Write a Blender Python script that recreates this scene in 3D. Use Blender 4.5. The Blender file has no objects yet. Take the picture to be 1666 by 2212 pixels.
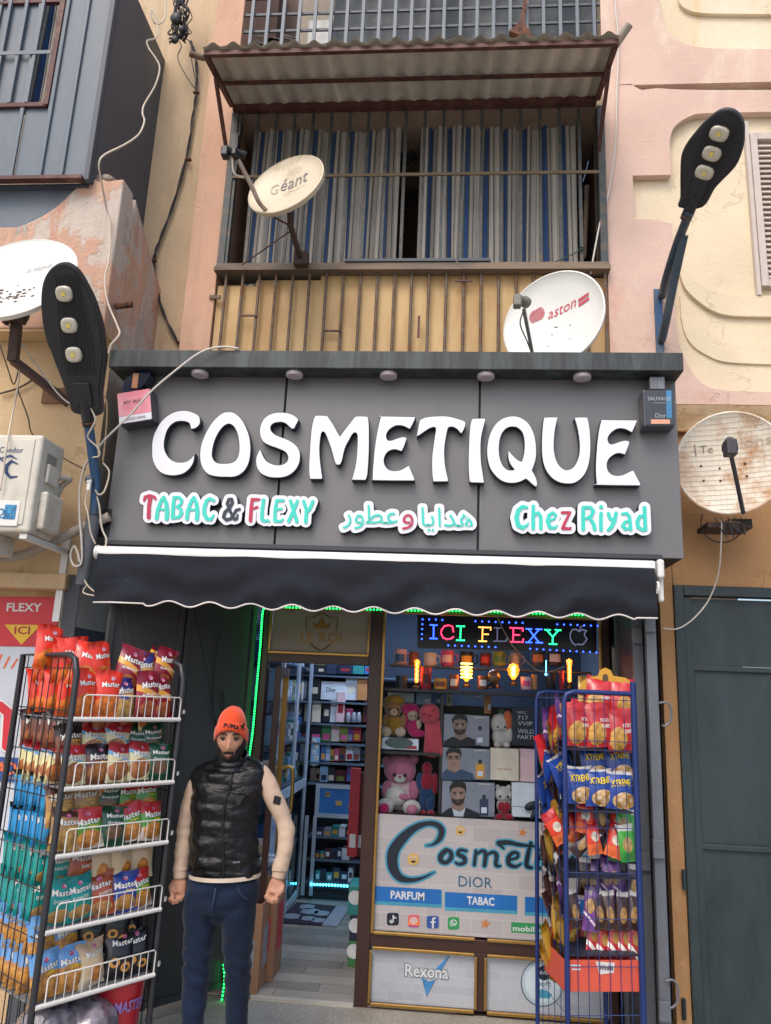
import bpy, math, random
import numpy as np
from mathutils import Vector, Matrix, noise as mnoise
rnd = random.Random(11)
SC = bpy.context.scene
COL = SC.collection
# ---------------------------------------------------------------- camera
CAMZ = 1.75
_up = Vector((.0417, -.9716, .2328)).normalized()          # world up seen from the camera (right, down, forward)
_rt = Vector((.9962, .0224, -.0836)); _rt = (_rt - _up * _rt.dot(_up)).normalized()
_fw = _rt.cross(-_up)
cam = bpy.data.cameras.new('camera'); camo = bpy.data.objects.new('camera', cam); COL.objects.link(camo)
cam.sensor_fit = 'HORIZONTAL'; cam.sensor_width = 36; cam.lens = 36 * 1664 / 1666
cam.clip_start = .05; cam.clip_end = 200
_R = Matrix((_rt, _fw, _up))                               # camera axes -> world axes
_cr = _R @ Vector((1, 0, 0)); _cu = _R @ Vector((0, -1, 0)); _cb = _R @ Vector((0, 0, -1))
camo.matrix_world = Matrix.Translation((0, 0, CAMZ)) @ Matrix((_cr, _cu, _cb)).transposed().to_4x4()
SC.camera = camo
# ---------------------------------------------------------------- sky, sun, exposure
w = bpy.data.worlds.new('World'); SC.world = w; w.use_nodes = True
nt = w.node_tree; bg = nt.nodes['Background']
sky = nt.nodes.new('ShaderNodeTexSky'); sky.sky_type = 'NISHITA'; sky.sun_disc = False
SUN_EL, SUN_AZ = math.radians(52), math.radians(200)
sky.sun_elevation = SUN_EL; sky.sun_rotation = SUN_AZ
sky.air_density = 1.0; sky.dust_density = 4.0; sky.ozone_density = .6
nt.links.new(sky.outputs[0], bg.inputs[0]); bg.inputs[1].default_value = .14
sun = bpy.data.lights.new('sun', 'SUN'); sun.energy = .6; sun.angle = math.radians(25); sun.color = (1, .98, .95)
suno = bpy.data.objects.new('sun', sun); COL.objects.link(suno)
_sd = Vector((math.sin(SUN_AZ) * math.cos(SUN_EL), math.cos(SUN_AZ) * math.cos(SUN_EL), math.sin(SUN_EL)))
suno.rotation_euler = _sd.to_track_quat('Z', 'Y').to_euler(); suno.location = (0, -6, 12)
vs = SC.view_settings; vs.view_transform = 'Standard'; vs.look = 'None'; vs.gamma = 1; vs.exposure = .74
vs.use_curve_mapping = False
SC.cycles.use_denoising = True
SC.cycles.max_bounces = 7; SC.cycles.transparent_max_bounces = 12
SC.cycles.sample_clamp_indirect = 6
# ---------------------------------------------------------------- helpers: places
def P(px, py, Y):
    """The world point on the upright plane y=Y that shows at photo position (px, py) (photo 1666 wide)."""
    d = _R @ Vector((px - 833, py - 1106, 1664))
    return Vector((d.x / d.y * Y, Y, CAMZ + d.z / d.y * Y))
def PZ(px, py, z):
    d = _R @ Vector((px - 833, py - 1106, 1664)); t = (z - CAMZ) / d.z
    return Vector((d.x * t, d.y * t, z))
def V(*a): return Vector(a)
def quad(c, Y, dy=0):
    """c: four photo corners TL,TR,BR,BL on plane y=Y -> function (u right, v up) to a point, dy towards the viewer."""
    a, b, d, e = [P(x, y, Y) for x, y in c]
    def f(u, v, h=0):
        p = (e * (1 - u) + d * u) * (1 - v) + (a * (1 - u) + b * u) * v
        return Vector((p.x, p.y - dy - h, p.z))
    return f
def rectq(x0, y0, x1, y1, Y, dy=0):
    """an upright rectangle from the photo positions of its upper left and lower right corner"""
    a, b = P(x0, y0, Y), P(x1, y1, Y)
    def f(u, v, h=0): return Vector((a.x + (b.x - a.x) * u, Y - dy - h, b.z + (a.z - b.z) * v))
    return f
# ---------------------------------------------------------------- helpers: meshes
class B:
    def __init__(s): s.v = []; s.f = []; s.m = []; s.cur = 0
    def add(s, vs, fs):
        o = len(s.v); s.v += [Vector(p) for p in vs]; s.f += [tuple(i + o for i in f) for f in fs]; s.m += [s.cur] * len(fs); return s
    def box(s, c, d, R=None):
        c = Vector(c); h = Vector(d) / 2
        vs = [Vector((x, y, z)) for z in (-h.z, h.z) for y in (-h.y, h.y) for x in (-h.x, h.x)]
        if R: vs = [R @ p for p in vs]
        return s.add([p + c for p in vs], [(0, 2, 3, 1), (4, 5, 7, 6), (0, 1, 5, 4), (2, 6, 7, 3), (0, 4, 6, 2), (1, 3, 7, 5)])
    def b2(s, lo, hi): return s.box((Vector(lo) + Vector(hi)) / 2, Vector(hi) - Vector(lo))
    def bar(s, a, b, w, h, up=(0, -1, 0)):
        """rectangular bar from a to b: h along up, w across"""
        a, b = Vector(a), Vector(b); t = (b - a).normalized(); x = t.cross(Vector(up)).normalized(); y = x.cross(t)
        o = [x * (i * w / 2) + y * (j * h / 2) for i, j in ((-1, -1), (1, -1), (1, 1), (-1, 1))]
        return s.add([a + q for q in o] + [b + q for q in o], [(3, 2, 1, 0), (4, 5, 6, 7), (0, 1, 5, 4), (1, 2, 6, 5), (2, 3, 7, 6), (3, 0, 4, 7)])
    def tube(s, pts, r, n=8, cap=True, closed=False):
        pts = [Vector(p) for p in pts]; k = len(pts); rr = r if hasattr(r, '__len__') else [r] * k
        t0 = (pts[1] - pts[0]).normalized(); a = Vector((0, 0, 1)) if abs(t0.z) < .9 else Vector((1, 0, 0))
        x = t0.cross(a).normalized(); vs = []; fs = []
        for i, p in enumerate(pts):
            q0 = pts[i - 1] if (i or closed) else p; q1 = pts[(i + 1) % k] if (i < k - 1 or closed) else p
            t = (q1 - q0).normalized(); x = (x - t * x.dot(t)); x = x.normalized() if x.length > 1e-6 else t.orthogonal().normalized(); y = t.cross(x)
            rx, ry = rr[i] if hasattr(rr[i], '__len__') else (rr[i], rr[i])
            vs += [p + x * (rx * math.cos(2 * math.pi * j / n)) + y * (ry * math.sin(2 * math.pi * j / n)) for j in range(n)]
        for i in range(k if closed else k - 1):
            for j in range(n):
                i2 = (i + 1) % k; fs.append((i * n + j, i * n + (j + 1) % n, i2 * n + (j + 1) % n, i2 * n + j))
        if cap and not closed: fs += [tuple(range(n - 1, -1, -1)), tuple((k - 1) * n + j for j in range(n))]
        return s.add(vs, fs)
    def prism(s, pts, vec):
        pts = [Vector(p) for p in pts]; vec = Vector(vec); n = len(pts)
        nn = Vector((0, 0, 0))
        for i in range(n): nn += pts[i].cross(pts[(i + 1) % n])
        if nn.dot(vec) > 0: pts.reverse()
        fs = [tuple(range(n)), tuple(range(2 * n - 1, n - 1, -1))] + [(i, i + n, (i + 1) % n + n, (i + 1) % n) for i in range(n)]
        return s.add(pts + [p + vec for p in pts], fs)
    def lathe(s, prof, o, ax=(0, 0, 1), n=16, sx=1, sy=1):
        o = Vector(o); t = Vector(ax).normalized(); x = t.orthogonal().normalized() if abs(t.z) < .99 else Vector((1, 0, 0)); y = t.cross(x); vs = []; fs = []
        for r, h in prof: vs += [o + t * h + x * (r * sx * math.cos(2 * math.pi * j / n)) + y * (r * sy * math.sin(2 * math.pi * j / n)) for j in range(n)]
        for i in range(len(prof) - 1):
            for j in range(n): fs.append((i * n + j, i * n + (j + 1) % n, (i + 1) * n + (j + 1) % n, (i + 1) * n + j))
        if prof[0][0] > 1e-5: fs.append(tuple(range(n - 1, -1, -1)))
        if prof[-1][0] > 1e-5: fs.append(tuple((len(prof) - 1) * n + j for j in range(n)))
        return s.add(vs, fs)
    def ball(s, c, r, n=12, m=8, d=(1, 1, 1), R=None):
        c = Vector(c); vs = []; fs = []
        for i in range(m + 1):
            a = math.pi * i / m
            for j in range(n):
                p = Vector((math.sin(a) * math.cos(2 * math.pi * j / n) * d[0], math.sin(a) * math.sin(2 * math.pi * j / n) * d[1], math.cos(a) * d[2])) * r
                vs.append(c + (R @ p if R else p))
        for i in range(m):
            for j in range(n): fs.append((i * n + j, (i + 1) * n + j, (i + 1) * n + (j + 1) % n, i * n + (j + 1) % n))
        return s.add(vs, fs)
    def grid(s, fn, nu, nv, wrap=False):
        vs = []; fs = []; cu = nu if wrap else nu + 1
        for j in range(nv + 1):
            for i in range(cu): vs.append(fn(i / nu, j / nv))
        for j in range(nv):
            for i in range(nu):
                i2 = (i + 1) % cu; fs.append((j * cu + i, j * cu + i2, (j + 1) * cu + i2, (j + 1) * cu + i))
        return s.add(vs, fs)
    def flat(s, f, h=0): return s.add([f(0, 0, h), f(1, 0, h), f(1, 1, h), f(0, 1, h)], [(0, 1, 2, 3)])
    def slab(s, f, t, h=0):
        """a board whose front is quad f raised h and whose back is t behind it"""
        a = [f(u, v, h) for u, v in ((0, 0), (1, 0), (1, 1), (0, 1))]; n = (a[1] - a[0]).cross(a[3] - a[0]).normalized()
        return s.prism(a, -n * t)
    def rim(s, f, wd, t, h=0):
        """picture-frame of four butted strips round the inside of quad f"""
        W = (f(1, 0) - f(0, 0)).length; H = (f(0, 1) - f(0, 0)).length; a, b = wd / W, wd / H
        for u0, u1, v0, v1 in ((0, 1, 0, b), (0, 1, 1 - b, 1), (0, a, b, 1 - b), (1 - a, 1, b, 1 - b)):
            s.slab(lambda u, v, k=0: f(u0 + (u1 - u0) * u, v0 + (v1 - v0) * v, k), t, h)
        return s
    def text(s, body, f, h=0, **k):
        v, fs = txt(body, **k); return s.add([f(x, y, h) for x, y in v], fs)
def mk(name, b, mat, par=None, label=None, cat=None, group=None, kind=None, smooth=None, bevel=0, seg=2):
    me = bpy.data.meshes.new(name); me.from_pydata([tuple(p) for p in b.v], [], b.f)
    for m in (mat if isinstance(mat, (list, tuple)) else [mat]): me.materials.append(m)
    if any(b.m): me.polygons.foreach_set('material_index', b.m)
    if smooth is not None:
        me.polygons.foreach_set('use_smooth', [True] * len(me.polygons))
        if smooth < 180: me.set_sharp_from_angle(angle=math.radians(smooth))
    me.update()
    o = bpy.data.objects.new(name, me); COL.objects.link(o)
    if par:
        o.parent = par
        if par.type == 'EMPTY': o.matrix_parent_inverse = (Matrix.Translation(par.location) @ Matrix.Rotation(par.rotation_euler.z, 4, 'Z')).inverted()
    if bevel:
        bm = o.modifiers.new('bevel', 'BEVEL'); bm.width = bevel; bm.segments = seg; bm.limit_method = 'ANGLE'; bm.angle_limit = .6
    return tag(o, label, cat, group, kind)
def tag(o, label=None, cat=None, group=None, kind=None):
    for k, x in (('label', label), ('category', cat), ('group', group), ('kind', kind)):
        if x: o[k] = x
    return o
def thing(name, loc, label, cat, group=None, rz=0):
    o = bpy.data.objects.new(name, None); COL.objects.link(o); o.location = loc; o.rotation_euler = (0, 0, rz); o.empty_display_size = .1
    return tag(o, label, cat, group)
def dup(root, loc=None, R=None, label=None, mats=None):
    kids = {}
    for o in KIDS(root): kids.setdefault(o.parent, []).append(o)
    c = root.copy(); COL.objects.link(c)
    if loc is not None: c.matrix_world = Matrix.Translation(loc) @ (R.to_4x4() if R else Matrix())
    if label: c['label'] = label
    def rec(a, b):
        for k in kids.get(a, []):
            d = k.copy(); COL.objects.link(d); d.parent = b; rec(k, d)
    rec(root, c); return c
_kid = {}
def KIDS(root):
    if root.name not in _kid: _kid[root.name] = list(root.children_recursive)
    return _kid[root.name]
ORD = ['first', 'second', 'third', 'fourth', 'fifth', 'sixth', 'seventh', 'eighth', 'ninth', 'tenth', 'eleventh', 'twelfth', 'thirteenth', 'fourteenth', 'fifteenth', 'sixteenth', 'seventeenth', 'eighteenth', 'nineteenth', 'twentieth']
# ---------------------------------------------------------------- helpers: outlines and lettering
def fill2d(loops, ext=0, bev=0):
    c = bpy.data.curves.new('outline', 'CURVE'); c.dimensions = '2D'; c.fill_mode = 'BOTH'; c.extrude = ext; c.bevel_depth = bev; c.bevel_resolution = 1
    for l in loops:
        sp = c.splines.new('POLY'); sp.points.add(len(l) - 1); sp.use_cyclic_u = True
        for p, q in zip(sp.points, l): p.co = (q[0], q[1], 0, 1)
    o = bpy.data.objects.new('outline', c); COL.objects.link(o); bpy.context.view_layer.update()
    me = bpy.data.meshes.new_from_object(o.evaluated_get(bpy.context.evaluated_depsgraph_get()))
    r = [tuple(v.co) for v in me.vertices], [tuple(p.vertices) for p in me.polygons]
    bpy.data.objects.remove(o); bpy.data.curves.remove(c); bpy.data.meshes.remove(me); return r
_tx = {}
def txt(body, bold=0, res=2, shear=0, raw=False):
    key = (body, bold, res, shear)
    if key not in _tx:
        c = bpy.data.curves.new('lettering', 'FONT'); c.body = body; c.resolution_u = res; c.offset = bold; c.shear = shear; c.fill_mode = 'FRONT'
        o = bpy.data.objects.new('lettering', c); COL.objects.link(o); bpy.context.view_layer.update()
        me = bpy.data.meshes.new_from_object(o.evaluated_get(bpy.context.evaluated_depsgraph_get()))
        v = np.array([tuple(p.co)[:2] for p in me.vertices]); fs = [tuple(p.vertices) for p in me.polygons]
        bpy.data.objects.remove(o); bpy.data.curves.remove(c); bpy.data.meshes.remove(me)
        lo, hi = v.min(0), v.max(0); _tx[key] = ((v - lo) / (hi - lo), fs, hi - lo)
    v, fs, d = _tx[key]
    return (v, fs, d) if raw else (v, fs)
def spline(pts, n=5, closed=True):
    """Catmull-Rom through 2-D points; a third value marks a corner"""
    out = []; N = len(pts); rng = range(N if closed else N - 1)
    g = lambda i: pts[i % N] if closed else pts[max(0, min(N - 1, i))]
    for i in rng:
        p0, p1, p2, p3 = g(i - 1), g(i), g(i + 1), g(i + 2)
        if len(p1) > 2: p0 = p1
        if len(p2) > 2: p3 = p2
        for k in range(n):
            t = k / n
            out.append(tuple(.5 * (2 * p1[a] + (p2[a] - p0[a]) * t + (2 * p0[a] - 5 * p1[a] + 4 * p2[a] - p3[a]) * t * t + (3 * p1[a] - p0[a] - 3 * p2[a] + p3[a]) * t ** 3) for a in (0, 1)))
    if not closed: out.append(tuple(pts[-1][:2]))
    return out
def curve3(pts, n=6):
    """smooth 3-D path through points"""
    pts = [Vector(p) for p in pts]; N = len(pts); out = []
    g = lambda i: pts[max(0, min(N - 1, i))]
    for i in range(N - 1):
        p0, p1, p2, p3 = g(i - 1), g(i), g(i + 1), g(i + 2)
        for k in range(n):
            t = k / n; out.append(.5 * (2 * p1 + (p2 - p0) * t + (2 * p0 - 5 * p1 + 4 * p2 - p3) * t * t + (3 * p1 - p0 - 3 * p2 + p3) * t ** 3))
    return out + [pts[-1]]
def segs_of_strokes(st):
    return [(a[0], a[1], a[2], b[0], b[1], b[2]) for s in st for a, b in zip(s, s[1:])]
def contour(segs, d, step):
    """outline of everything within d of tapered strokes (x0,y0,r0,x1,y1,r1)"""
    S = np.array(segs, float); m = max(S[:, 2].max(), S[:, 5].max()) + d + 2 * step
    x0, y0 = min(S[:, 0].min(), S[:, 3].min()) - m, min(S[:, 1].min(), S[:, 4].min()) - m
    x1, y1 = max(S[:, 0].max(), S[:, 3].max()) + m, max(S[:, 1].max(), S[:, 4].max()) + m
    X = np.arange(x0, x1, step); Yv = np.arange(y0, y1, step); gx, gy = np.meshgrid(X, Yv); D = np.full(gx.shape, 1e9)
    for a, b, r, c, e, q in S:
        L = (c - a) ** 2 + (e - b) ** 2 + 1e-12; t = np.clip(((gx - a) * (c - a) + (gy - b) * (e - b)) / L, 0, 1)
        D = np.minimum(D, np.hypot(gx - a - t * (c - a), gy - b - t * (e - b)) - (r + (q - r) * t))
    D = D - d; nx, ny = len(X), len(Yv); nxt = {}; pos = {}
    def cross(k, i, j, i2, j2):
        a, b = D[j, i], D[j2, i2]; t = a / (a - b); pos[k] = (X[i] + (X[i2] - X[i]) * t, Yv[j] + (Yv[j2] - Yv[j]) * t)
    inn = D < 0; act = np.argwhere((inn[:-1, :-1] != inn[1:, 1:]) | (inn[:-1, 1:] != inn[1:, :-1]) | (inn[:-1, :-1] != inn[:-1, 1:]))
    for j, i in act:
        c = [inn[j, i], inn[j, i + 1], inn[j + 1, i + 1], inn[j + 1, i]]
        e = [('h', i, j), ('v', i + 1, j), ('h', i, j + 1), ('v', i, j)]; ends = [(i, j, i + 1, j), (i + 1, j, i + 1, j + 1), (i, j + 1, i + 1, j + 1), (i, j, i, j + 1)]
        starts = []; stops = []
        for k in range(4):
            a, b = c[k], c[(k + 1) % 4]
            if a != b:
                cross(e[k], *ends[k]); (starts if a else stops).append(e[k])
        for a in starts:
            for b in stops:
                if (a not in nxt): nxt[a] = b; stops.remove(b); break
    loops = []
    while nxt:
        k, n = nxt.popitem(); l = [k]
        while n != k and n in nxt: l.append(n); n = nxt.pop(n)
        if len(l) > 5: loops.append([pos[q] for q in l])
    return loops
# ---------------------------------------------------------------- helpers: materials
def hx(s):
    s = s.lstrip('#'); r = [int(s[i:i + 2], 16) / 255 for i in (0, 2, 4)]
    return tuple((c / 12.92 if c <= .04045 else ((c + .055) / 1.055) ** 2.4) for c in r)
_mats = {}
class NT:
    def __init__(s, name):
        s.m = bpy.data.materials.new(name); s.m.use_nodes = True; s.t = s.m.node_tree; s.b = s.t.nodes['Principled BSDF']; s.tc = None
    def n(s, typ, ins=None, **k):
        nd = s.t.nodes.new(typ)
        for a, x in k.items(): setattr(nd, a, x)
        for a, x in (ins or {}).items(): s.put(nd.inputs[a], x)
        return nd
    def put(s, sock, x):
        if isinstance(x, bpy.types.NodeSocket): s.t.links.new(x, sock)
        elif isinstance(x, (tuple, list)) and len(x) == 3 and sock.type == 'RGBA': sock.default_value = (*x, 1)
        else: sock.default_value = x
    def co(s, sc=(1, 1, 1), rot=(0, 0, 0), loc=(0, 0, 0)):
        if s.tc is None: s.tc = s.n('ShaderNodeTexCoord').outputs['Object']
        return s.n('ShaderNodeMapping', {'Vector': s.tc, 'Scale': sc, 'Rotation': rot, 'Location': loc}).outputs[0]
    def noise(s, scale, sc=(1, 1, 1), det=4, rough=.6, dist=0, loc=(0, 0, 0)):
        return s.n('ShaderNodeTexNoise', {'Vector': s.co(sc, loc=loc), 'Scale': scale, 'Detail': det, 'Roughness': rough, 'Distortion': dist}).outputs[0]
    def ramp(s, fac, a, b):
        return s.n('ShaderNodeMapRange', {'Value': fac, 'From Min': a, 'From Max': b}).outputs[0]
    def math(s, op, a, b=0, c=0):
        nd = s.n('ShaderNodeMath', operation=op); s.put(nd.inputs[0], a); s.put(nd.inputs[1], b); s.put(nd.inputs[2], c); return nd.outputs[0]
    def mix(s, f, a, b, mode='MIX'):
        nd = s.n('ShaderNodeMix', data_type='RGBA', blend_type=mode); s.put(nd.inputs[0], f); s.put(nd.inputs[6], a); s.put(nd.inputs[7], b); return nd.outputs[2]
    def bump(s, h, st, dist=.01):
        return s.n('ShaderNodeBump', {'Height': h, 'Strength': st, 'Distance': dist}).outputs[0]
    def sep(s, v=None): return s.n('ShaderNodeSeparateXYZ', {0: v if v is not None else s.co()}).outputs
    def set(s, **k):
        nm = dict(col='Base Color', rough='Roughness', metal='Metallic', normal='Normal', spec='Specular IOR Level', emit='Emission Color', es='Emission Strength', alpha='Alpha', trans='Transmission Weight', ior='IOR', coat='Coat Weight', sheen='Sheen Weight', sss='Subsurface Weight')
        for a, x in k.items(): s.put(s.b.inputs[nm[a]], x)
        return s.m
def mat(name, col, rough=.6, metal=0, var=.12, vs=6, bump=0, bs=80, col2=None, amt=.5, st=(1, 1, 1), spec=.5, coat=0, dirt=0):
    if name in _mats: return _mats[name]
    t = NT(name); c = hx(col) if isinstance(col, str) else col
    n1 = t.noise(vs, st, 5, .65)
    lo = tuple(x * (1 - var) for x in c); hi = tuple(min(1, x * (1 + var)) for x in c)
    k = t.mix(t.ramp(n1, .3, .7), lo, hi)
    if col2: k = t.mix(t.math('MULTIPLY', t.ramp(t.noise(vs * .7, st, 8, .7, loc=(3, 1, 7)), .62 - amt * .3, .72 - amt * .2), 1), k, hx(col2) if isinstance(col2, str) else col2)
    if dirt: k = t.mix(t.math('MULTIPLY', t.ramp(t.noise(3, (1, 1, .25), 8, .7, loc=(9, 2, 4)), .45, .75), dirt), k, (.09, .07, .055))
    t.set(col=k, metal=metal, spec=spec, coat=coat, rough=t.n('ShaderNodeMapRange', {'Value': n1, 'To Min': max(0, rough - .08), 'To Max': min(1, rough + .08)}).outputs[0])
    if bump: t.set(normal=t.bump(t.noise(bs, st, 4), bump, .004))
    _mats[name] = t.m; return t.m
def emis(name, col, st, base=(.02, .02, .02)):
    if name in _mats: return _mats[name]
    t = NT(name); t.set(col=base, emit=hx(col) if isinstance(col, str) else col, es=st, rough=.3)
    t.m.cycles.emission_sampling = 'FRONT' if st > 2.5 else 'NONE'; _mats[name] = t.m; return t.m
def pile(name, base, patches, bump=.5, bs=45, streak=0, streakcol=(.2, .15, .11), rough=.9, big=.12):
    """painted plaster: patches = (colour, noise scale, threshold, softness, stretch)"""
    if name in _mats: return _mats[name]
    t = NT(name); c = hx(base); k = t.mix(t.ramp(t.noise(1.7, det=6), .3, .7), tuple(x * (1 - big) for x in c), tuple(x * (1 + big * .6) for x in c))
    hgt = t.noise(bs, det=6, rough=.7); fine = t.noise(bs * 5, det=3)
    for i, (pc, sc, th, so, stx) in enumerate(patches):
        f = t.ramp(t.noise(sc, stx, 8, .68, .3, loc=(i * 5.3, i * 2.1, i * 3.7)), th, th + so)
        k = t.mix(f, k, hx(pc)); hgt = t.math('SUBTRACT', hgt, t.math('MULTIPLY', f, .35))
    if streak: k = t.mix(t.math('MULTIPLY', t.ramp(t.noise(9, (1, 1, .08), 6, .7), .5, .75), streak), k, streakcol)
    vo = t.n('ShaderNodeTexVoronoi', {'Vector': t.n('ShaderNodeVectorMath', {0: t.co(), 1: t.n('ShaderNodeTexNoise', {'Vector': t.co(), 'Scale': 3.5, 'Detail': 6}).outputs['Color']}, operation='ADD').outputs[0], 'Scale': 1.5}, feature='DISTANCE_TO_EDGE').outputs['Distance']
    ck = t.math('MULTIPLY', t.ramp(vo, .012, .003), t.ramp(t.noise(1.3, det=3, loc=(7, 7, 7)), .56, .66)); k = t.mix(t.math('MULTIPLY', ck, .32), k, tuple(x * .45 for x in c)); hgt = t.math('SUBTRACT', hgt, ck)
    k = t.mix(t.math('MULTIPLY', t.ramp(t.noise(26, det=8, rough=.8, loc=(4, 4, 4)), .58, .72), .25), k, tuple(x * .6 for x in c))
    t.set(col=k, rough=rough, spec=.25, normal=t.bump(t.math('ADD', hgt, t.math('MULTIPLY', fine, .25)), bump, .012))
    _mats[name] = t.m; return t.m
def glass(name, tint=(.9, .95, 1), rough=.02, a=.12):
    """thin window glass: mostly clear, a mirror sheen on top"""
    if name in _mats: return _mats[name]
    t = NT(name); tr = t.n('ShaderNodeBsdfTransparent', {0: tint}); gl = t.n('ShaderNodeBsdfGlossy', {0: (1, 1, 1), 1: rough}); fr = t.n('ShaderNodeLayerWeight', {0: a})
    mx = t.n('ShaderNodeMixShader', {0: fr.outputs['Fresnel'], 1: tr.outputs[0], 2: gl.outputs[0]})
    t.t.links.new(mx.outputs[0], t.t.nodes['Material Output'].inputs[0]); _mats[name] = t.m; return t.m
WHITE = mat('white_paint', '#d9d9d6', .45, var=.05); BLACK = mat('black_plastic', '#1b1c1f', .4, var=.2)
YW = 4.75      # main facade
YWL = 4.92     # wall strip left of the pilaster
YL = 4.30      # projecting block on the left
YS = 4.20      # face of the shop sign
YF = 5.00      # shop front
# ================================================================ plaster, ground, facade
PINKR = pile('pale_pink_plaster', '#d9bcae', [('#e3d3c2', 1.3, .56, .12, (1, 1, .5)), ('#d3a896', 2.1, .62, .1, (1, 1, .6)), ('#ece2d4', 6, .7, .03, (1, 1, 1))], .55, 40)
CREAM = pile('cream_plaster', '#e2d2b6', [('#e9ddc8', 1.6, .52, .2, (1, 1, .4)), ('#dcc39c', 2.2, .6, .12, (1, 1, .25))], .45, 38)
SALM = pile('salmon_plaster', '#d0a890', [('#d9b49c', 2, .5, .2, (1, 1, .3)), ('#bd8467', 7, .66, .05, (1, 1, .5)), ('#ad8a72', 3, .68, .08, (1, 1, .2))], .5, 42, .2)
BEIGE = pile('beige_plaster', '#cfb798', [('#dac8aa', 2.5, .5, .15, (1, 1, .12)), ('#b8946a', 3.2, .58, .12, (1, 1, .12)), ('#cdb79a', 6, .66, .06, (1, 1, .4))], .5, 42, .3)
OCHRE = pile('ochre_plaster', '#b58c63', [('#a47c56', 1.4, .5, .2, (1, 1, .6)), ('#c09a70', 5, .62, .1, (1, 1, 1))], .6, 60, .12)
YELL = pile('yellow_plaster', '#ccb08a', [('#d6bf9a', 1.7, .5, .15, (1, 1, .5)), ('#b98c55', 2.6, .62, .1, (1, 1, .3)), ('#d9c7a8', 5, .71, .03, (1, 1, .6))], .6, 45, .25)
PEEL = pile('peeling_pink_plaster', '#d0a892', [('#c9bcb1', 2.6, .5, .04, (1, 1, .7)), ('#b9b0a8', 4.5, .6, .03, (1, 1, .6)), ('#c6805f', 1.9, .62, .1, (1, 1, .3)), ('#8d6a57', 3.4, .68, .08, (1, 1, .35))], .8, 30, .35)
RAW = pile('broken_concrete', '#a3978a', [('#7d7167', 6, .5, .1, (1, 1, 1)), ('#c4b8ab', 9, .6, .05, (1, 1, 1))], 1, 22)
WASH = pile('whitewashed_plaster', '#bdb6ab', [('#a99a88', 4, .55, .1, (1, 1, .3)), ('#cbb79a', 3, .66, .06, (1, 1, .4))], .7, 40, .2)
GREYP = pile('grey_painted_plaster', '#54575e', [('#666a71', 2.5, .55, .15, (1, 1, .5)), ('#43464d', 5, .62, .08, (1, 1, .3))], .4, 60, .15)
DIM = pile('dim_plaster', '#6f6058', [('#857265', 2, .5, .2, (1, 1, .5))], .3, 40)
XL, XR = -1.665, 1.02                                       # loggia opening
XB = -2.13                                                  # right face of the projecting block
zrail = P(890, 583, YW).z; zsh = 2.62                       # loggia rail, top of the shop recess
# pavement
t = NT('speckled_pavement'); n1 = t.noise(60, det=8, rough=.8); n2 = t.noise(2.2, det=5)
k = t.mix(t.ramp(n1, .38, .62), (.2, .185, .16), (.44, .41, .36)); k = t.mix(t.math('MULTIPLY', t.ramp(n2, .45, .7), .5), k, (.13, .12, .105))
k = t.mix(t.ramp(t.noise(28, det=6, loc=(5, 5, 0)), .66, .7), k, (.06, .055, .05))
t.set(col=k, rough=.75, normal=t.bump(n1, .35, .004))
mk('pavement', B().add([(-60, -60, 0), (60, -60, 0), (60, YF + .02, 0), (-60, YF + .02, 0)], [(0, 1, 2, 3)]), t.m, kind='structure')
# facade of the apartment house
bld = thing('apartment_building', (0, YW, 0), 'pink and cream plastered apartment house front with barred loggias above the shop', 'building')
TOP = 8.2
b = B(); b.b2((-1.874, YW - .015, zsh), (XL, YW + .9, TOP)); mk('pilaster', b, SALM, bld)
b = B(); b.b2((-2.7, YWL, zsh), (-1.876, YW + .9, TOP)); mk('wall', b, BEIGE, bld)
# wall over the shop behind the sign and between the two loggias
b = B(); b.b2((XL + .001, YW + .05, zsh), (XR - .001, YW + .9, P(890, 760, YW).z + .02)); mk('wall', b, BEIGE, bld)
zslabT = P(890, 118, YW).z; zslabB = P(890, 236, YW).z
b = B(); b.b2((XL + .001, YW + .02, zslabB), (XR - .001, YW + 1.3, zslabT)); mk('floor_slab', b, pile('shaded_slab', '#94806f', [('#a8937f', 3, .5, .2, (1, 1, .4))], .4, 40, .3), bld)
# right half: pink skin over a cream backing so that the arched niche and the long slit are real recesses
YC = YW + .06
zc = P(1500, 873, YW).z                                     # crack line, change of colour
zt = P(1500, 180, YW).z; zs = P(1500, 194, YW).z
mk('wall', B().b2((XR, YC, zc), (3.4, YC + .3, zs - .02)), CREAM, bld); mk('wall', B().b2((XR, YC, zt + .01), (3.4, YC + .3, TOP)), CREAM, bld)
def skin(px, name='wall', m=PINKR, d=.055, Y=YW): mk(name, B().prism([P(x, y, Y) for x, y in px], (0, d, 0)), m, bld)
rx = P(1666, 600, YW).x + 1.2
def X2P(x, z, Y=YW): return Vector((x, Y, z))
def skinw(pts, name='wall', m=PINKR, d=.055): mk(name, B().prism(pts, (0, d, 0)), m, bld)
up1 = [P(x, y, YW) for x, y in spline([(1419, -90), (1422, -20), (1429, 33), (1444, 68), (1479, 93), (1524, 103), (1600, 105), (1700, 106)], 4, False)]
skinw([X2P(XR, TOP)] + [X2P(up1[0].x, TOP)] + up1 + [X2P(rx, up1[-1].z), X2P(rx, zt), X2P(XR, zt)])
b = B(); b.prism([P(x, y, YW + .03) for x, y in spline([(1464, -90), (1466, -10), (1472, 10), (1490, 22), (1514, 27), (1560, 29), (1700, 30)], 4, False)] + [X2P(rx, TOP, YW + .03)], (0, .029, 0)); mk('relief_panel', b, CREAM, bld)
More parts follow.
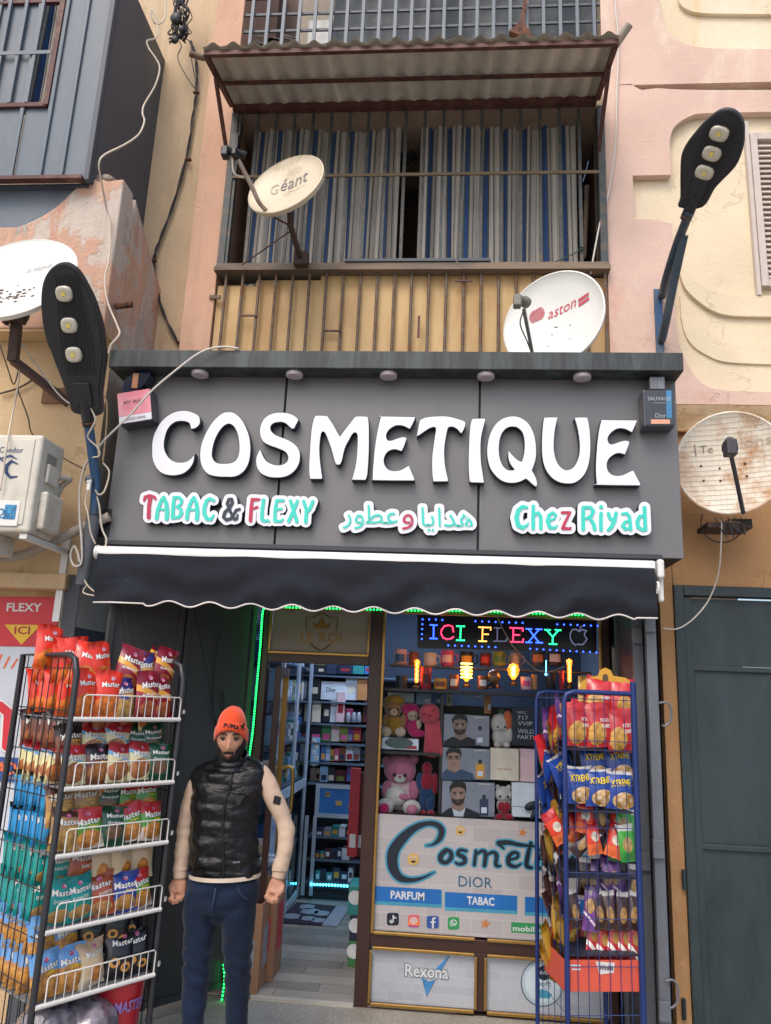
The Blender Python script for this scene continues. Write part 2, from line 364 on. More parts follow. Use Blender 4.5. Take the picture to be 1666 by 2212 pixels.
# slit under the slab: only the left part breaks in
lip = [P(x, y, YW) for x, y in [(1364, 181), (1372, 187), (1386, 194), (1402, 192), (1420, 190), (1470, 193), (1540, 194), (1600, 194), (1666, 194), (1720, 194)]]
niche = [P(x, y, YW) for x, y in [(1720, 240), (1620, 242), (1560, 243)] + spline([(1525, 244), (1500, 247), (1475, 259), (1457, 274), (1448, 300), (1449, 340), (1450, 377, 1)], 4, False) + [(1367, 379), (1371, 473), (1410, 474), (1453, 483)]
         + spline([(1455, 560), (1458, 640), (1464, 720), (1475, 765), (1492, 797), (1512, 824), (1545, 840), (1600, 845), (1720, 848)], 4, False)]
zq = niche[-1].z
skinw([X2P(XR, zt - .004), lip[0]] + lip[1:] + [X2P(rx, lip[-1].z), X2P(rx, niche[0].z)] + niche + [X2P(rx, zq), X2P(rx, zc), X2P(XR, zc)])
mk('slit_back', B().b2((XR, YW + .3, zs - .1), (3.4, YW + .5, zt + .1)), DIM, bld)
for pts, d in (([(1463, 545), (1475, 580), (1499, 606), (1530, 628), (1561, 639), (1610, 643), (1720, 644)], .03), ([(1468, 640), (1476, 675), (1492, 702), (1524, 724), (1574, 740), (1720, 745)], .015)):
    c = [P(x, y, YC) for x, y in spline(pts, 4, False)]; c2 = [P(x + 2, y + 45, YC) for x, y in spline(pts, 4, False)][::-1]
    mk('relief_panel', B().prism(c + c2, (0, -d, 0)), CREAM, bld, bevel=.012)
# crack, band of bare render, pipe, ochre wall with the green door
zb = P(1500, 933, YW).z; xd = P(1474, 1700, YW).x; zd = P(1560, 1268, YW).z
b = B(); b.b2((XR, YW - .02, zb), (3.4, YW + .3, zc - .012)); mk('render_band', b, pile('bare_render', '#b39a7a', [('#a08564', 6, .5, .1, (1, 1, 1)), ('#c7b498', 7, .6, .1, (1, 1, 1))], .9, 25), bld)
b = B(); b.b2((1.27, YW, 0), (xd - .004, YW + .3, zb - .002)); mk('wall', b, OCHRE, bld); mk('wall', B().b2((xd, YW + .0005, zd + .004), (3.4, YW + .3, zb - .002)), OCHRE, bld); mk('wall', B().b2((XR, YW + .002, zsh), (1.268, YW + .3, zb - .002)), OCHRE, bld)
b = B(); b.tube([(XR, YW - .03, zb), (3.4, YW - .03, zb - .02)], .012); mk('conduit', b, OCHRE, bld)
# loggia rooms behind the two openings
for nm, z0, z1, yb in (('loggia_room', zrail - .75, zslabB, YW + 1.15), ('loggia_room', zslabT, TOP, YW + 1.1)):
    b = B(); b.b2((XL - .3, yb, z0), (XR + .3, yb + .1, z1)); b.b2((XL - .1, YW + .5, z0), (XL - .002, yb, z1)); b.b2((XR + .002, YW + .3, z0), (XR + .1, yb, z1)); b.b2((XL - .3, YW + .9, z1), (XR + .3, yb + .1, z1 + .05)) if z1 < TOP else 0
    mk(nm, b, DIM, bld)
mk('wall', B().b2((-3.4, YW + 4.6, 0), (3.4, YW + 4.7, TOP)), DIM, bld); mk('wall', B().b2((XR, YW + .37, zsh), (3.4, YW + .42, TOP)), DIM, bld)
# projecting block on the left
xw = -6.5
nb = thing('neighbour_building', (-2.6, YL, 0), 'yellow and pink plastered block jutting out left of the shop with a broken balcony wall', 'building')
zl = P(100, 738, YL).z; zL = P(100, 1240, YL).z
b = B(); b.b2((xw, YL, zL), (XB, YW + .5, zl)); mk('wall', b, YELL, nb)
mk('side_wall', B().add([(XB + .004, YL, zL - .3), (XB + .004, YWL, zL - .3), (XB + .004, YWL, zl), (XB + .004, YL, zl)], [(0, 1, 2, 3)]), WASH, nb)
zlo = P(100, 1272, YL - .05).z; xpl = P(133, 1330, YL).x
b = B(); b.b2((xw, YL - .05, zlo), (xpl + .02, YL + .4, zL - .002)); mk('lintel', b, YELL, nb, bevel=.01)
b = B(); b.b2((xpl, YL, 0), (XB, YW + .5, zL - .004)); mk('pilaster', b, GREYP, nb)
b = B(); b.b2((xw, YL + .1, 0), (xpl - .002, YL + .4, zlo)); mk('wall', b, YELL, nb)
# balcony wall: curved sides, broken top
zpb = P(100, 709, 4.15).z; YP = 4.15
prof = [(-420, 500), (-200, 500), (0, 490), (40, 488), (90, 466), (128, 440), (158, 410), (178, 393)]
brk = [(186, 386), (196, 389), (203, 384), (212, 391), (222, 385), (231, 390), (238, 386)]
front = [P(x, y, YP) for x, y in spline(prof, 3, False) + brk]
for p in front[-7:]: p.x = min(p.x, XB)
front[-1].x = XB
b = B(); b.prism(front + [V(XB, YP, zpb), V(xw, YP, zpb)], (0, .16, 0)); mk('balcony_wall', b, PEEL, nb, bevel=.012)
ys = [(YP + .16, front[-1].z - .03), (YP + .2, front[-1].z - .12)] + [(y, P(x, yy, y).z) for x, yy, y in ((283, 430, 4.35), (300, 480, 4.48), (313, 530, 4.62), (323, 585, 4.78), (330, 625, YWL))]
b = B(); b.prism([V(XB - .16, y, z) for y, z in ys] + [V(XB - .16, YWL, zl), V(XB - .16, YP + .16, zl)], (.16, 0, 0)); mk('balcony_side_wall', b, PEEL, nb, bevel=.012)
mk('upper_wall', B().b2((-7, YWL + .01, zl), (-2.702, YWL + .4, TOP)), BEIGE, nb)
b = B(); b.b2((xw, YP + .01, zl + .002), (XB - .002, YW + .3, zl + .06)); mk('floor_slab', b, YELL, nb)
b = B()
for i in range(9):
    p = P(186 + i * 6.3, 388 + rnd.uniform(-3, 6), YP + .05); b.ball(p, rnd.uniform(.025, .05), 7, 5, (rnd.uniform(.8, 1.5), .9, rnd.uniform(.5, .9)))
mk('broken_edge', b, RAW, nb)
b = B(); b.tube([P(252, 665, YP + .1) + V(0, -.02, 0), P(268, 660, YP + .1) + V(.06, -.02, 0)], .022, 8); mk('pipe_stub', b, mat('rust', '#6b4531', .85, var=.3, vs=30, col2='#3d2a20', bump=.4), nb)
# ================================================================ upper storeys
STEEL = mat('blue_grey_steel', '#5a6672', .5, .0, var=.1, vs=3, st=(1, 1, .4), col2='#68707a', bump=.05)
STEELD = mat('dark_blue_steel', '#454d58', .55, 0, var=.12, vs=3, st=(1, 1, .3), col2='#4d5258', amt=.3)
GRILL = mat('grey_green_bar', '#3f4648', .55, .2, var=.2, vs=20, col2='#5d5348', amt=.5)
RUSTB = mat('red_brown_iron', '#512f2b', .6, .1, var=.2, vs=14, col2='#6d4c40', amt=.4)
OLDB = mat('weathered_bar', '#6c645a', .7, .2, var=.2, vs=25, col2='#6b4732', amt=.6)
RUST = mat('rust', '#6b4531', .85)
# striped curtain cloth
def stripes(name, cols, per):
    t = NT(name); x = t.sep(t.n('ShaderNodeUVMap').outputs[0])[0]
    f = t.math('FRACT', t.math('MULTIPLY', x, per)); r = t.n('ShaderNodeValToRGB', {0: f}); r.color_ramp.interpolation = 'CONSTANT'
    el = r.color_ramp.elements
    for i, (p, c) in enumerate(cols):
        e = el[i] if i < 2 else el.new(p); e.position = p; e.color = (*hx(c), 1)
    n = t.noise(120, (1, 1, 1), 3); t.set(col=t.mix(t.math('MULTIPLY', n, .25), r.outputs[0], (.2, .18, .16)), rough=.9, spec=.1); return t.m
CLOTH = stripes('striped_curtain_cloth', [(0, '#bfbab3'), (.2, '#757270'), (.23, '#bfbab3'), (.4, '#565d60'), (.47, '#2a5186'), (.64, '#565a5a'), (.70, '#bab5ae'), (.86, '#474a4d'), (.91, '#aca7a0')], 1.0)
def curtain(name, f, bunches, amp, ns, par=None, seed=0, nv=10, **k):
    """hanging cloth over quad f; folds swing towards the viewer, u is also the cloth's own width"""
    r = random.Random(seed); ph = [r.uniform(0, 6.3) for _ in range(6)]; nu = int(bunches * 14); b = B(); uv = []
    for j in range(nv + 1):
        v = j / nv
        for i in range(nu + 1):
            u = i / nu; s = math.sin(u * bunches * 6.283 + ph[0] + .6 * math.sin(u * 9 + ph[1])) * (1 - .45 * v) + .35 * math.sin(u * bunches * 14 + ph[2])
            du = (.010 * math.sin(u * 40 + ph[3]) + .012 * math.sin(u * 17 + ph[4])) * (1 - v)
            b.v.append(f(min(1, max(0, u + du)), v, amp * s * (.7 + .6 * math.sin(u * 5 + ph[5]) ** 2))); uv.append((u * ns, v))
    b.f = [(j * (nu + 1) + i, j * (nu + 1) + i + 1, (j + 1) * (nu + 1) + i + 1, (j + 1) * (nu + 1) + i) for j in range(nv) for i in range(nu)]; b.m = [0] * len(b.f)
    o = mk(name, b, CLOTH, par, smooth=180, **k); l = o.data.uv_layers.new(name='UVMap')
    for p in o.data.polygons:
        for li in p.loop_indices: l.data[li].uv = uv[o.data.loops[li].vertex_index]
    return o
# ---- left balcony clad in steel sheet
YE = 4.09; XE = -2.326
zeb = P(190, 384, YE).z; zet = P(250, -80, YE).z
en = thing('balcony_enclosure', (XE, YE, zeb), 'balcony boxed in with blue grey ribbed steel sheet, small barred window in it', 'balcony box')
xs = [P(x, 384, YE).x for x in (-330, -250, -160, -70, 22, 84, 130, 193)]
for i, (x0, x1) in enumerate(zip(xs, xs[1:])):
    if i == 4: continue
    mk('panel', B().b2((x0 + .004, YE + .012, zeb), (x1 - .004, YE + .03, zet)), STEEL, en)
for x in xs[:-1]: mk('rib', B().b2((x - .014, YE - .006, zeb), (x + .014, YE + .012, zet)), STEEL, en, bevel=.004)
mk('corner_post', B().b2((XE - .035, YE - .012, zeb - .02), (XE, YE + .03, zet)), STEELD, en, bevel=.005)
mk('bottom_rail', B().bar(V(-6.5, YE - .01, zeb - .012), V(XE - .036, YE - .01, zeb - .012), .024, .05), RUSTB, en)
mk('side_panel', B().prism([V(XE - .02, YE + .032, zeb), V(XE - .02, 4.3, zeb - .02), V(XE - .02, 4.36, zeb - .4), V(XE - .02, YWL + .02, zeb - .6), V(XE - .02, YWL + .02, zet), V(XE - .02, YE + .032, zet)], (.02, 0, 0)), STEELD, en)
mk('floor_plate', B().b2((-6.5, YE + .04, zeb - .03), (XE - .03, YWL, zeb - .012)), STEELD, en)
# the window that fills panel 4 and runs on to the left
zw0, zw1 = P(40, 224, YE).z, P(60, 8, YE).z
f = lambda u, v, h=0: V(-3.6 + (xs[5] - .02 + 3.6) * u, YE + .09 - h, zw0 + (zet - zw0) * v)
mk('panel', B().b2((xs[4] + .016, YE + .012, zeb), (xs[5] - .016, YE + .03, zw0 - .03)), STEEL, en)
wf = mk('window_frame', B().b2((-3.6, YE - .012, zw0 - .03), (xs[5] - .03, YE + .03, zw0)).b2((-3.6, YE - .01, zw1), (xs[5] - .03, YE + .02, zw1 + .022)).b2((xs[5] - .05, YE - .016, zw0 - .02), (xs[5] - .015, YE + .03, zet)), RUSTB, en)
for i in range(12):
    x = xs[5] - .05 - (i + 1) * .118
    if x < -3.55: break
    mk('bar', B().b2((x - .011, YE - .016, zw0), (x + .011, YE + .008, zet)), STEEL, wf)
for zz in (P(20, 119, YE).z,): mk('bar', B().b2((-3.6, YE - .02, zz - .014), (xs[5] - .05, YE - .016, zz + .014)), STEEL, wf)
curtain('striped_curtain', f, 16, .02, 9, seed=3, label='white and navy striped curtain behind the bars of the steel clad balcony', cat='curtain')
# sheet below it, behind the curved wall
mk('lower_panel', B().b2((-6.5, 4.17, P(100, 560, 4.17).z), (P(190, 400, 4.17).x, 4.185, zeb - .015)), STEEL, en)
# ---- loggia window
lg = thing('loggia_grille', (XL, YW, zrail), 'floor high iron grille of thin upright bars closing the loggia above the shop sign', 'grille')
YG = YW - .02; zct = P(890, 240, YG).z
for i in range(20):
    x = XL + .06 + (XR - XL - .1) * i / 19
    mk('bar', B().b2((x - .011, YG - .009, zrail + .03), (x + .011, YG + .009, zct)), GRILL, lg)
mk('frame_post', B().b2((XL + .002, YG - .02, zrail + .03), (XL + .05, YG + .1, zct)), GRILL, lg); mk('frame_post', B().b2((XR - .05, YG - .02, zrail + .03), (XR - .002, YG + .1, zct)), GRILL, lg)
zmid = P(890, 380, YG).z
mk('middle_rail', B().b2((XL + .05, YG - .02, zmid - .01), (XR - .05, YG - .01, zmid + .012)), mat('tan_angle_iron', '#75644f', .7, .2, var=.2), lg)
mk('lock_box', B().b2((XL + .03, YG - .05, zct - .32), (XL + .075, YG + .02, zct - .2)), BLACK, lg)
sl = B(); sl.b2((XL - .005, YW - .07, zrail - .035), (XR + .005, YW + .12, zrail - .006)).b2((XL + .002, YW - .055, zrail - .004), (XR - .002, YW + .1, zrail + .025)); mk('sill_rail', sl, mat('dusty_rail', '#6a625a', .8, .1, var=.2, vs=6, st=(.4, 1, 1), col2='#8a7866', amt=.7), lg)
for x0, x1 in ((745, 985), (990, 1060)):
    a = P(x0, 567, YW - .06); b_ = P(x1, 567, YW - .06); mk('angle_iron', B().b2((a.x, YW - .065, zrail + .03), (b_.x, YW - .03, zrail + .05)), STEELD, lg)
# curtains in three widths, a dark gap with a wreath between
zcu = P(890, 267, YW + .2).z
for x0, x1, sd, ns in ((536, 862, 1, 8.3), (905, 1245, 2, 8.2)):
    a, c = P(x0, 420, YW + .2), P(x1, 420, YW + .2)
    curtain('striped_curtain', lambda u, v, h=0: V(a.x + (c.x - a.x) * u, YW + .2 - h - .02 * math.sin(7 * u), zrail - .03 + .012 * math.sin(u * 13) + (zcu + .015 * math.sin(u * 25) - zrail + .03) * v), 9, .03, ns, seed=sd, nv=16,
            label='blue, white and grey striped curtain in the %s half of the loggia' % ('left' if sd == 1 else 'right'), cat='curtain', group='striped loggia curtains')
b = B(); b.tube([V(XL, YW + .2, zcu + .02), V(XR, YW + .2, zcu + .02)], .006); tag(mk('curtain_wire', b, RUSTB), 'rusty wire carrying the striped loggia curtains', 'wire')
b = B()
for i in range(220):
    a = rnd.uniform(0, 6.283); r = .075 + rnd.gauss(0, .02); c = P(878, 330, YW + .45) + V(math.cos(a) * r, rnd.gauss(0, .02), math.sin(a) * r); d = V(rnd.gauss(0, 1), rnd.gauss(0, 1), rnd.gauss(0, 1)).normalized() * .03; e = d.cross(V(.3, 1, .2)).normalized() * .007
    b.add([c - e, c + d * .5, c + e, c - d * .5], [(0, 1, 2, 3)])
tag(mk('wreath', b, mat('dark_leaf', '#1c2622', .7)), 'dark round wreath hanging in the gap between the curtains', 'wreath')
b = B(); b.lathe([(.003, 0), (.016, .02), (.016, .55), (.022, .6)], P(1262, 560, YW + .12), (.06, .05, 1), 8); tag(mk('wooden_pole', b, mat('grey_wood', '#5c4f44', .85, var=.25, vs=20, st=(1, 1, .1))), 'old wooden pole leaning inside the right end of the loggia', 'pole')
b = B(); b.tube(curve3([P(1180, 573, YW - .04), P(1225, 555, YW - .05), P(1248, 543, YW - .04), P(1256, 538, YW - .03)]), .004, 6); b.tube([P(1256, 540, YW - .03) + V(.018 * math.cos(a * .6), -.01, .014 * math.sin(a * .6)) for a in range(24)], .004, 5)
tag(mk('wire', b, mat('green_wire', '#3b4f46', .6)), 'thin green wire wound round the right grille post above the sill', 'wire')
# ---- yellow sheets with bars under the sill
pb = thing('balustrade', (XL, YW, zrail - .6), 'balustrade of thin upright bars in front of tan yellow sheet under the loggia sill', 'balustrade')
SHEET = mat('tan_sheet', '#c4a473', .6, 0, var=.1, vs=3, st=(1, 1, .3), col2='#ae8a58', amt=.5, bump=.1, bs=15)
z0, z1 = P(890, 775, YW).z, zrail - .036
edges = [XL + .02] + [P(x, 690, YW).x for x in (548, 690, 850, 1010, 1170)] + [XR - .012]
for i, (x0, x1) in enumerate(zip(edges, edges[1:])):
    dz = (.075, 0.03, 0, 0, 0, .02)[i]; y = YW + .012 + .006 * (i % 2)
    mk('sheet', B().grid(lambda u, v: V(x0 - .01 + (x1 - x0 + .02) * u, y + .005 * math.sin(u * 9 + i) * math.sin(v * 3), z0 + (z1 - dz - z0) * v), 10, 4), SHEET, pb, smooth=180)
for i in range(23):
    x = XL + .075 + (XR - XL - .1) * i / 22; mk('bar', B().tube([V(x, YW - .02, z0), V(x, YW - .02, z1)], .0105, 7), OLDB, pb)
for i, py in ((1, 682), (6, 715), (14, 607)):
    a = P(510 + i * 35.5 - 18, py, YW - .035); mk('latch', B().b2((a.x - .02, YW - .042, a.z - .006), (a.x + .1, YW - .033, a.z + .006)), RUSTB, pb)
b = B(); p = P(905, 700, YW - .035); b.b2((p.x - .008, YW - .04, p.z - .1), (p.x + .008, YW - .033, p.z + .06)); mk('latch', b, RUSTB, pb)
mk('hinge', B().b2((XL - .03, YW - .03, P(475, 645, YW).z - .015), (XL + .05, YW - .018, P(475, 645, YW).z + .012)), OLDB, pb)
# ---- corrugated awning over the loggia
cn = thing('corrugated_canopy', (XL, YW, zct), 'small canopy of pale corrugated sheet on a red brown iron frame over the loggia', 'canopy')
A, Bq = P(440, 122, 4.1), P(1336, 88, 4.1); zf = (A.z + Bq.z) / 2; zb_ = zct + .05; x0, x1 = A.x, Bq.x
UNDER = pile('canopy_sheet', '#c9c2b4', [('#b0a89a', 3, .5, .2, (1, .3, 1)), ('#d5cec0', 5, .6, .1, (1, .3, 1))], .1, 60, .2)
N = 20
for i in range(N):
    u0, u1 = i / N, (i + 1) / N
    def g(u, v):
        uu = u0 + (u1 - u0) * u * 1.04; x = x0 + (x1 - x0) * uu; prf = .026 * max(-.35, math.sin(u * 6.283 - 1.57)) + .004 * math.sin(i * 2.3)
        return V(x + (.01 if v > .5 else 0), 4.06 + (YW - 4.06) * v, zf + .03 + (zb_ + .03 - zf - .03) * v + prf)
    mk('sheet', B().grid(g, 8, 2), UNDER, cn, smooth=180)
fr = lambda n, a, c, w=.03: mk(n, B().bar(a, c, w, w, (0, 0, 1)), RUSTB, cn)
fr('front_beam', V(x0, 4.1, zf), V(x1, 4.1, zf)); fr('back_beam', V(x0 + .02, YW - .03, zb_ - .01), V(x1 - .02, YW - .03, zb_ - .01), .05)
for x in (x0 + .012, x1 - .012): fr('side_beam', V(x, 4.115, zf), V(x, YW - .056, zb_)); fr('strut', V(x, 4.32, zf + .02), V(x, YW - .02, zct - .38), .024)
fr('purlin', V(x0 + .03, 4.42, zf + .004 + (zb_ - zf) * .5), V(x1 - .03, 4.42, zf + .004 + (zb_ - zf) * .5), .02)
b = B(); b.lathe([(.026, 0), (.026, .17), (.018, .17), (.018, .02)], V(x1 - .02, 4.2, zf + .04), (.45, -.45, .5), 12); mk('pipe_end', b, mat('grey_pipe', '#a09788', .7), cn, smooth=40)
b = B(); b.lathe([(.02, 0), (.02, .1)], V(x0 - .01, 4.15, zf + .02), (-1, -.3, .1), 10); mk('pipe_end', b, OLDB, cn, smooth=40)
# ---- grille and tarpaulin of the storey above
ug = thing('upper_grille', (XL, YW, zslabT), 'blue grey square grille across the topmost loggia above the canopy', 'grille')
zu0 = zslabT + .02
for i in range(22):
    x = XL + .07 + (XR - XL - .12) * i / 21; mk('bar', B().b2((x - .012, YW - .016, zu0), (x + .012, YW + .008, TOP)), STEEL, ug)
for k in range(9): mk('crossbar', B().b2((XL + .003, YW + .01, zu0 + .08 + k * .155), (XR - .003, YW + .024, zu0 + .1 + k * .155)), STEELD, ug)
xm = P(715, 50, YW).x; TARP = mat('dark_tarpaulin', '#39434c', .6, 0, var=.2, vs=4, st=(1, 1, .5), col2='#525a5e', amt=.5, bump=.3, bs=8)
tag(mk('tarpaulin', B().grid(lambda u, v: V(xm + (XR - .01 - xm) * u, YW + .1 + .02 * math.sin(u * 21) * math.sin(v * 5 + u * 8), zslabT + .01 + 2.2 * v), 60, 10), TARP, smooth=180), 'dark blue grey tarpaulin hung behind the topmost grille', 'tarpaulin')
tag(mk('cardboard_sheet', B().b2((P(632, 50, YW).x, YW + .2, zslabT), (xm + .03, YW + .22, zslabT + .9)), mat('pale_board', '#b9ae9f', .8, var=.1)), 'pale cardboard sheet standing behind the left of the topmost grille', 'board')
tag(mk('fridge', B().b2((P(655, 80, YW).x, YW + .12, zslabT), (xm - .01, YW + .19, zslabT + .47)), WHITE, bevel=.01), 'white appliance panel standing behind the topmost grille', 'appliance')
b = B()
for i in range(26):
    c = P(560 + rnd.uniform(0, 72), 92 + rnd.uniform(-14, 22), YW + .16); a = rnd.uniform(-.5, .5); b.bar(c - V(math.cos(a) * .06, 0, math.sin(a) * .06), c + V(math.cos(a) * .06, 0, math.sin(a) * .06), .02, .006)
tag(mk('paper_pile', b, mat('grey_scraps', '#6c6864', .8, var=.4, vs=9)), 'heap of grey scraps and folded bags behind the topmost grille', 'scraps', kind='stuff')
b = B(); p = P(1130, 60, YW - .02); b.bar(P(1137, -10, YW - .05), P(1128, 55, YW - .06), .03, .012); b.prism([P(1100, 66, YW - .07), P(1128, 42, YW - .07), P(1140, 60, YW - .07), P(1162, 92, YW - .07), P(1135, 80, YW - .07)], (0, .05, 0)); tag(mk('broken_bracket', b, RUST), 'rusty broken bracket wedged in the topmost grille', 'bracket')
# ================================================================ shop sign
FASC = mat('anthracite_panel', '#6c6c6e', .42, .2, var=.06, vs=7, st=(1, 1, .12), spec=.5)
CAPM = mat('weathered_black_cap', '#2a2f32', .55, 0, var=.25, vs=16, st=(1, 1, .12), col2='#434b4d', amt=.6)
SIDE = mat('letter_side', '#2b3140', .4, .1, var=.05)
t = NT('white_acrylic'); t.set(col=(.68, .69, .74), rough=.25, coat=.3, emit=(.8, .82, .9), es=.05); ACR = t.m; ACR.cycles.emission_sampling = 'NONE'
TURQ, CRIM, NAVY = mat('turquoise_vinyl', '#35c9b9', .35, var=.03), mat('crimson_vinyl', '#b22a4c', .35, var=.03), mat('navy_vinyl', '#1e2b3c', .35, var=.03)
zsT, zsB = P(833, 806, YS).z, P(833, 1189, YS).z; xsL, xsR = P(224, 1170, YS).x, P(1480, 1204, YS).x
sg = thing('shop_sign', ((xsL + xsR) / 2, YW, zsB), 'wide anthracite sign box with raised white and turquoise lettering', 'shop sign')
seam = [xsL, P(607, 990, YS).x, P(1035, 990, YS).x, xsR]
for i in range(3): mk('panel', B().b2((seam[i] + (.006 if i else 0), YS, zsB), (seam[i + 1] - .006, YS + .03, zsT)), FASC, sg, bevel=.002)
mk('backing', B().b2((xsL + .004, YS + .028, zsB + .004), (xsR - .004, YW - .001, zsT + .03)), mat('dark_return', '#2a2b2e', .5), sg)
zc0, zc1 = P(833, 796, 4.06).z, P(833, 758, 4.06).z; xcL, xcR = P(236, 775, 4.06).x, P(1477, 783, 4.06).x
mk('cap', B().b2((xcL, 4.06, zc0), (xcR, YW - .02, zc1)), CAPM, sg, bevel=.004)
for i, x in enumerate((433, 637, 840, 1050, 1258)):
    p = P(x, 797 + i * 1.2, 4.125); b = B(); b.lathe([(.046, 0), (.05, -.004), (.05, -.022), (.044, -.027), (0, -.027)], V(p.x, 4.128, zc0), n=24)
    tag(mk('canopy_light', b, mat('frosted_lens', '#b9aeb4', .4, var=.02), smooth=40), 'round white surface light under the sign cap, %s from the left' % ORD[i], 'light', 'round lights under the sign cap')
G = {}
G['C'] = ((.16276, 314.55, 867.7), [[(600, 362, 1), (640, 360), (690, 335), (722, 290), (725, 230), (700, 180), (640, 145), (570, 122), (500, 115), (430, 122), (350, 150), (270, 200), (200, 270), (145, 360), (105, 450), (85, 550), (82, 640), (85, 730), (105, 810), (145, 885), (200, 940), (270, 970), (350, 982), (430, 975), (500, 955), (570, 905), (620, 840), (645, 770), (652, 680, 1), (625, 725), (580, 770), (520, 797), (450, 803), (380, 790), (320, 750), (275, 690), (250, 620), (247, 550), (260, 470), (285, 390), (330, 320), (390, 275), (450, 260), (520, 262), (570, 280), (590, 310), (595, 345)]])
G['O'] = (G['C'][0], [[(1100, 132), (1030, 145), (950, 200), (870, 290), (810, 390), (760, 500), (730, 600), (720, 700), (725, 790), (750, 870), (800, 940), (870, 980), (970, 997), (1080, 1000), (1160, 1000), (1240, 975), (1310, 920), (1360, 840), (1385, 750), (1395, 640), (1390, 530), (1370, 430), (1330, 330), (1280, 240), (1220, 175), (1160, 140)], [(1100, 295), (1040, 325), (980, 395), (930, 490), (900, 580), (885, 680), (890, 740), (920, 790), (970, 815), (1040, 820), (1110, 815), (1170, 795), (1210, 755), (1235, 690), (1242, 590), (1230, 480), (1205, 390), (1160, 320)]])
K2 = (.16276, 542.3, 867.7)
G['S'] = (K2, [[(635, 240, 1), (600, 200), (540, 165), (470, 145), (400, 140), (320, 145), (240, 170), (180, 215), (140, 275), (118, 340), (115, 410), (130, 480), (165, 535), (230, 575), (310, 605), (390, 635), (450, 665), (485, 710), (490, 760), (465, 805), (420, 830), (350, 840), (280, 825), (220, 795), (180, 750), (150, 690), (128, 640), (115, 635, 1), (90, 680), (68, 740), (65, 810), (80, 880), (125, 945), (190, 985), (260, 1005), (340, 1010), (420, 1005), (500, 980), (570, 930), (620, 865), (648, 790), (655, 710), (640, 640), (600, 580), (540, 530), (470, 495), (390, 465), (330, 440), (285, 405), (262, 365), (265, 325), (300, 290), (350, 275), (410, 272), (460, 290), (500, 325), (540, 362, 1), (575, 358, 1)]])
G['M'] = (K2, [[(850, 190, 1), (870, 180), (1005, 185), (1035, 215), (1090, 295), (1140, 385), (1180, 458, 1), (1225, 395), (1290, 310), (1350, 235), (1395, 193), (1530, 192), (1555, 210), (1568, 320), (1570, 480), (1568, 650), (1560, 820), (1545, 980), (1520, 1040), (1495, 1042), (1335, 1040, 1), (1360, 950), (1390, 820), (1405, 680), (1412, 550), (1412, 460), (1400, 420), (1380, 412), (1350, 430), (1310, 500), (1260, 590), (1230, 690), (1210, 780), (1185, 830), (1150, 840), (1120, 820), (1095, 740), (1065, 630), (1025, 520), (990, 430), (965, 402), (940, 410), (925, 470), (915, 560), (912, 660), (920, 780), (935, 900), (950, 1010, 1), (945, 1028, 1), (800, 1028), (780, 1015), (768, 900), (775, 720), (785, 540), (800, 370), (825, 240)]])
K3 = (.16276, 786.4, 867.7)
G['E'] = (K3, [[(220, 195, 1), (235, 190), (680, 198, 1), (688, 205, 1), (655, 285), (615, 360, 1), (600, 362), (540, 330), (470, 315), (410, 325), (345, 365), (305, 420), (300, 470), (320, 510), (370, 510), (440, 485), (520, 465), (565, 475, 1), (570, 490, 1), (540, 580), (505, 655, 1), (490, 658), (430, 638), (370, 640), (310, 675), (275, 735), (268, 800), (290, 860), (340, 905), (410, 915), (480, 905), (540, 875), (585, 850), (605, 855, 1), (640, 940), (675, 1025, 1), (672, 1050, 1), (140, 1045), (115, 1020), (113, 940), (125, 780), (140, 620), (165, 450), (195, 300)]])
G['T'] = (K3, [[(740, 240, 1), (800, 210), (880, 195), (970, 190), (1060, 188), (1150, 198), (1240, 222), (1320, 248), (1355, 275, 1), (1345, 330), (1315, 395), (1295, 425, 1), (1280, 415), (1240, 370), (1190, 340), (1150, 335), (1120, 350), (1105, 400), (1090, 480), (1075, 580), (1070, 680), (1075, 790), (1090, 900), (1110, 990), (1122, 1040, 1), (1115, 1060, 1), (935, 1062), (915, 1040), (905, 960), (900, 830), (905, 700), (920, 590), (935, 480), (950, 390), (950, 350), (930, 340), (880, 352), (810, 395), (745, 440), (700, 462, 1), (700, 440), (720, 330)]])
G['I'] = (K3, [[(1440, 220, 1), (1605, 218, 1), (1618, 230, 1), (1595, 320), (1565, 440), (1553, 560), (1553, 690), (1560, 820), (1575, 920), (1590, 1020), (1600, 1065, 1), (1590, 1080, 1), (1420, 1072), (1400, 1050), (1390, 950), (1385, 820), (1388, 650), (1395, 480), (1405, 350), (1420, 260)]])
G['Q'] = ((.16276, 1003.3, 867.7), [[(640, 188), (560, 200), (480, 235), (410, 300), (355, 390), (320, 490), (302, 600), (300, 700), (315, 800), (345, 890), (400, 970), (470, 1035), (550, 1072), (640, 1082), (720, 1070), (780, 1045), (818, 1025, 1), (850, 1050), (900, 1095), (940, 1125), (965, 1125, 1), (970, 1085), (960, 1030), (930, 960), (900, 910, 1), (925, 850), (950, 760), (958, 660), (952, 550), (930, 440), (890, 340), (830, 260), (760, 215), (700, 194)], [(620, 335), (560, 355), (510, 410), (480, 480), (465, 570), (463, 660), (475, 750), (505, 830), (550, 885), (600, 908), (665, 902, 1), (630, 860), (595, 800), (580, 730), (582, 665), (597, 645, 1), (615, 675), (660, 725), (710, 770), (760, 793, 1), (780, 730), (795, 640), (797, 550), (785, 460), (755, 390), (700, 345), (660, 335)]])
K5 = (.16276, 1155.2, 878.6)
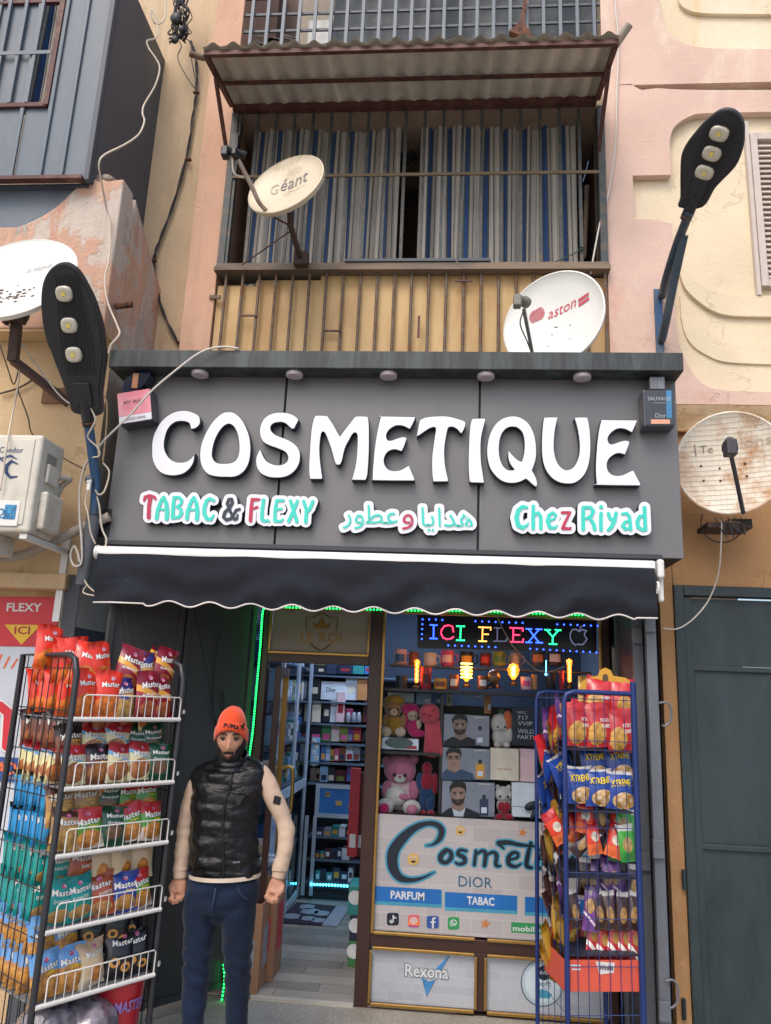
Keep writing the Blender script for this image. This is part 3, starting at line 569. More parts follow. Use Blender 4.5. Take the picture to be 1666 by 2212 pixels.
G['U'] = (K5, [[(120, 150, 1), (135, 138), (295, 135), (308, 150, 1), (290, 220), (270, 330), (260, 440), (258, 540), (270, 640), (300, 730), (345, 795), (400, 832), (445, 835), (500, 810), (545, 755), (580, 670), (595, 570), (592, 450), (575, 330), (555, 240), (530, 160, 1), (540, 140), (690, 138), (710, 165), (730, 270), (742, 400), (745, 530), (738, 660), (715, 780), (670, 890), (600, 970), (520, 1015), (430, 1022), (330, 1005), (240, 955), (165, 870), (120, 770), (97, 640), (92, 500), (98, 350), (108, 230)]])
G['E2'] = (K5, [[(885, 170, 1), (1360, 175, 1), (1362, 195, 1), (1330, 265), (1300, 335, 1), (1275, 335), (1220, 305), (1150, 290), (1085, 300), (1020, 345), (980, 400), (975, 450), (1000, 490), (1050, 490), (1120, 465), (1200, 445), (1260, 460, 1), (1262, 480, 1), (1235, 555), (1205, 630, 1), (1190, 635), (1130, 618), (1070, 630), (1010, 670), (970, 725), (962, 790), (980, 850), (1025, 895), (1090, 912), (1160, 905), (1220, 880), (1290, 845), (1315, 845, 1), (1360, 930), (1410, 1025, 1), (1405, 1048, 1), (840, 1040), (822, 1015), (812, 900), (810, 760), (818, 620), (832, 450), (855, 290)]])
def extr(loops_px, Yf, d, bev=0):
    """solid from outlines given in photo positions on plane Yf, d deep behind it"""
    v, f = fill2d(loops_px, 1, 0); b = B(); P3 = []
    for x, y, z in v: p = P(x, y, Yf); P3.append(V(p.x, Yf + (d if z < 0 else 0), p.z))
    return b.add(P3, f)
def face(loops_px, Yf):
    v, f = fill2d(loops_px); return B().add([P(x, y, Yf) for x, y, z in v], [q for q in f])
def shrink(l, d):
    """move an outline inwards by d"""
    n = len(l); A = sum(l[i][0] * l[(i + 1) % n][1] - l[(i + 1) % n][0] * l[i][1] for i in range(n)); out = []
    for i in range(n):
        a, c, e = l[i - 1], l[i], l[(i + 1) % n]; tx, ty = e[0] - a[0], e[1] - a[1]; L = math.hypot(tx, ty) + 1e-9; out.append((c[0] - ty / L * d, c[1] + tx / L * d))
    return out, A
for k in 'C O S M E T I Q U E2'.split():
    (s, ox, oy), ls = G[k]; YLt = YS - .055
    L = [[(ox + s * x, oy + s * y) for x, y in spline(l, 4)] for l in ls]
    le = mk('letter', extr(L, YLt, .053), SIDE, sg)
    inn = []
    for i, l in enumerate(L):
        q, A = shrink(l, 1.0); sgn = 1 if A > 0 else -1
        if i: sgn = -sgn
        inn.append(shrink(l, 1.0 * sgn)[0])
    mk('face', face(inn, YLt - .0025), ACR, le)
def board(name, strokes, o, s, halo, mats, step, extra=None):
    """cut-out white board with coloured letters standing on it; each entry of strokes is one letter"""
    px = [[[(o[0] + s * x, o[1] + s * y, r * s) for x, y, r in st] for st in le] for le in strokes]
    segs = [g for le in px for g in segs_of_strokes(le)]
    sg2 = segs if segs else []
    Yb = YS - .05; bd = mk(name, extr(contour(sg2 + (extra or []), halo * s, step), Yb, .049), SIDE, sg)
    mk('face', face(contour(sg2 + (extra or []), halo * s - .9, step), Yb - .002), ACR, bd)
    for le, m in zip(px, mats): mk('letter', extr(contour(segs_of_strokes(le), 0, .45), Yb - .008, .0055), m, bd)
    return bd
A1 = [[(205, 315, 17), (215, 240, 15), (245, 160, 14), (268, 130, 12)], [(268, 130, 13), (290, 190, 17), (298, 260, 18), (292, 318, 18)], [(220, 238, 9), (295, 238, 9)]]
TB = [[[(95, 160, 9), (105, 130, 13), (145, 118, 14), (185, 130, 13), (196, 150, 8)], [(150, 125, 18), (138, 220, 16), (135, 308, 17)]], A1,
      [[(358, 135, 14), (350, 200, 15), (345, 310, 16)], [(358, 133, 13), (400, 132, 13), (425, 155, 13), (418, 190, 12), (390, 210, 10)], [(380, 213, 10), (415, 235, 14), (422, 270, 16), (400, 303, 14), (350, 314, 12)]],
      [[(x + 264, y + 3, r) for x, y, r in st] for st in A1],
      [[(705, 160, 13), (670, 142, 13), (640, 165, 15), (622, 220, 17), (622, 280, 17), (645, 320, 16), (680, 325, 14), (705, 285, 6)]],
      [[(845, 240, 13), (822, 190, 14), (835, 150, 13), (862, 148, 13), (868, 180, 13), (840, 225, 14), (800, 265, 14), (790, 305, 15), (815, 330, 14), (850, 320, 13), (880, 280, 12), (900, 245, 13), (930, 235, 11)], [(840, 235, 13), (860, 280, 13), (885, 325, 14), (905, 320, 12), (915, 285, 7)]],
      [[(1040, 150, 14), (1030, 240, 15), (1025, 335, 16)], [(1040, 150, 13), (1085, 152, 13), (1104, 149, 9)], [(1035, 235, 10), (1085, 218, 11)]],
      [[(1140, 155, 15), (1128, 240, 15), (1125, 325, 15), (1150, 340, 13), (1180, 332, 9), (1190, 345, 9)]],
      [[(1255, 160, 13), (1240, 240, 14), (1238, 335, 15)], [(1255, 160, 12), (1313, 160, 12)], [(1245, 240, 10), (1295, 232, 11)], [(1240, 340, 12), (1290, 340, 12), (1308, 325, 8)]],
      [[(1375, 165, 15), (1400, 240, 15), (1430, 342, 16)], [(1435, 165, 14), (1400, 250, 14), (1358, 342, 15)]],
      [[(1490, 168, 14), (1515, 245, 15), (1508, 347, 16)], [(1570, 168, 14), (1545, 230, 14), (1515, 262, 14)]]]
board('lettering_board', TB, (287.4, 1041.3), .2474, 35, [CRIM, TURQ, TURQ, TURQ, TURQ, NAVY, CRIM, TURQ, TURQ, TURQ, TURQ], .8)
CR = [[[(285, 185, 14), (240, 175, 18), (195, 215, 22), (176, 290, 24), (195, 370, 23), (240, 397, 19), (285, 370, 12), (300, 345, 6)]],
      [[(352, 172, 18), (350, 290, 19), (350, 400, 19)], [(365, 260, 13), (405, 237, 15), (428, 280, 18), (430, 400, 18)]],
      [[(510, 322, 11), (570, 302, 11), (585, 262, 13), (550, 236, 14), (515, 265, 18), (500, 325, 20), (525, 390, 19), (570, 400, 13), (600, 370, 7)]],
      [[(650, 238, 14), (733, 236, 13), (680, 340, 15), (655, 402, 16), (735, 405, 13), (742, 388, 7)]],
      [[(870, 185, 18), (868, 300, 19), (870, 410, 19)], [(880, 180, 15), (945, 185, 17), (975, 220, 19), (955, 270, 17), (900, 300, 13)], [(930, 285, 15), (975, 350, 19), (990, 410, 19)]],
      [[(1055, 178, 20), (1056, 179, 20)], [(1055, 245, 18), (1052, 330, 18), (1055, 418, 18)]],
      [[(1130, 247, 17), (1150, 300, 17), (1185, 325, 13)], [(1210, 242, 18), (1195, 320, 19), (1160, 390, 20), (1130, 418, 16)]],
      [[(1275, 252, 13), (1320, 242, 15), (1350, 280, 17), (1358, 350, 17), (1362, 413, 17)], [(1350, 322, 11), (1300, 337, 15), (1280, 375, 18), (1305, 408, 16), (1350, 400, 11)]],
      [[(1505, 187, 19), (1510, 300, 19), (1515, 413, 19)], [(1500, 267, 11), (1455, 277, 17), (1430, 330, 19), (1440, 390, 19), (1490, 420, 15)]]]
board('lettering_board', CR, (1079.2, 1057.5), .20834, 46, [TURQ, TURQ, TURQ, CRIM] + [TURQ] * 5, .8)
# the arabic board: same construction from the built-in typeface, joined letter forms written out
ar = []; extra = []
for word, (x0, y0, x1, y1), m in (('\u0631\u0648\ufec4\ufecb', (95, 170, 708, 440), TURQ), ('\u0648', (752, 270, 882, 446), CRIM), ('\ufe8e\ufef3\ufe8d\ufeaa\ufeeb', (968, 200, 1538, 465), TURQ)):
    v, f = txt(word, bold=0, res=3); sl = (x1 - x0) * .02
    p2 = [(721.3 + .1953 * (x0 + (x1 - x0) * u), 1057.5 + .1953 * (y1 + sl * (u - .5) - (y1 - y0) * w)) for u, w in v]
    ed = {}
    for q in f:
        for a, c in zip(q, q[1:] + q[:1]): k = (min(a, c), max(a, c)); ed[k] = ed.get(k, 0) + 1
    extra += [(*p2[a], 0, *p2[c], 0) for (a, c), n in ed.items() if n == 1]; ar.append((p2, f, m))
bd = board('lettering_board', [], (0, 0), 1, 9.4, [], .8, extra)
for p2, f, m in ar: mk('word', B().add([P(x, y, YS - .058) for x, y in p2], f), m, bd)
# perfume bottles standing off the sign
def bottle_box(c, Yf, d, label, side):
    q = quad(c, Yf); t_ = thing('perfume_bottle_sign', (q(.5, 0).x, YS, q(.5, 0).z), label, 'bottle sign'); return q, t_
PINK = NT('pink_perfume'); z_ = PINK.sep(); PINK.set(col=PINK.mix(PINK.ramp(PINK.noise(9, (1, 1, 1), 3), .3, .7), hx('#e9a9b4'), hx('#dc7f90')), rough=.2, coat=.5); PINKM = PINK.m
q, tb = bottle_box([(252, 850), (325, 838), (330, 906), (257, 918)], 4.09, .1, 'pink perfume bottle shaped light box with dark round stopper, upper left corner of the sign', 0)
mk('bottle', B().slab(q, .108), mat('dark_bottle_side', '#3a3b44', .25, coat=.4), tb, bevel=.008)
mk('bottle_face', B().slab(lambda u, v, h=0: q(.02 + .96 * u, .24 + .74 * v, h), .002, .003), PINKM, tb); mk('bottle_face', B().slab(lambda u, v, h=0: q(.02 + .96 * u, .02 + .215 * v, h), .002, .003), ACR, tb)
mk('lettering', B().text('MY WAY', lambda u, v, h=0: q(.2 + .62 * u, .58 + .13 * v, h), .006), mat('dark_print', '#50323c', .5), tb)
mk('lettering', B().text('GIORGIO ARMANI', lambda u, v, h=0: q(.24 + .56 * u, .075 + .09 * v, h), .006), mat('dark_print', '#50323c', .5), tb)
c = P(293, 822, 4.10); b = B(); b.lathe([(.0, 0), (.102, 0), (.106, .01), (.106, .085), (0, .085)], V(c.x, 4.105, c.z), (0, 1, 0), 28, 1, .5); mk('stopper', b, mat('midnight_blue', '#1b2036', .2, coat=.6), tb, smooth=40)
mk('stopper_band', B().slab(rectq(288, 806, 296, 838, 4.10), .02, .0), mat('copper_tan', '#b07c5c', .35, .3), tb)
q, tb = bottle_box([(1388.6, 841.7), (1457.8, 841.7), (1459.5, 921), (1391.6, 921)], 4.09, .1, 'black perfume bottle shaped light box with blue stripe, upper right corner of the sign', 1)
mk('bottle', B().slab(q, .108), mat('dark_bottle_side', '#3a3b44', .25), tb, bevel=.008)
mk('bottle_face', B().slab(lambda u, v, h=0: q(.05 + .9 * u, .05 + .92 * v, h), .002, .003), mat('smoky_face', '#2f3138', .2, coat=.5, var=.2), tb)
mk('stripe', B().slab(lambda u, v, h=0: q(.72 + .17 * u, .22 + .75 * v, h), .001, .005), mat('steel_blue', '#3d7ea8', .3), tb); mk('gold_base', B().slab(lambda u, v, h=0: q(.22 + .6 * u, .06 + .12 * v, h), .001, .005), mat('peach', '#d79c82', .3), tb)  # blue stripe, and a peach strip for the bottle's gold base
WP = mat('pale_print', '#aab4bd', .5)
for s_, u0, v0, w_, h_ in (('SAUVAGE', .14, .69, .72, .1), ('eau de parfum', .3, .6, .4, .05), ('Dior', .36, .22, .34, .12)): mk('lettering', B().text(s_, lambda u, v, h=0: q(u0 + w_ * u, v0 + h_ * v, h), .007), WP, tb)
mk('stopper', B().slab(rectq(1404, 813, 1438, 841, 4.11), .07), mat('smoky_cap', '#6e6f73', .25, .3), tb, bevel=.004)
for i in range(3): mk('highlight_strip', B().slab(rectq(1423 + i * 4, 815, 1425 + i * 4, 840, 4.11), .002, .003), WP, tb)
# ================================================================ awning
aw = thing('awning', ((xsL + xsR) / 2, YS, zsB - .1), 'dark navy roll out awning with white front bar and wavy white hem', 'awning')
CLN = mat('navy_canvas', '#2a2d34', .9, var=.12, vs=5, st=(.6, 1, 1), bump=.2, bs=300, spec=.15, col2='#363b44', amt=.2)
YB = 4.13; a, c = P(216, 1193, YB), P(1412, 1226, YB); zz = a.z
tilt = lambda u: a.z + (c.z - a.z) * u
b = B(); n = 10; rad = .034
b.tube([V(a.x + (c.x - a.x) * u, YB, tilt(u)) for u in (0, .5, 1)], [(.036, .036)] * 3, 14); mk('front_bar', b, mat('white_aluminium', '#e8e8e6', .35, var=.03), aw, smooth=50)
mk('rolled_canvas', B().b2((a.x + .02, YB + .045, zsB - .045), (c.x, YS + .33, zsB - .003)), CLN, aw)
mk('cassette', B().b2((a.x + .02, YB + .04, zsB - .012), (c.x + .06, YB + .06, zsB + .012)), mat('dark_strip', '#33363d', .5), aw)
HB = [(208, 1301), (260, 1303), (310, 1304), (352, 1297), (375, 1293), (400, 1297), (428, 1306)]
def hem(u):
    x = 208 + u * 1207; base = 1302 + u * 35
    return base + (-6 * math.cos((x - 372) / 87.5 * 6.283) if 320 < x < 1370 else 1)
pl = [];
def val(u, v):
    top = V(a.x + .004 + (c.x - a.x - .008) * u, YB - .03, tilt(u)); bot = P(208 + u * 1207, hem(u), YB + .06)
    p = top * (1 - v) + bot * v; p.y = YB - .034 + .05 * v * v + .012 * math.sin(v * 9 + u * 11 + 2 * math.sin(u * 23)) * v + .008 * math.sin(u * 40 + v * 3) * v; return p
mk('valance', B().grid(val, 120, 14), CLN, aw, smooth=180)
b = B(); b.tube([val(i / 200, 1) for i in range(201)], .0052, 6); mk('hem_piping', b, mat('white_piping', '#d2ccc8', .7), aw, smooth=180)
b = B(); e = V(c.x + .018, YB, c.z); b.box(e + V(.012, .02, -.01), (.036, .12, .1)); b.box(e + V(.02, .03, -.11), (.03, .05, .14)); mk('end_bracket', b, WHITE, aw, bevel=.012)
b = B(); b.tube([e + V(-.006, -.02, -.11) + V(0, .022 * math.cos(t_ * .5236), .03 * math.sin(t_ * .5236)) for t_ in range(13)], .006, 6); mk('crank_eye', b, WHITE, aw)
mk('end_cap', B().lathe([(.036, 0), (.04, .006), (.04, .02), (.02, .028)], V(a.x, YB, a.z), (-1, 0, 0), 14), WHITE, aw, smooth=40)
# ================================================================ lamps, dishes, air conditioner, cables on the walls
LAMPB = mat('lamp_black', '#26272b', .5, .1, var=.2, vs=30, st=(1, .2, 1))
POLEB = mat('blue_grey_tube', '#40505e', .45, .2, var=.15, vs=8, col2='#5a5f62', amt=.4)
BLUEP = mat('blue_painted_tube', '#2f5277', .5, .1, var=.2, vs=7, col2='#53606c', amt=.5)
LENS = mat('led_lens', '#c4bfae', .15, var=.1, coat=.8); CHIP = mat('led_chip', '#e3cf6c', .4)
def led_lamp(out, base, tip, Yb, Yt, leds, lw, lh, label, arm, plate, bm):
    ax = V(tip[0] - base[0], tip[1] - base[1], 0); L2 = ax.length_squared
    S = lambda x, y: P(x, y, Yb + (Yt - Yb) * ((x - base[0]) * ax.x + (y - base[1]) * ax.y) / L2)
    ctr = S((base[0] + tip[0]) / 2, (base[1] + tip[1]) / 2); T = (S(*tip) - S(*base)).normalized(); Wd = S(base[0] + ax.y * .2, base[1] - ax.x * .2) - S(*base); Nn = T.cross(Wd).normalized()
    if Nn.y > 0: Nn = -Nn
    Wd = Nn.cross(T)
    root = thing('street_lamp', arm[0], label, 'street lamp', 'LED street lamps on wall arms')
    o = spline(out, 4); mk('housing', B().prism([S(*p) for p in o], -Nn * .05), LAMPB, root, bevel=.012)
    cx = sum(p[0] for p in o) / len(o); cy = sum(p[1] for p in o) / len(o)
    mk('underside', B().prism([S(cx + (x - cx) * .9, cy + (y - cy) * .93) + Nn * .006 for x, y in o], -Nn * .005), LAMPB, root)
    for i in range(-4, 5):
        pts = [S(*base) + T * s + Wd * (i * .016 * (.55 + .75 * math.sin(min(1, s / .62) * 2.6))) + Nn * .007 for s in np.linspace(.22, (S(*tip) - S(*base)).length - .06, 9)]
        mk('rib', B().tube(pts, .0022, 4), LAMPB, root)
    for x, y in leds:
        p = S(x, y) + Nn * .006; le = mk('led_module', B().prism([p + Wd * (lw * math.copysign(abs(math.cos(a)) ** .7, math.cos(a)) * 1.12) + T * (lh * math.copysign(abs(math.sin(a)) ** .7, math.sin(a)) * 1.12) + Nn * .004 for a in np.linspace(0, 6.283, 24, endpoint=False)], -Nn * .006), BLACK, root)
        b = B(); vs = []
        for k, (r, h) in enumerate([(1, .005), (.97, .018), (.8, .026), (.45, .024), (0.01, .022)]): vs += [p + Wd * (lw * r * math.copysign(abs(math.cos(a)) ** .75, math.cos(a))) + T * (lh * r * math.copysign(abs(math.sin(a)) ** .75, math.sin(a))) + Nn * h for a in np.linspace(0, 6.283, 24, endpoint=False)]
        b.add(vs, [(k * 24 + j, k * 24 + (j + 1) % 24, (k + 1) * 24 + (j + 1) % 24, (k + 1) * 24 + j) for k in range(4) for j in range(24)]); mk('lens', b, LENS, le, smooth=180)
        c = p + Nn * .028; mk('led_chip', B().prism([c + Wd * (.011 * i) + T * (.011 * j) for i, j in ((-1, -1), (1, -1), (1, 1), (-1, 1))], -Nn * .002), CHIP, le)
    p = S(*base); mk('driver_cover', B().prism([p + T * (.05 + .13 * j) + Wd * (.045 * i) + Nn * .018 for i, j in ((-1, 0), (1, 0), (1, 1), (-1, 1))], -Nn * .015), LAMPB, root, bevel=.006)
    mk('socket', B().tube([p + T * .08 - Nn * .01, p - T * .07 - Nn * .012], .034, 12), LAMPB, root, smooth=50)
    for q in arm[1:]: mk('arm', B().tube(curve3(q, 5), .027, 12), bm, root, smooth=50)
    if plate: mk('wall_plate', B().bar(plate[0], plate[1], .05, .012), BLUEP, root)
    b = B(); b.tube([p - T * .05 + Wd * .03 * math.cos(a) + Nn * .03 * math.sin(a) for a in np.linspace(0, 6.3, 14)], .005, 5); mk('clamp', b, RUST, root)
RO = [(1466, 449), (1469, 427), (1469, 385), (1471, 339), (1482, 312), (1499, 289), (1518, 267), (1536, 251), (1553, 239), (1571, 235), (1588, 240), (1600, 252), (1607, 268), (1608, 290), (1606, 316), (1594, 352), (1577, 374), (1561, 390), (1543, 410), (1517, 449)]
led_lamp(RO, (1491, 450), (1580, 237), 4.12, 3.66, [(1555, 287), (1539, 330), (1523, 371)], .052, .040, 'black LED street lamp high on the cream wall right of the loggia',
         [P(1425, 757, YW), [P(1431, 640, YW - .03), P(1440, 600, 4.55), P(1462, 530, 4.35), P(1490, 458, 4.13)], [P(1430, 735, YW - .03), P(1440, 690, 4.6), P(1458, 600, 4.45), P(1478, 508, 4.28)]], (P(1421, 625, YW - .015), P(1427, 770, YW - .015)), POLEB)
LO = [(159, 893), (148, 867), (138, 838), (129, 813), (118, 786), (108, 759), (100, 740), (91, 700), (87, 653), (91, 612), (104, 585), (122, 570), (140, 566), (157, 574), (171, 587), (187, 614), (200, 640), (209, 664), (221, 705), (226, 744), (228, 775), (223, 815), (219, 854), (216, 897)]
led_lamp(LO, (187, 895), (140, 567), 3.9, 3.45, [(141, 634), (152, 702), (162, 765)], .044, .042, 'black LED street lamp on a blue arm left of the sign',
         [P(205, 1255, YL), [P(190, 905, 3.92), P(197, 960, 4.0), P(206, 1030, 4.08), P(207, 1060, 4.1)], [P(207, 1060, 4.1), P(203, 1110, 4.13), P(192, 1180, 4.17), P(182, 1255, 4.2)]], None, BLUEP)
# ---- satellite dishes
DISHW = mat('white_dish', '#e2e2de', .35, var=.03); DISHC = mat('cream_dish', '#cfc3ab', .5, var=.06, vs=5, col2='#b5a488', amt=.2)
DISHR = NT('rust_stained_dish'); k = DISHR.mix(DISHR.ramp(DISHR.noise(5, det=8, rough=.7), .47, .64), hx('#e6dfd1'), hx('#b98a5e')); DISHR.set(col=k, rough=.6); DISHR = DISHR.m
def dish(c, ang, tilt, R, m, label, depth=.07, aspect=1.0, name='satellite_dish'):
    toV = (V(0, 0, CAMZ) - c).normalized(); sx = toV.cross(V(0, 0, 1)).normalized() * -1; sy = sx.cross(toV) * -1
    if sx.x < 0: sx = -sx
    if sy.z < 0: sy = -sy
    a = math.radians(ang); d = sx * math.cos(a) + sy * math.sin(a); e = sx * -math.sin(a) + sy * math.cos(a); n = toV * math.cos(tilt) + d * math.sin(tilt); m1 = d * math.cos(tilt) - toV * math.sin(tilt)
    root = thing(name, c - n * .15, label, 'satellite dish')
    F = lambda r, t, h=0: c + m1 * (R * aspect * r * math.cos(t)) + e * (R * r * math.sin(t)) + n * (depth * (r * r - 1) + h)
    b = B(); K = [0.001, .2, .4, .6, .8, .97]; vs = [F(r, j * 6.283 / 48) for r in K for j in range(48)] + [F(1, j * 6.283 / 48, .006) for j in range(48)] + [F(1.025, j * 6.283 / 48, 0) for j in range(48)] + [F(1.0, j * 6.283 / 48, -.03) for j in range(48)] + [F(r, j * 6.283 / 48, -.012) for r in (.8, .4, .001) for j in range(48)]
    b.add(vs, [(k * 48 + j, k * 48 + (j + 1) % 48, (k + 1) * 48 + (j + 1) % 48, (k + 1) * 48 + j) for k in range(11) for j in range(48)]); mk('reflector', b, m, root, smooth=45)
    # plane for print: x right across the dish, y up
    def pr(x, y, h=.004):
        r2 = (x * x + y * y) / (R * R); q = c + (sx - n * sx.dot(n)).normalized() * x + n.cross((sx - n * sx.dot(n)).normalized()) * y; return q + n * (depth * (r2 - 1) + h)
    return root, F, n, pr
FADE = mat('faded_grey_print', '#7b7a78', .6); REDP = mat('faded_red_print', '#c2505e', .5)
GREYM = mat('galvanised_arm', '#8d8d8b', .4, .5, var=.15)
def lnb(root, p, d, s=1, m=None):
    d = d.normalized(); mk('lnb', B().lathe([(.0, -.05 * s), (.022 * s, -.05 * s), (.022 * s, .0), (.034 * s, .02 * s), (.034 * s, .05 * s), (0, .055 * s)], p, d, 14), m or BLACK, root, smooth=40)
    mk('lnb_body', B().box(p - d * .05 * s + V(0, 0, -.03 * s), (.045 * s, .06 * s, .07 * s)), m or BLACK, root, bevel=.008)
# aston
c = P(1194, 690, 4.42); root, F, n, pr = dish(c, 128, .66, .325, DISHW, 'clean white satellite dish with red lettering, sitting on the sign cap right of centre')
mk('lettering', B().text('aston', lambda u, v, h=0: pr(-.055 + .19 * u, .05 + .055 * v + .03 * u), 0, shear=.25), REDP, root)
for k in range(7):
    y = .055 + .012 * k; hw = math.sqrt(max(0, .05 ** 2 - (y - .09) ** 2)); mk('emblem_line', B().add([pr(-.125 - hw, y - .01), pr(-.125 + hw, y + .012), pr(-.125 + hw, y + .019), pr(-.125 - hw, y - .003)], [(0, 1, 2, 3)]), REDP, root)
for k in range(2): mk('print_block', B().add([pr(.15, .1 - k * .03), pr(.225, .115 - k * .03), pr(.225, .135 - k * .03), pr(.15, .12 - k * .03)], [(0, 1, 2, 3)]), REDP, root)
for x, y in ((-.03, -.06), (.09, -.03), (-.05, -.14), (.09, -.13)): mk('bolt', B().ball(pr(x, y), .007, 8, 5), DISHW, root)
lp = P(1128, 648, 4.15); mk('feed_arm', B().tube([P(1132, 668, 4.17), P(1150, 760, 4.4)], .012, 8), GREYM, root); lnb(root, lp, c - lp, 1, mat('lnb_beige', '#77756c', .5, var=.2)); b = B(); b.tube(curve3([P(1130, 675, 4.15), P(1124, 700, 4.16), P(1138, 735, 4.2), P(1150, 765, 4.3)]), .0045, 6); mk('feed_cable', b, mat('dark_green_cable', '#22403c', .5), root)
mk('mount', B().tube([c - n * .08, V(c.x + .1, YW, c.z - .25)], .025, 8), GREYM, root)
# the tilted cream one in front of the curtains
c = P(617, 397, 4.22); root, F, n, pr = dish(c, 126, 1.06, .262, DISHC, 'cream satellite dish with worn grey lettering in front of the left loggia curtain', .05)
mk('lettering', B().text('G', lambda u, v, h=0: pr(-.13 + .06 * u, .0 + .09 * v), 0, shear=.2), mat('ghost_print', '#b9ad98', .6), root); mk('lettering', B().text('éant', lambda u, v, h=0: pr(-.06 + .2 * u, .01 + .105 * v), 0, shear=.2), FADE, root)
mk('lettering', B().text('Electronics', lambda u, v, h=0: pr(.0 + .13 * u, -.03 + .02 * v), 0), mat('ghost_print', '#b9ad98', .6), root)
lp = P(503, 330, 3.98); mk('feed_arm', B().tube(curve3([P(515, 345, 4.0), P(545, 405, 4.08), P(562, 440, 4.14), P(590, 468, 4.3)]), .014, 8), mat('dusty_arm', '#9a8d80', .5, .2, var=.2, col2='#7a4f33', amt=.4), root, smooth=50); lnb(root, lp, c - lp, .95); lnb(root, lp + V(.045, .0, .0), c - lp, .7)
b = B(); b.tube(curve3([lp + V(-.0, 0, -.04), P(505, 372, 4.0), P(520, 382, 4.03), P(533, 383, 4.06)]), .006, 6); mk('feed_cable', b, mat('cream_cable', '#cbbfae', .6), root)
mk('mast', B().tube([P(627, 460, 4.3), P(628, 488, 4.33), P(648, 555, 4.62)], .02, 8), mat('dark_rust', '#4b3934', .7, var=.2), root); mk('mast_foot', B().box(P(651, 560, 4.64), (.1, .06, .1)), mat('dark_rust', '#4b3934', .7), root, bevel=.008); mk('stay', B().tube([P(590, 468, 4.32), P(628, 488, 4.34)], .006, 6), RUST, root); mk('stay', B().tube([P(523, 572, 4.66), P(626, 500, 4.36)], .005, 6), RUST, root)
# left edge
c = P(33, 598, 3.75); root, F, n, pr = dish(c, 128, 1.04, .345, DISHW, 'dirty white satellite dish cut by the left edge above the left street lamp', .05)
mk('lettering', B().text('Al Hamidi', lambda u, v, h=0: pr(.03 + .16 * u, .08 + .045 * v), 0, shear=.3), mat('ghost_print_grey', '#a9a8a4', .6), root)
b = B()
for i in range(60):
    x, y = rnd.gauss(-.06, .09), rnd.gauss(-.13, .04); s_ = rnd.uniform(.004, .014); b.add([pr(x + s_ * math.cos(k * 1.257) * rnd.uniform(.6, 1.6), y + s_ * .7 * math.sin(k * 1.257)) for k in range(5)], [(0, 1, 2, 3, 4)])
o = mk('rust_spots', b, mat('rust_spot', '#5d463b', .8), root, kind='stuff')
DR = mat('dark_rust', '#4b3934', .7); b = B()
mk('bracket', B().bar(P(5, 672, 3.95), P(55, 690, 3.95), .06, .05), DR, root); mk('mast', B().bar(P(38, 680, 3.98), P(28, 780, 4.0), .055, .04), DR, root); mk('boom', B().bar(P(28, 778, 4.0), P(150, 872, 4.26), .05, .04, (0, 0, 1)), DR, root); mk('wall_plate', B().bar(P(92, 855, YL - .01), P(150, 855, YL - .01), .1, .012, (0, -1, 0)), mat('rusty_plate', '#7a5842', .8, var=.2), root)
for i in range(6): mk('tooth', B().box(P(12 + i * 9, 695 - i * 3, 3.93), (.018, .04, .03)), DR, root)
# right edge, gridded and stained with rust
c = P(1578, 999, 4.38); root, F, n, pr = dish(c, 100, .2, .295, DISHR, 'rust stained cream satellite dish with grid embossing on the wall right of the sign', .05)
b = B()
for i in range(-9, 10):
    q = i / 9.5 * .285; h = math.sqrt(.285 ** 2 - q * q)
    for A_ in (0, 1):
        pts = [pr(*((q, y) if A_ else (y, q)), .0025) for y in np.linspace(-h, h, 9)]; b.tube(pts, .0011, 3, False)
mk('embossed_grid', b, mat('grid_line', '#dacfbc', .7), root, kind='stuff')
mk('lettering', B().text('Te', lambda u, v, h=0: pr(-.16 + .07 * u, .075 + .045 * v), 0), FADE, root); mk('lettering', B().text('ions', lambda u, v, h=0: pr(.06 + .16 * u, .095 + .05 * v), 0), mat('ghost_print', '#b9ad98', .6), root)
for x, y in ((-.16, .0), (-.06, -.02), (.075, -.005), (-.15, -.09), (-.06, -.095), (.08, -.08)): mk('hole', B().ball(pr(x, y, 0), .007, 8, 5), BLACK, root)
mk('streak', B().add([pr(-.19, .13), pr(-.185, .13), pr(-.178, .06), pr(-.186, .06)], [(0, 1, 2, 3)]), FADE, root)
lp = P(1577, 962, 4.1); lnb(root, lp, c - lp, 1.25, mat('lnb_grey', '#3d3c40', .5)); mk('feed_arm', B().tube(curve3([P(1580, 985, 4.12), P(1592, 1040, 4.2), P(1606, 1108, 4.36)]), .012, 8), mat('lnb_grey', '#3d3c40', .5), root)
mk('mount', B().box(P(1565, 1142, 4.6), (.25, .2, .03)), DR, root); b = B()
for k in range(5): b.tube(curve3([P(1545 + k * 14, 1118, 4.45), P(1560 + k * 12 + rnd.uniform(-9, 9), 1148 + rnd.uniform(-5, 14), 4.42), P(1590 + rnd.uniform(-20, 20), 1125, 4.44), P(1625, 1122 + k * 3, 4.42)]), .004, 5)
mk('cable_coil', b, BLACK, root, kind='stuff')
b = B(); b.tube([P(1560 + 46 * math.cos(a), 1130 + 42 * math.sin(a), 4.5) for a in np.linspace(.2, 3.6, 20)], .004, 5); mk('cable_loop', b, BLACK, root)
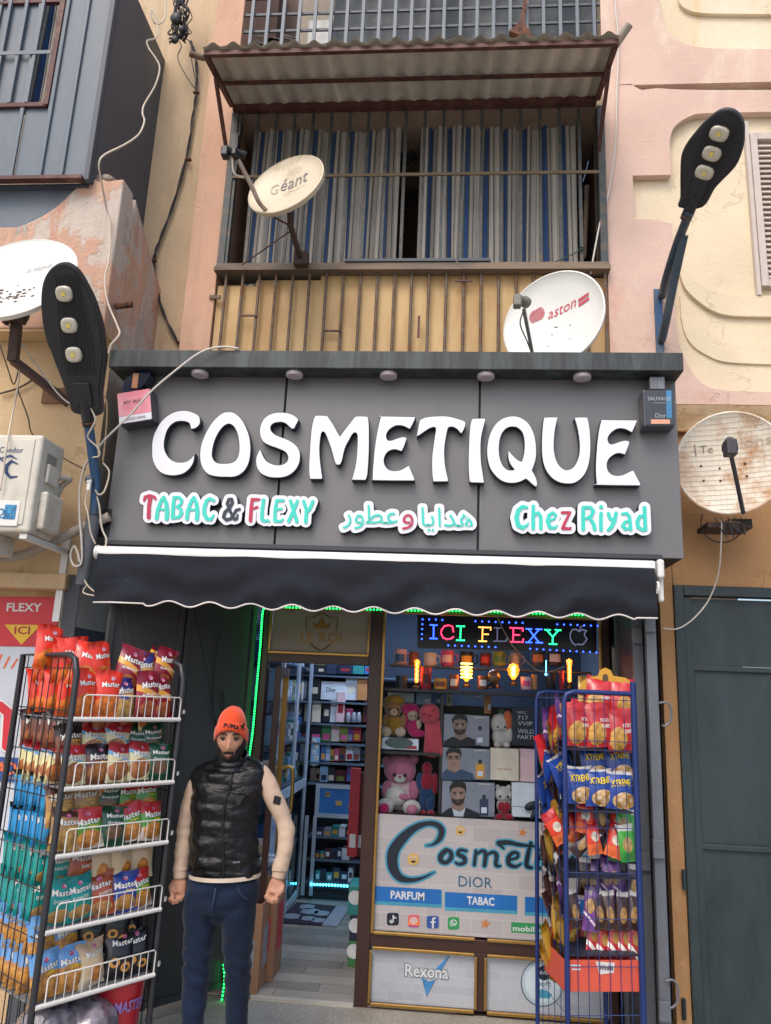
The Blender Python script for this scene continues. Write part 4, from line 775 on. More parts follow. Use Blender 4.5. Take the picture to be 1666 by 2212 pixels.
# ---- shutter at the right edge
sh = thing('louvred_shutter', P(1632, 625, 4.79), 'white louvred window shutter cut off by the right edge', 'shutter'); z0, z1 = P(1640, 622, 4.79).z, P(1640, 292, 4.79).z; xs0 = P(1630, 450, 4.79).x
SHW = mat('shutter_white', '#c3b8b0', .6, var=.05)
mk('stile', B().b2((xs0, 4.76, z0), (xs0 + .045, 4.808, z1)), SHW, sh, bevel=.004); mk('rail', B().b2((xs0 + .046, 4.762, z0), (xs0 + .5, 4.806, z0 + .05)), SHW, sh); mk('rail', B().b2((xs0 + .046, 4.762, z1 - .05), (xs0 + .5, 4.806, z1)), SHW, sh)
ns = 26
for i in range(ns):
    z = z0 + .06 + (z1 - z0 - .13) * (i + .5) / ns; mk('slat', B().box((xs0 + .27, 4.785, z), (.45, .008, .04), Matrix.Rotation(-.6, 3, 'X')), SHW, sh)
mk('jamb', B().b2((xs0 - .03, 4.77, z0 - .06), (xs0 - .004, 4.809, z1 + .1)), SHW, sh)
# ---- air conditioner
YA = 3.8; xr = P(79, 1040, YA).x; za, zb2 = P(60, 1150, YA).z, P(60, 938, YA).z
ac = thing('air_conditioner', (xr - .4, YL, za - .1), 'white outdoor air conditioning unit on brackets at the left edge', 'air conditioner')
ACW = mat('ac_white', '#c8c4b8', .4, var=.05, vs=4, col2='#b5ad9d', amt=.3)
mk('casing', B().b2((xr - .78, YA, za), (xr, YA + .25, zb2)), ACW, ac, bevel=.018, seg=3)
mk('front_panel', B().b2((xr - .75, YA - .006, za + .04), (xr - .04, YA + .002, zb2 - .03)), ACW, ac, bevel=.012)
mk('side_cover', B().b2((xr - .002, YA + .05, za + .03), (xr + .045, YA + .23, za + .24)), ACW, ac, bevel=.015); mk('handle_recess', B().b2((xr - .002, YA + .06, za + .33), (xr + .004, YA + .17, za + .46)), mat('shade_grey', '#8f8b82', .5), ac, bevel=.004); mk('handle', B().b2((xr, YA + .07, za + .29), (xr + .02, YA + .19, za + .4)), ACW, ac, bevel=.01)
BLU = mat('logo_blue', '#1f3a68', .4); fa = lambda x0, y0, x1, y1: rectq(x0, y0, x1, y1, YA - .009)
mk('lettering', B().text('Condor', fa(0, 965, 49, 978), 0), BLU, ac); q = segs_of_strokes([[(38, 1002, 1.2), (25, 996, 2.6), (14, 1006, 3.6), (13, 1020, 3.6), (22, 1031, 3), (37, 1029, 1.2)], [(38, 992, .5), (22, 984, 2.4), (-4, 992, 1)], [(10, 1000, .6), (-2, 988, 2.4), (-18, 980, .8)]]); mk('emblem', face(contour(q, 0, .6), YA - .009), BLU, ac)
mk('energy_label', B().flat(fa(-14, 1080, 36, 1136)), WHITE, ac); mk('print_block', B().flat(fa(12, 1090, 32, 1122), .002), mat('sticker_cyan', '#3f9ec9', .4, var=.3, vs=40, col2='#1d5c8c', amt=.7), ac); mk('lettering', B().text('2', fa(-4, 1098, 10, 1120), .002), mat('sticker_cyan', '#3f9ec9', .4), ac)
for dx in (-.62, -.02): mk('bracket_arm', B().b2((xr + dx - .04, YA + .02, za - .03), (xr + dx, YL, za - .003)), WHITE, ac); mk('bracket_post', B().b2((xr + dx - .04, YL - .02, za - .42), (xr + dx, YL - .001, za + .1)), WHITE, ac)
b = B(); b.b2((xr - .45, YA + .06, za - .1), (xr - .2, YA + .22, za - .002)); mk('drip_pan', b, ACW, ac)
b = B(); b.tube(curve3([P(122, 1030, 4.0), P(150, 1035, 4.05), P(132, 1052, 4.06), P(118, 1085, 4.04)]), .018, 8); tag(mk('insulated_pipe', b, mat('dirty_foam', '#a39a90', .8, var=.15, vs=15), smooth=60), 'bent pair of foam wrapped pipes at the back of the air conditioner', 'pipe')
b = B(); pts = curve3([P(-60, 1206, 4.1), P(0, 1205, 4.12), P(40, 1200, 4.14), P(80, 1186, 4.15), P(120, 1168, 4.15), P(165, 1146, 4.15), P(200, 1130, 4.15), P(236, 1116, 4.16)], 8); b.tube(pts, [.027 + .0022 * math.sin(i * 1.5) for i in range(len(pts))], 12); tag(mk('insulated_pipe', b, mat('dirty_foam', '#a39a90', .8), smooth=60), 'long tape wrapped foam pipe running into the left end of the sign', 'pipe')
mk('pipe_hole', B().b2(P(206, 1160, YS - .003), P(243, 1100, YS - .001) + V(0, 0, 0)), BLACK, sg)
# ---- posters beside the shop on the left
YPp = YL + .092; po = thing('poster', P(60, 1395, YPp), 'red poster with white and yellow lettering FLEXY ICI at the left edge', 'poster')
REDX = mat('poster_red', '#c72c3a', .45, var=.05); YLW = mat('poster_yellow', '#e2b32d', .45, var=.04); ORG = mat('poster_orange', '#dd6a34', .45, var=.05)
pq = quad([(-60, 1288), (128, 1290), (120, 1397), (-68, 1395)], YPp)
mk('sheet', B().slab(pq, .006), REDX, po); mk('lettering', B().text('FLEXY', lambda u, v, h=0: pq(.41 + .4 * u, .7 + .17 * v, h), .002, bold=.02), WHITE, po)
mk('triangle', B().prism([pq(.4, .43, .003), pq(.82, .43, .003), pq(.61, .03, .003)], (0, .002, 0)), YLW, po); mk('lettering', B().text('ICI', lambda u, v, h=0: pq(.52 + .18 * u, .24 + .16 * v, h), .004, bold=.02), mat('poster_dark_red', '#a02830', .5), po)
for i in range(5): mk('stripe', B().add([pq(.86 + .03 * i, .02 + .02 * i, .002), pq(.875 + .03 * i, .02 + .02 * i, .002), pq(min(.99, .95 + .035 * i), .32 - .03 * i, .002), pq(min(.98, .935 + .03 * i), .32 - .03 * i, .002)], [(0, 1, 2, 3)]), WHITE if i % 2 else ORG, po)
p2 = thing('poster', P(40, 1700, YPp), 'pale poster with big red letter and blue band below the red poster', 'poster'); qq = quad([(-68, 1396), (120, 1398), (92, 1900), (-100, 1900)], YPp)
mk('sheet', B().slab(qq, .006), mat('poster_pale', '#c3c9d2', .45, var=.05), p2)
for i in range(6): mk('stripe', B().add([qq(.2 + i * .09, .985 - .01 * i, .002), qq(.225 + i * .09, .985 - .01 * i, .002), qq(.165 + i * .09, .9, .002), qq(.14 + i * .09, .9, .002)], [(0, 1, 2, 3)]), ORG, p2)
q = segs_of_strokes([[(-30, 1610, 9), (-26, 1540, 9), (0, 1525, 10), (18, 1540, 10), (14, 1612, 10)]]); mk('letter_outline', face(contour(q, 4, 1), YPp - .009), WHITE, p2); mk('letter', face(contour(q, 0, 1), YPp - .011), REDX, p2)
mk('band', B().slab(rectq(-60, 1632, 42, 1690, YPp - .009), .002), mat('band_blue', '#2c4b8c', .5), p2); mk('lettering', B().text('AD', rectq(-8, 1645, 34, 1675, YPp - .012), 0, bold=.03), ORG, p2)
# ---- cables
WHC = mat('white_cable', '#cfc8c0', .5, var=.06); BKC = mat('black_cable', '#26262a', .5, var=.1); CRC = mat('cream_cable', '#cbbfae', .6)
def cable(pts, r, m, label, Y=None, n=6):
    b = B(); b.tube(curve3([P(p[0], p[1], p[2] if len(p) > 2 else Y) for p in pts], n), r, 6); return tag(mk('cable', b, m, smooth=180), label, 'cable')
cable([(356, -20, 4.5), (357, 35, 4.5), (343, 52, 4.48), (332, 46, 4.46), (326, 25, 4.46), (332, 24, 4.46), (339, 46, 4.46), (338, 80, 4.42), (318, 88, 4.38), (322, 105, 4.36), (336, 125, 4.36), (345, 148, 4.36), (335, 185, 4.34), (312, 225, 4.3), (308, 245, 4.28), (312, 262, 4.26), (300, 290, 4.2), (270, 312, 4.1), (225, 335, 3.9), (214, 355, 3.88), (218, 385, 3.95), (230, 450, 4.1), (238, 490, 4.12), (236, 560, 4.12), (227, 600, 4.11), (232, 650, 4.11), (252, 700, 4.08), (258, 722, 4.05), (240, 745, 4.03), (234, 765, 4.03)], .0065, CRC, 'long cream cable trailing from the steel clad balcony down to the sign corner')
cable([(1327, -20), (1331, 30), (1336, 90), (1333, 200), (1329, 320), (1314, 420), (1297, 480), (1285, 540), (1276, 592)], .0065, WHC, 'white cable hanging down the wall at the right end of the canopy', YW - .03)
for dx, ph, ln in ((-2, 0, 'black twisted cable, outer strand, clipped down the beige wall'), (2, 3.14, 'black twisted cable, inner strand, clipped down the beige wall')):
    base = spline([(412, 88), (424, 130), (425, 190), (418, 245), (405, 330), (375, 440), (345, 520), (333, 560), (338, 620), (355, 680), (390, 752)], 9, False)
    b = B(); b.tube([P(x + dx * math.cos(i * .55), y, YWL - .03 + .006 * math.sin(i * .55 + ph)) for i, (x, y) in enumerate(base)], .0065, 6); tag(mk('cable', b, BKC), ln, 'cable')
for i, (x, y) in enumerate(((407, 345), (331, 563), (388, 740), (424, 200))): tag(mk('cable_clip', B().box(P(x, y, YWL - .035), (.045, .03, .008)), RUST), 'small rusty clip holding the twisted cable, %s' % ('beside the loggia', 'at its bend', 'just above the sign', 'near its top')[i], 'clip')
b = B()
for i in range(16):
    x = 375 + rnd.uniform(0, 38); pts = [P(x + 12, -30, YW - .05)] + [P(x + rnd.uniform(-12, 14) - k * 2, 4 + k * 17, YW - .06 + rnd.uniform(-.05, .03)) for k in range(5)] + [P(rnd.uniform(362, 402), rnd.uniform(72, 95), YW - .04)]
    b.tube(curve3(pts, 5), rnd.choice((.004, .006, .008)), 5)
tag(mk('cable_tangle', b, BKC), 'thick tangle of black wires at the top edge beside the steel clad balcony', 'cable tangle', kind='stuff')
for i, (x, y, sx_) in enumerate(((381, 40, .09), (378, 85, .06), (392, 62, .05))): tag(mk('junction_block', B().ball(P(x, y, YW - .1), sx_ * .5, 9, 6, (1, .7, 1.2)), BKC, smooth=180), 'black cable joint in the wire tangle, %s' % ('upper', 'lowest', 'middle')[i], 'cable joint')
cable([(386, 84), (400, 82), (412, 96), (414, 130), (422, 170)], .004, BKC, 'thin black wire looping out of the tangle, right one', YW - .05)
cable([(386, 88), (392, 100), (384, 125), (400, 160), (420, 190)], .004, BKC, 'thin black wire looping out of the tangle, left one', YW - .05)
cable([(516, 753, 4.05), (480, 749, 4.04), (440, 758, 4.02), (400, 784, 4.0), (330, 842, 4.0), (280, 897, 4.0), (240, 936, 4.02), (220, 957, 4.04), (200, 985, 4.05), (182, 1010, 4.08), (172, 1060, 4.1), (172, 1120, 4.1), (176, 1165, 4.1), (176, 1215, 4.12), (160, 1222, 4.12), (152, 1200, 4.12), (160, 1180, 4.12), (168, 1195, 4.12), (172, 1215, 4.12)], .006, WHC, 'white cable crossing the left corner of the sign and dropping down the blue pole')
cable([(195, 880, 3.88), (206, 905, 3.9), (198, 925, 3.92), (190, 945, 3.95), (212, 968, 3.98), (214, 985, 4.0), (196, 990, 4.02), (192, 1005, 4.05)], .005, CRC, 'cream wire wound round the top of the blue pole')
cable([(222, 1000, 4.08), (236, 1020, 4.08), (226, 1060, 4.08), (212, 1068, 4.08), (202, 1050, 4.08), (214, 1090, 4.1), (220, 1140, 4.12), (230, 1165, 4.12), (226, 1185, 4.12)], .0055, CRC, 'cream wire looping between the blue pole and the sign edge')
cable([(190, 1062, 4.05), (184, 1085, 4.06), (190, 1110, 4.06), (196, 1150, 4.08), (206, 1175, 4.1)], .005, CRC, 'short wire hanging below the white plug')
cable([(172, 1215, 4.15), (186, 1260, 4.16), (212, 1286, 4.16), (180, 1280, 4.17), (190, 1262, 4.17)], .0045, CRC, 'thin wire curling at the foot of the blue pole')
cable([(0, 676, 3.9), (30, 720, 4.0), (80, 790, 4.1), (130, 855, 4.15), (165, 880, 4.15)], .005, WHC, 'white wire running from the left dish towards the left lamp')
cable([(28, 770, 4.05), (42, 800, 4.05), (32, 870, 4.02), (18, 940, 3.78), (8, 1010, 3.77), (0, 1060, 3.77)], .005, CRC, 'cream wire falling across the front of the air conditioner')
cable([(0, 745), (18, 800), (30, 830), (42, 790), (40, 770)], .004, mat('brown_wire', '#4a3f38', .6), 'dark wire slung under the rusty dish boom', 4.1)
cable([(0, 850), (40, 838), (75, 818)], .006, mat('brown_wire', '#4a3f38', .6), 'brown wire fixed along the yellow wall under the boom', YL - .02); cable([(36, 836), (60, 900), (72, 940), (130, 985), (185, 1015)], .0045, mat('brown_wire', '#4a3f38', .6), 'thin brown wire drooping behind the air conditioner to the blue pole', 4.22)
cable([(225, 855), (232, 880), (228, 950), (222, 1000)], .006, mat('tan_wire', '#9a8266', .6), 'tan wire on the left edge of the sign', 4.16)
cable([(1560, 1118, 4.45), (1558, 1180, 4.5), (1552, 1240, 4.6), (1532, 1295, 4.68), (1500, 1335, 4.7), (1465, 1358, 4.68), (1432, 1357, 4.6)], .0045, WHC, 'thin pale wire falling from the rusty dish to the gate post')
b = B(); p = P(193, 1036, 4.04); b.ball(p, .026, 10, 8); tag(mk('insulator', b, mat('slate_ball', '#4b5563', .4), smooth=180), 'small slate blue round insulator on the blue pole', 'insulator'); tag(mk('plug', B().box(P(192, 1052, 4.03), (.022, .02, .045)).box(P(193, 1040, 4.03), (.028, .024, .02)), WHITE, bevel=.005), 'white cable plug hanging below the insulator', 'plug')
b = B(); b.lathe([(.04, 0), (.04, .4), (.046, .4)], P(178, 1262, 4.19), P(200, 1130, 4.14) - P(178, 1262, 4.19), 12); tag(mk('conduit_sleeve', b, mat('grey_sleeve', '#5b5f66', .6, var=.1), smooth=50), 'grey sleeve round the foot of the blue pole', 'sleeve')
# ================================================================ shop front
GOLD = mat('gold_trim', '#a9854a', .3, .75, var=.08, vs=20); BROWN = mat('dark_brown_frame', '#38211c', .4, var=.15, vs=6); GATE = mat('grey_gate_steel', '#62676f', .5, .1, var=.08, vs=8); GATED = mat('dark_gate_sheet', '#3b3a3c', .55, .05, var=.12, vs=3, st=(1, 1, .4))
ROOF = 2.62; XF0, XF1 = P(562, 1500, YF).x, P(1300, 1500, YF).x; xm = P(818, 1450, YF).x; zwin = P(900, 1322, YF).z
PXL, PXR = -2.1, 1.3; YBK = 8.0
# room shell
SHELLW = mat('shop_wall', '#6b727b', .7, var=.06)
t = NT('grey_wood_plank'); n1 = t.noise(5, (1, 14, 1), 6); oi = t.n('ShaderNodeObjectInfo').outputs['Random']
t.set(col=t.mix(.5, t.mix(t.ramp(n1, .3, .7), hx('#6f6a63'), hx('#a79f93')), t.mix(oi, hx('#625d57'), hx('#b3aa9d'))), rough=.45); PLK = t.m
fl = mk('shop_floor', B().b2((PXL, YF - .02, -.02), (PXR + .4, YBK, .002)), mat('floor_joint', '#3a3733', .9), kind='structure')
proto = None; yy = YF - .02; row = 0
while yy < 7.6:
    x = -1.6 - (row * .37) % .6
    while x < .2:
        L = .62; x0, x1 = max(x, -1.5), min(x + L, .1)
        if x1 > x0 + .03: mk('plank', B().b2((x0 + .0015, yy + .0015, .003), (x1 - .0015, yy + .1385, .012 + rnd.uniform(0, .0008))), PLK, fl)
        x += L
    yy += .14; row += 1
mk('threshold', B().b2((P(545, 2160, YF).x, YF - .05, 0), (xm - .06, YF - .021, .02)), mat('pale_threshold', '#b8b3a8', .5), fl)
sw = mk('shop_room', B().b2((PXL, YBK, 0), (PXR + .4, YBK + .1, ROOF)).b2((-1.75, YF + .05, 0), (-1.7, YBK, ROOF)).b2((PXR, YF + .05, 0), (PXR + .05, YBK, ROOF)).b2((PXL, YF - .02, ROOF), (PXR + .4, YBK + .1, ROOF + .05)).b2((PXL, YW + .02, zsh - .02), (PXR, YF, zsh + .02)), SHELLW, kind='structure')
COOL = emis('cool_tube', '#c4dcff', 24)
for i, y in enumerate((5.9, 7.0)):
    lt = thing('ceiling_light', V(-.4, y, ROOF - .03), 'cool white tube light on the shop ceiling, %s' % ('near the door' if i == 0 else 'near the back'), 'ceiling light', 'shop ceiling lights'); mk('tube', B().b2((-.9, y - .05, ROOF - .05), (.5, y + .05, ROOF - .03)), COOL, lt); mk('housing', B().b2((-.95, y - .07, ROOF - .029), (.55, y + .07, ROOF - .002)), WHITE, lt)
# frame
sf = thing('storefront', V(0, YF, 0), 'dark brown storefront with gold beading, doorway on the left and display window on the right', 'storefront')
zhd, zdo = P(690, 1412, YF).z, P(690, 1434, YF).z; zr1, zr2 = P(802, 2012, YF).z, P(802, 2040, YF).z; zbt = P(800, 2163, YF).z
fb = lambda n, lo, hi, m=BROWN, bv=.003: mk(n, B().b2(lo, hi), m, sf, bevel=bv)
fb('jamb', (XF0 - .02, YF - .03, 0), (XF0 + .035, YF + .06, zsh)); fb('mullion', (xm - .06, YF - .03, 0), (xm + .02, YF + .06, zsh)); fb('end_post', (XF1, YF - .03, 0), (XF1 + .05, YF + .06, zsh))
fb('head', (XF0 + .036, YF - .028, zdo), (xm - .061, YF + .058, zhd)); fb('top_beam', (XF0 + .036, YF - .028, zwin), (xm - .061, YF + .058, zsh)); fb('top_beam', (xm + .021, YF - .028, zwin), (XF1 - .001, YF + .058, zsh))
fb('mid_rail', (xm + .021, YF - .028, zr2), (XF1 - .001, YF + .058, zr1)); xdv = P(1038, 2100, YF).x; fb('divider', (xdv - .035, YF - .028, zbt), (xdv + .035, YF + .058, zr2 - .001)); fb('plinth', (xm + .021, YF - .028, .03), (XF1 - .001, YF + .058, zbt - .001))
def gold(lo, hi): mk('gold_bead', B().b2(lo, hi), GOLD, sf, bevel=.004)
gold((xm + .0205, YF - .045, zr1 + .0), (xm + .038, YF - .029, zwin)); gold((xm + .02, YF - .045, zbt), (xm + .036, YF - .029, zr2 - .02))
gold((xm + .04, YF - .045, zwin - .02), (XF1 - .02, YF - .029, zwin)); gold((XF1 - .018, YF - .045, .3), (XF1, YF - .029, zwin))
for za_, zb_ in ((zr1 - .004, zr1 + .014), (zr2 - .016, zr2 + .002), (zbt - .012, zbt + .008)):
    for x0, x1 in ((xm + .037, xdv - .036), (xdv + .036, XF1 - .02)): gold((x0, YF - .045, za_), (x1, YF - .029, zb_))
for x in (xdv - .035, xdv + .02): gold((x, YF - .045, zbt + .01), (x + .015, YF - .029, zr2 - .018))
gold((XF0 + .037, YF - .045, zhd - .012), (xm - .062, YF - .029, zhd + .006)); gold((XF0 + .037, YF - .045, zwin - .014), (xm - .062, YF - .029, zwin)); gold((XF0 + .037, YF - .045, zhd + .007), (XF0 + .052, YF - .029, zwin - .015)); gold((xm - .076, YF - .045, zhd + .007), (xm - .062, YF - .029, zwin - .015))
# transom panel with crown
tp = quad([(592, 1321), (801, 1327), (798, 1407), (588, 1401)], YF - .012); mk('transom_panel', B().b2((XF0 + .05, YF - .01, zhd), (xm - .07, YF + .01, zwin)), mat('taupe_panel', '#8c8379', .4, var=.05), sf)
GLT = mat('gilt', '#8a6a34', .35, .6)
mk('lettering', B().text('LE ROI', lambda u, v, h=0: tp(.29 + .42 * u, .2 + .27 * v, h + .003), 0), GLT, sf)
cw = [(.43, .6), (.41, .78), (.455, .7), (.475, .84), (.5, .72), (.525, .84), (.545, .7), (.59, .78), (.57, .6)]
cw = [(.425, .57), (.405, .75), (.45, .67), (.475, .78), (.5, .9), (.525, .78), (.55, .67), (.595, .75), (.575, .57)]
mk('crown', B().prism([tp(u, v, .004) for u, v in cw], (0, .003, 0)), GLT, sf)
b = B()
for pts in ([(.345, .52), (.335, .88), (.4, .86), (.5, .99), (.6, .86), (.665, .88), (.655, .52)], [(.39, .17), (.43, .08), (.5, -.02), (.57, .08), (.61, .17)]): b.tube([tp(u, v, .004) for u, v in pts], .004, 5)
mk('shield', b, GLT, sf, kind='stuff')
# display window glass, poster board and lower panels
GL = glass('shop_glass', (.86, .92, .97), .015, .1)
zpt = P(815, 1757, YF).z
mk('pane', B().add([(xm + .036, YF - .005, zpt), (XF1 - .002, YF - .005, zpt), (XF1 - .002, YF - .005, zwin), (xm + .036, YF - .005, zwin)], [(0, 1, 2, 3)]), GL, sf)
def bricks(name, c1, c2, sc, mort=.006, mc='#c4c3c4'):
    t = NT(name); v = t.n('ShaderNodeCombineXYZ', {0: t.sep()[0], 1: t.sep()[2]}).outputs[0]
    bt = t.n('ShaderNodeTexBrick', {'Vector': v, 'Color1': hx(c1), 'Color2': hx(c2), 'Mortar': hx(mc), 'Scale': sc, 'Mortar Size': mort, 'Brick Width': .9, 'Row Height': .42}); t.set(col=t.mix(t.math('MULTIPLY', t.noise(8), .25), bt.outputs[0], hx('#9f9b9c')), rough=.35); return t.m
BRK = bricks('printed_stone', '#b3afb1', '#a39fa3', 5.0); BRK2 = bricks('printed_pale_stone', '#aab0b9', '#9aa2ad', 9)
po = mk('poster_panel', B().b2((xm + .036, YF - .012, zr1 + .012), (XF1 - .002, YF - .004, zpt)), BRK, sf)
C6 = lambda x, y: ((1450 + x * .4802) / 1.8439, (3200 + y * .4802) / 1.8439); YPo = YF - .0125
def flatpx(pts, m, lay, name='print', par=None): return mk(name, B().prism([P(*C6(x, y), YPo) + V(0, -.001 * lay, 0) for x, y in pts], (0, .0008, 0)), m, par or po)
def c6face(strokes, d, m, lay, name, par=None):
    px = [[(*C6(x, y), r * .2604) for x, y, r in st] for st in strokes]; b = face(contour(segs_of_strokes(px), d, .7), YPo); b.v = [p + V(0, -.001 * lay, 0) for p in b.v]; return mk(name, b, m, par or po)
INK = mat('print_ink_navy', '#101c2c', .4); CYN = mat('print_cyan', '#3f8fae', .4); BLB = mat('print_blue', '#1463ad', .4, var=.12, vs=5)
bigC = [[(515, 350, 2), (575, 340, 9), (630, 290, 22), (645, 220, 25), (600, 175, 22), (520, 168, 20), (420, 205, 28), (320, 290, 40), (245, 400, 46), (240, 520, 42), (290, 610, 32), (380, 637, 20), (480, 620, 12), (585, 572, 2)]]
def smooth3(l):
    a = spline([(x, y) for x, y, r in l], 5, False); n = len(l); return [(x, y, float(np.interp(i / 5, range(n), [q[2] for q in l]))) for i, (x, y) in enumerate(a)]
bigC = [smooth3(bigC[0])]
c6face(bigC, 4.2, CYN, 1, 'letter_halo'); c6face(bigC, 0, INK, 2, 'letter')
osm = [[[(680, 390, 20), (640, 430, 22), (640, 475, 20), (680, 492, 16), (722, 455, 20), (720, 405, 18), (685, 385, 14)]], [[(850, 395, 10), (800, 388, 14), (780, 420, 17), (830, 450, 19), (835, 490, 16), (790, 505, 13), (760, 490, 9)]],
       [[(930, 395, 12), (915, 510, 14)], [(925, 430, 8), (980, 395, 14), (1010, 420, 18), (1000, 515, 16)], [(1005, 440, 8), (1065, 405, 14), (1100, 430, 18), (1095, 510, 15), (1130, 520, 9)]],
       [[(1200, 470, 10), (1270, 450, 12), (1275, 415, 13), (1235, 410, 15), (1200, 450, 20), (1205, 505, 19), (1260, 525, 13), (1305, 500, 6)]],
       [[(1385, 330, 14), (1360, 430, 18), (1350, 515, 18), (1390, 535, 12)], [(1120, 330, 22), (1200, 325, 20), (1300, 345, 14), (1420, 355, 9), (1440, 350, 5)], [(1125, 340, 16), (1160, 375, 8)]],
       [[(1450, 430, 16), (1435, 520, 17), (1470, 540, 10)], [(1465, 385, 14), (1466, 386, 14)]], [[(1590, 430, 15), (1540, 420, 18), (1500, 470, 20), (1515, 540, 16), (1570, 530, 12), (1600, 440, 15), (1575, 640, 17)]], [[(1660, 445, 16), (1645, 540, 18), (1690, 560, 14), (1730, 450, 14), (1725, 560, 16)]], [[(1770, 510, 10), (1840, 490, 12), (1840, 455, 13), (1790, 455, 15), (1765, 510, 20), (1790, 570, 17), (1860, 560, 8)]]]
osm = [[smooth3(s) for s in l] for l in osm]
c6face([s for l in osm for s in l], 3.2, CYN, 1, 'letter_halo')
for l in osm: c6face(l, 0, INK, 2, 'letter')
def c6text(s, x0, y0, x1, y1, m, lay, slope=.062, bold=0, par=None, name='lettering'):
    f = lambda u, v, h=0: P(*C6(x0 + (x1 - x0) * u, y1 + slope * (x1 - x0) * u + (y0 - y1) * v), YPo) + V(0, -.001 * lay, 0)
    return mk(name, B().text(s, f, 0, bold=bold), m, par or po)
c6text('DIOR', 785, 600, 1065, 690, mat('print_teal', '#1d5f80', .4), 2)
PALE = mat('print_pale', '#c9cdd2', .4)
for (x0, x1, ya, yb), s, bx in (((92, 640, 686, 808), 'PARFUM', (222, 722, 502, 790)), ((675, 1266, 735, 858), 'TABAC', (855, 768, 1083, 838)), ((1340, 2000, 775, 900), 'FLEXY', (1560, 800, 1800, 870))):
    sl = .055; flatpx([(x0 - 6, yb + 30), (x0 - 6, ya), (x1 + 8, ya + sl * (x1 - x0)), (x1 + 8, yb + 30 + sl * (x1 - x0))], CYN, 1, 'band_glow'); flatpx([(x0, yb), (x0, ya), (x1, ya + sl * (x1 - x0)), (x1, yb + sl * (x1 - x0))], BLB, 2, 'band')
    c6text(s, *bx, PALE, 3, bold=.03)
def ico(x0, y0, x1, y1, m, nm='icon'):
    n = .12; w_, h_ = x1 - x0, y1 - y0; pts = [(x0 + w_ * (.5 + .5 * math.copysign(abs(math.cos(a)) ** .35, math.cos(a))), y0 + h_ * (.5 + .5 * math.copysign(abs(math.sin(a)) ** .35, math.sin(a))) + .06 * w_ * .5) for a in np.linspace(0, 6.283, 20, endpoint=False)]
    return flatpx(pts, m, 1, nm)
ico(190, 905, 290, 1010, INK); c6face([[(243, 930, 5), (243, 978, 5), (230, 990, 6), (218, 980, 6), (226, 968, 5)], [(243, 930, 5), (252, 946, 5), (265, 951, 5)]], 0, PALE, 3, 'symbol')
MAG = NT('print_magenta'); z_ = MAG.sep()[2]; MAG.set(col=MAG.mix(MAG.ramp(MAG.math('FRACT', MAG.math('MULTIPLY', z_, 9)), .1, .9), hx('#e2783a'), hx('#a83390')), rough=.4); ico(365, 920, 462, 1025, MAG.m)
c6face([[(413 + 25 * math.cos(a), 973 + 25 * math.sin(a), 4) for a in np.linspace(0, 6.283, 15)], [(413 + 10 * math.cos(a), 973 + 10 * math.sin(a), 4) for a in np.linspace(0, 6.283, 9)]], 0, PALE, 3, 'symbol')
ico(520, 930, 622, 1035, mat('print_royal', '#2b4f94', .4)); c6face([[(592, 950, 6), (575, 955, 8), (572, 985, 8), (572, 1030, 8)], [(555, 985, 6), (590, 985, 6)]], 0, PALE, 3, 'symbol')
ico(695, 940, 792, 1045, mat('print_green', '#2a8a52', .4)); c6face([[(743 + 24 * math.cos(a), 990 + 24 * math.sin(a), 3.5) for a in np.linspace(2.5, 8.6, 15)] + [(718, 1018, 3)], [(733, 980, 4), (738, 995, 4), (752, 1002, 4)]], 0, PALE, 3, 'symbol')
STAR = mat('print_star', '#b8763f', .5)
for cx, cy, r in ((1008, 1000, 48), (1315, 242, 42)): flatpx([(cx + r * (1 if k % 2 == 0 else .42) * math.sin(k * .6283 + .2), cy - r * (1 if k % 2 == 0 else .42) * math.cos(k * .6283 + .2)) for k in range(10)], STAR, 2, 'star')
EMO = mat('emoji_yellow', '#c9a35a', .45, var=.1)
def emoji(cx, cy, r, par=None):
    e = flatpx([(cx + r * math.cos(a), cy + r * math.sin(a)) for a in np.linspace(0, 6.283, 18, endpoint=False)], EMO, 2, 'emoji', par)
    for s in (-1, 1): flatpx([(cx + s * r * .33 + r * .2 * math.cos(a), cy - r * .25 + r * .24 * math.sin(a)) for a in np.linspace(0, 6.283, 10, endpoint=False)], PALE, 3, 'eye', e); flatpx([(cx + s * r * .33 + r * .09 * math.cos(a), cy - r * .2 + r * .12 * math.sin(a)) for a in np.linspace(0, 6.283, 8, endpoint=False)], INK, 4, 'pupil', e)
    flatpx([(cx - r * .45, cy + r * .2), (cx + r * .45, cy + r * .2), (cx + r * .25, cy + r * .55), (cx - r * .25, cy + r * .55)], INK, 3, 'mouth', e)
emoji(410, 465, 50); emoji(800, 225, 40)
flatpx([(1222, 1070), (1222, 985), (1480, 1000), (1480, 1087)], mat('print_green', '#2a8a52', .4), 1, 'brand_plate'); c6text('mobilis', 1235, 1012, 1465, 1058, PALE, 2, .06, bold=.02)
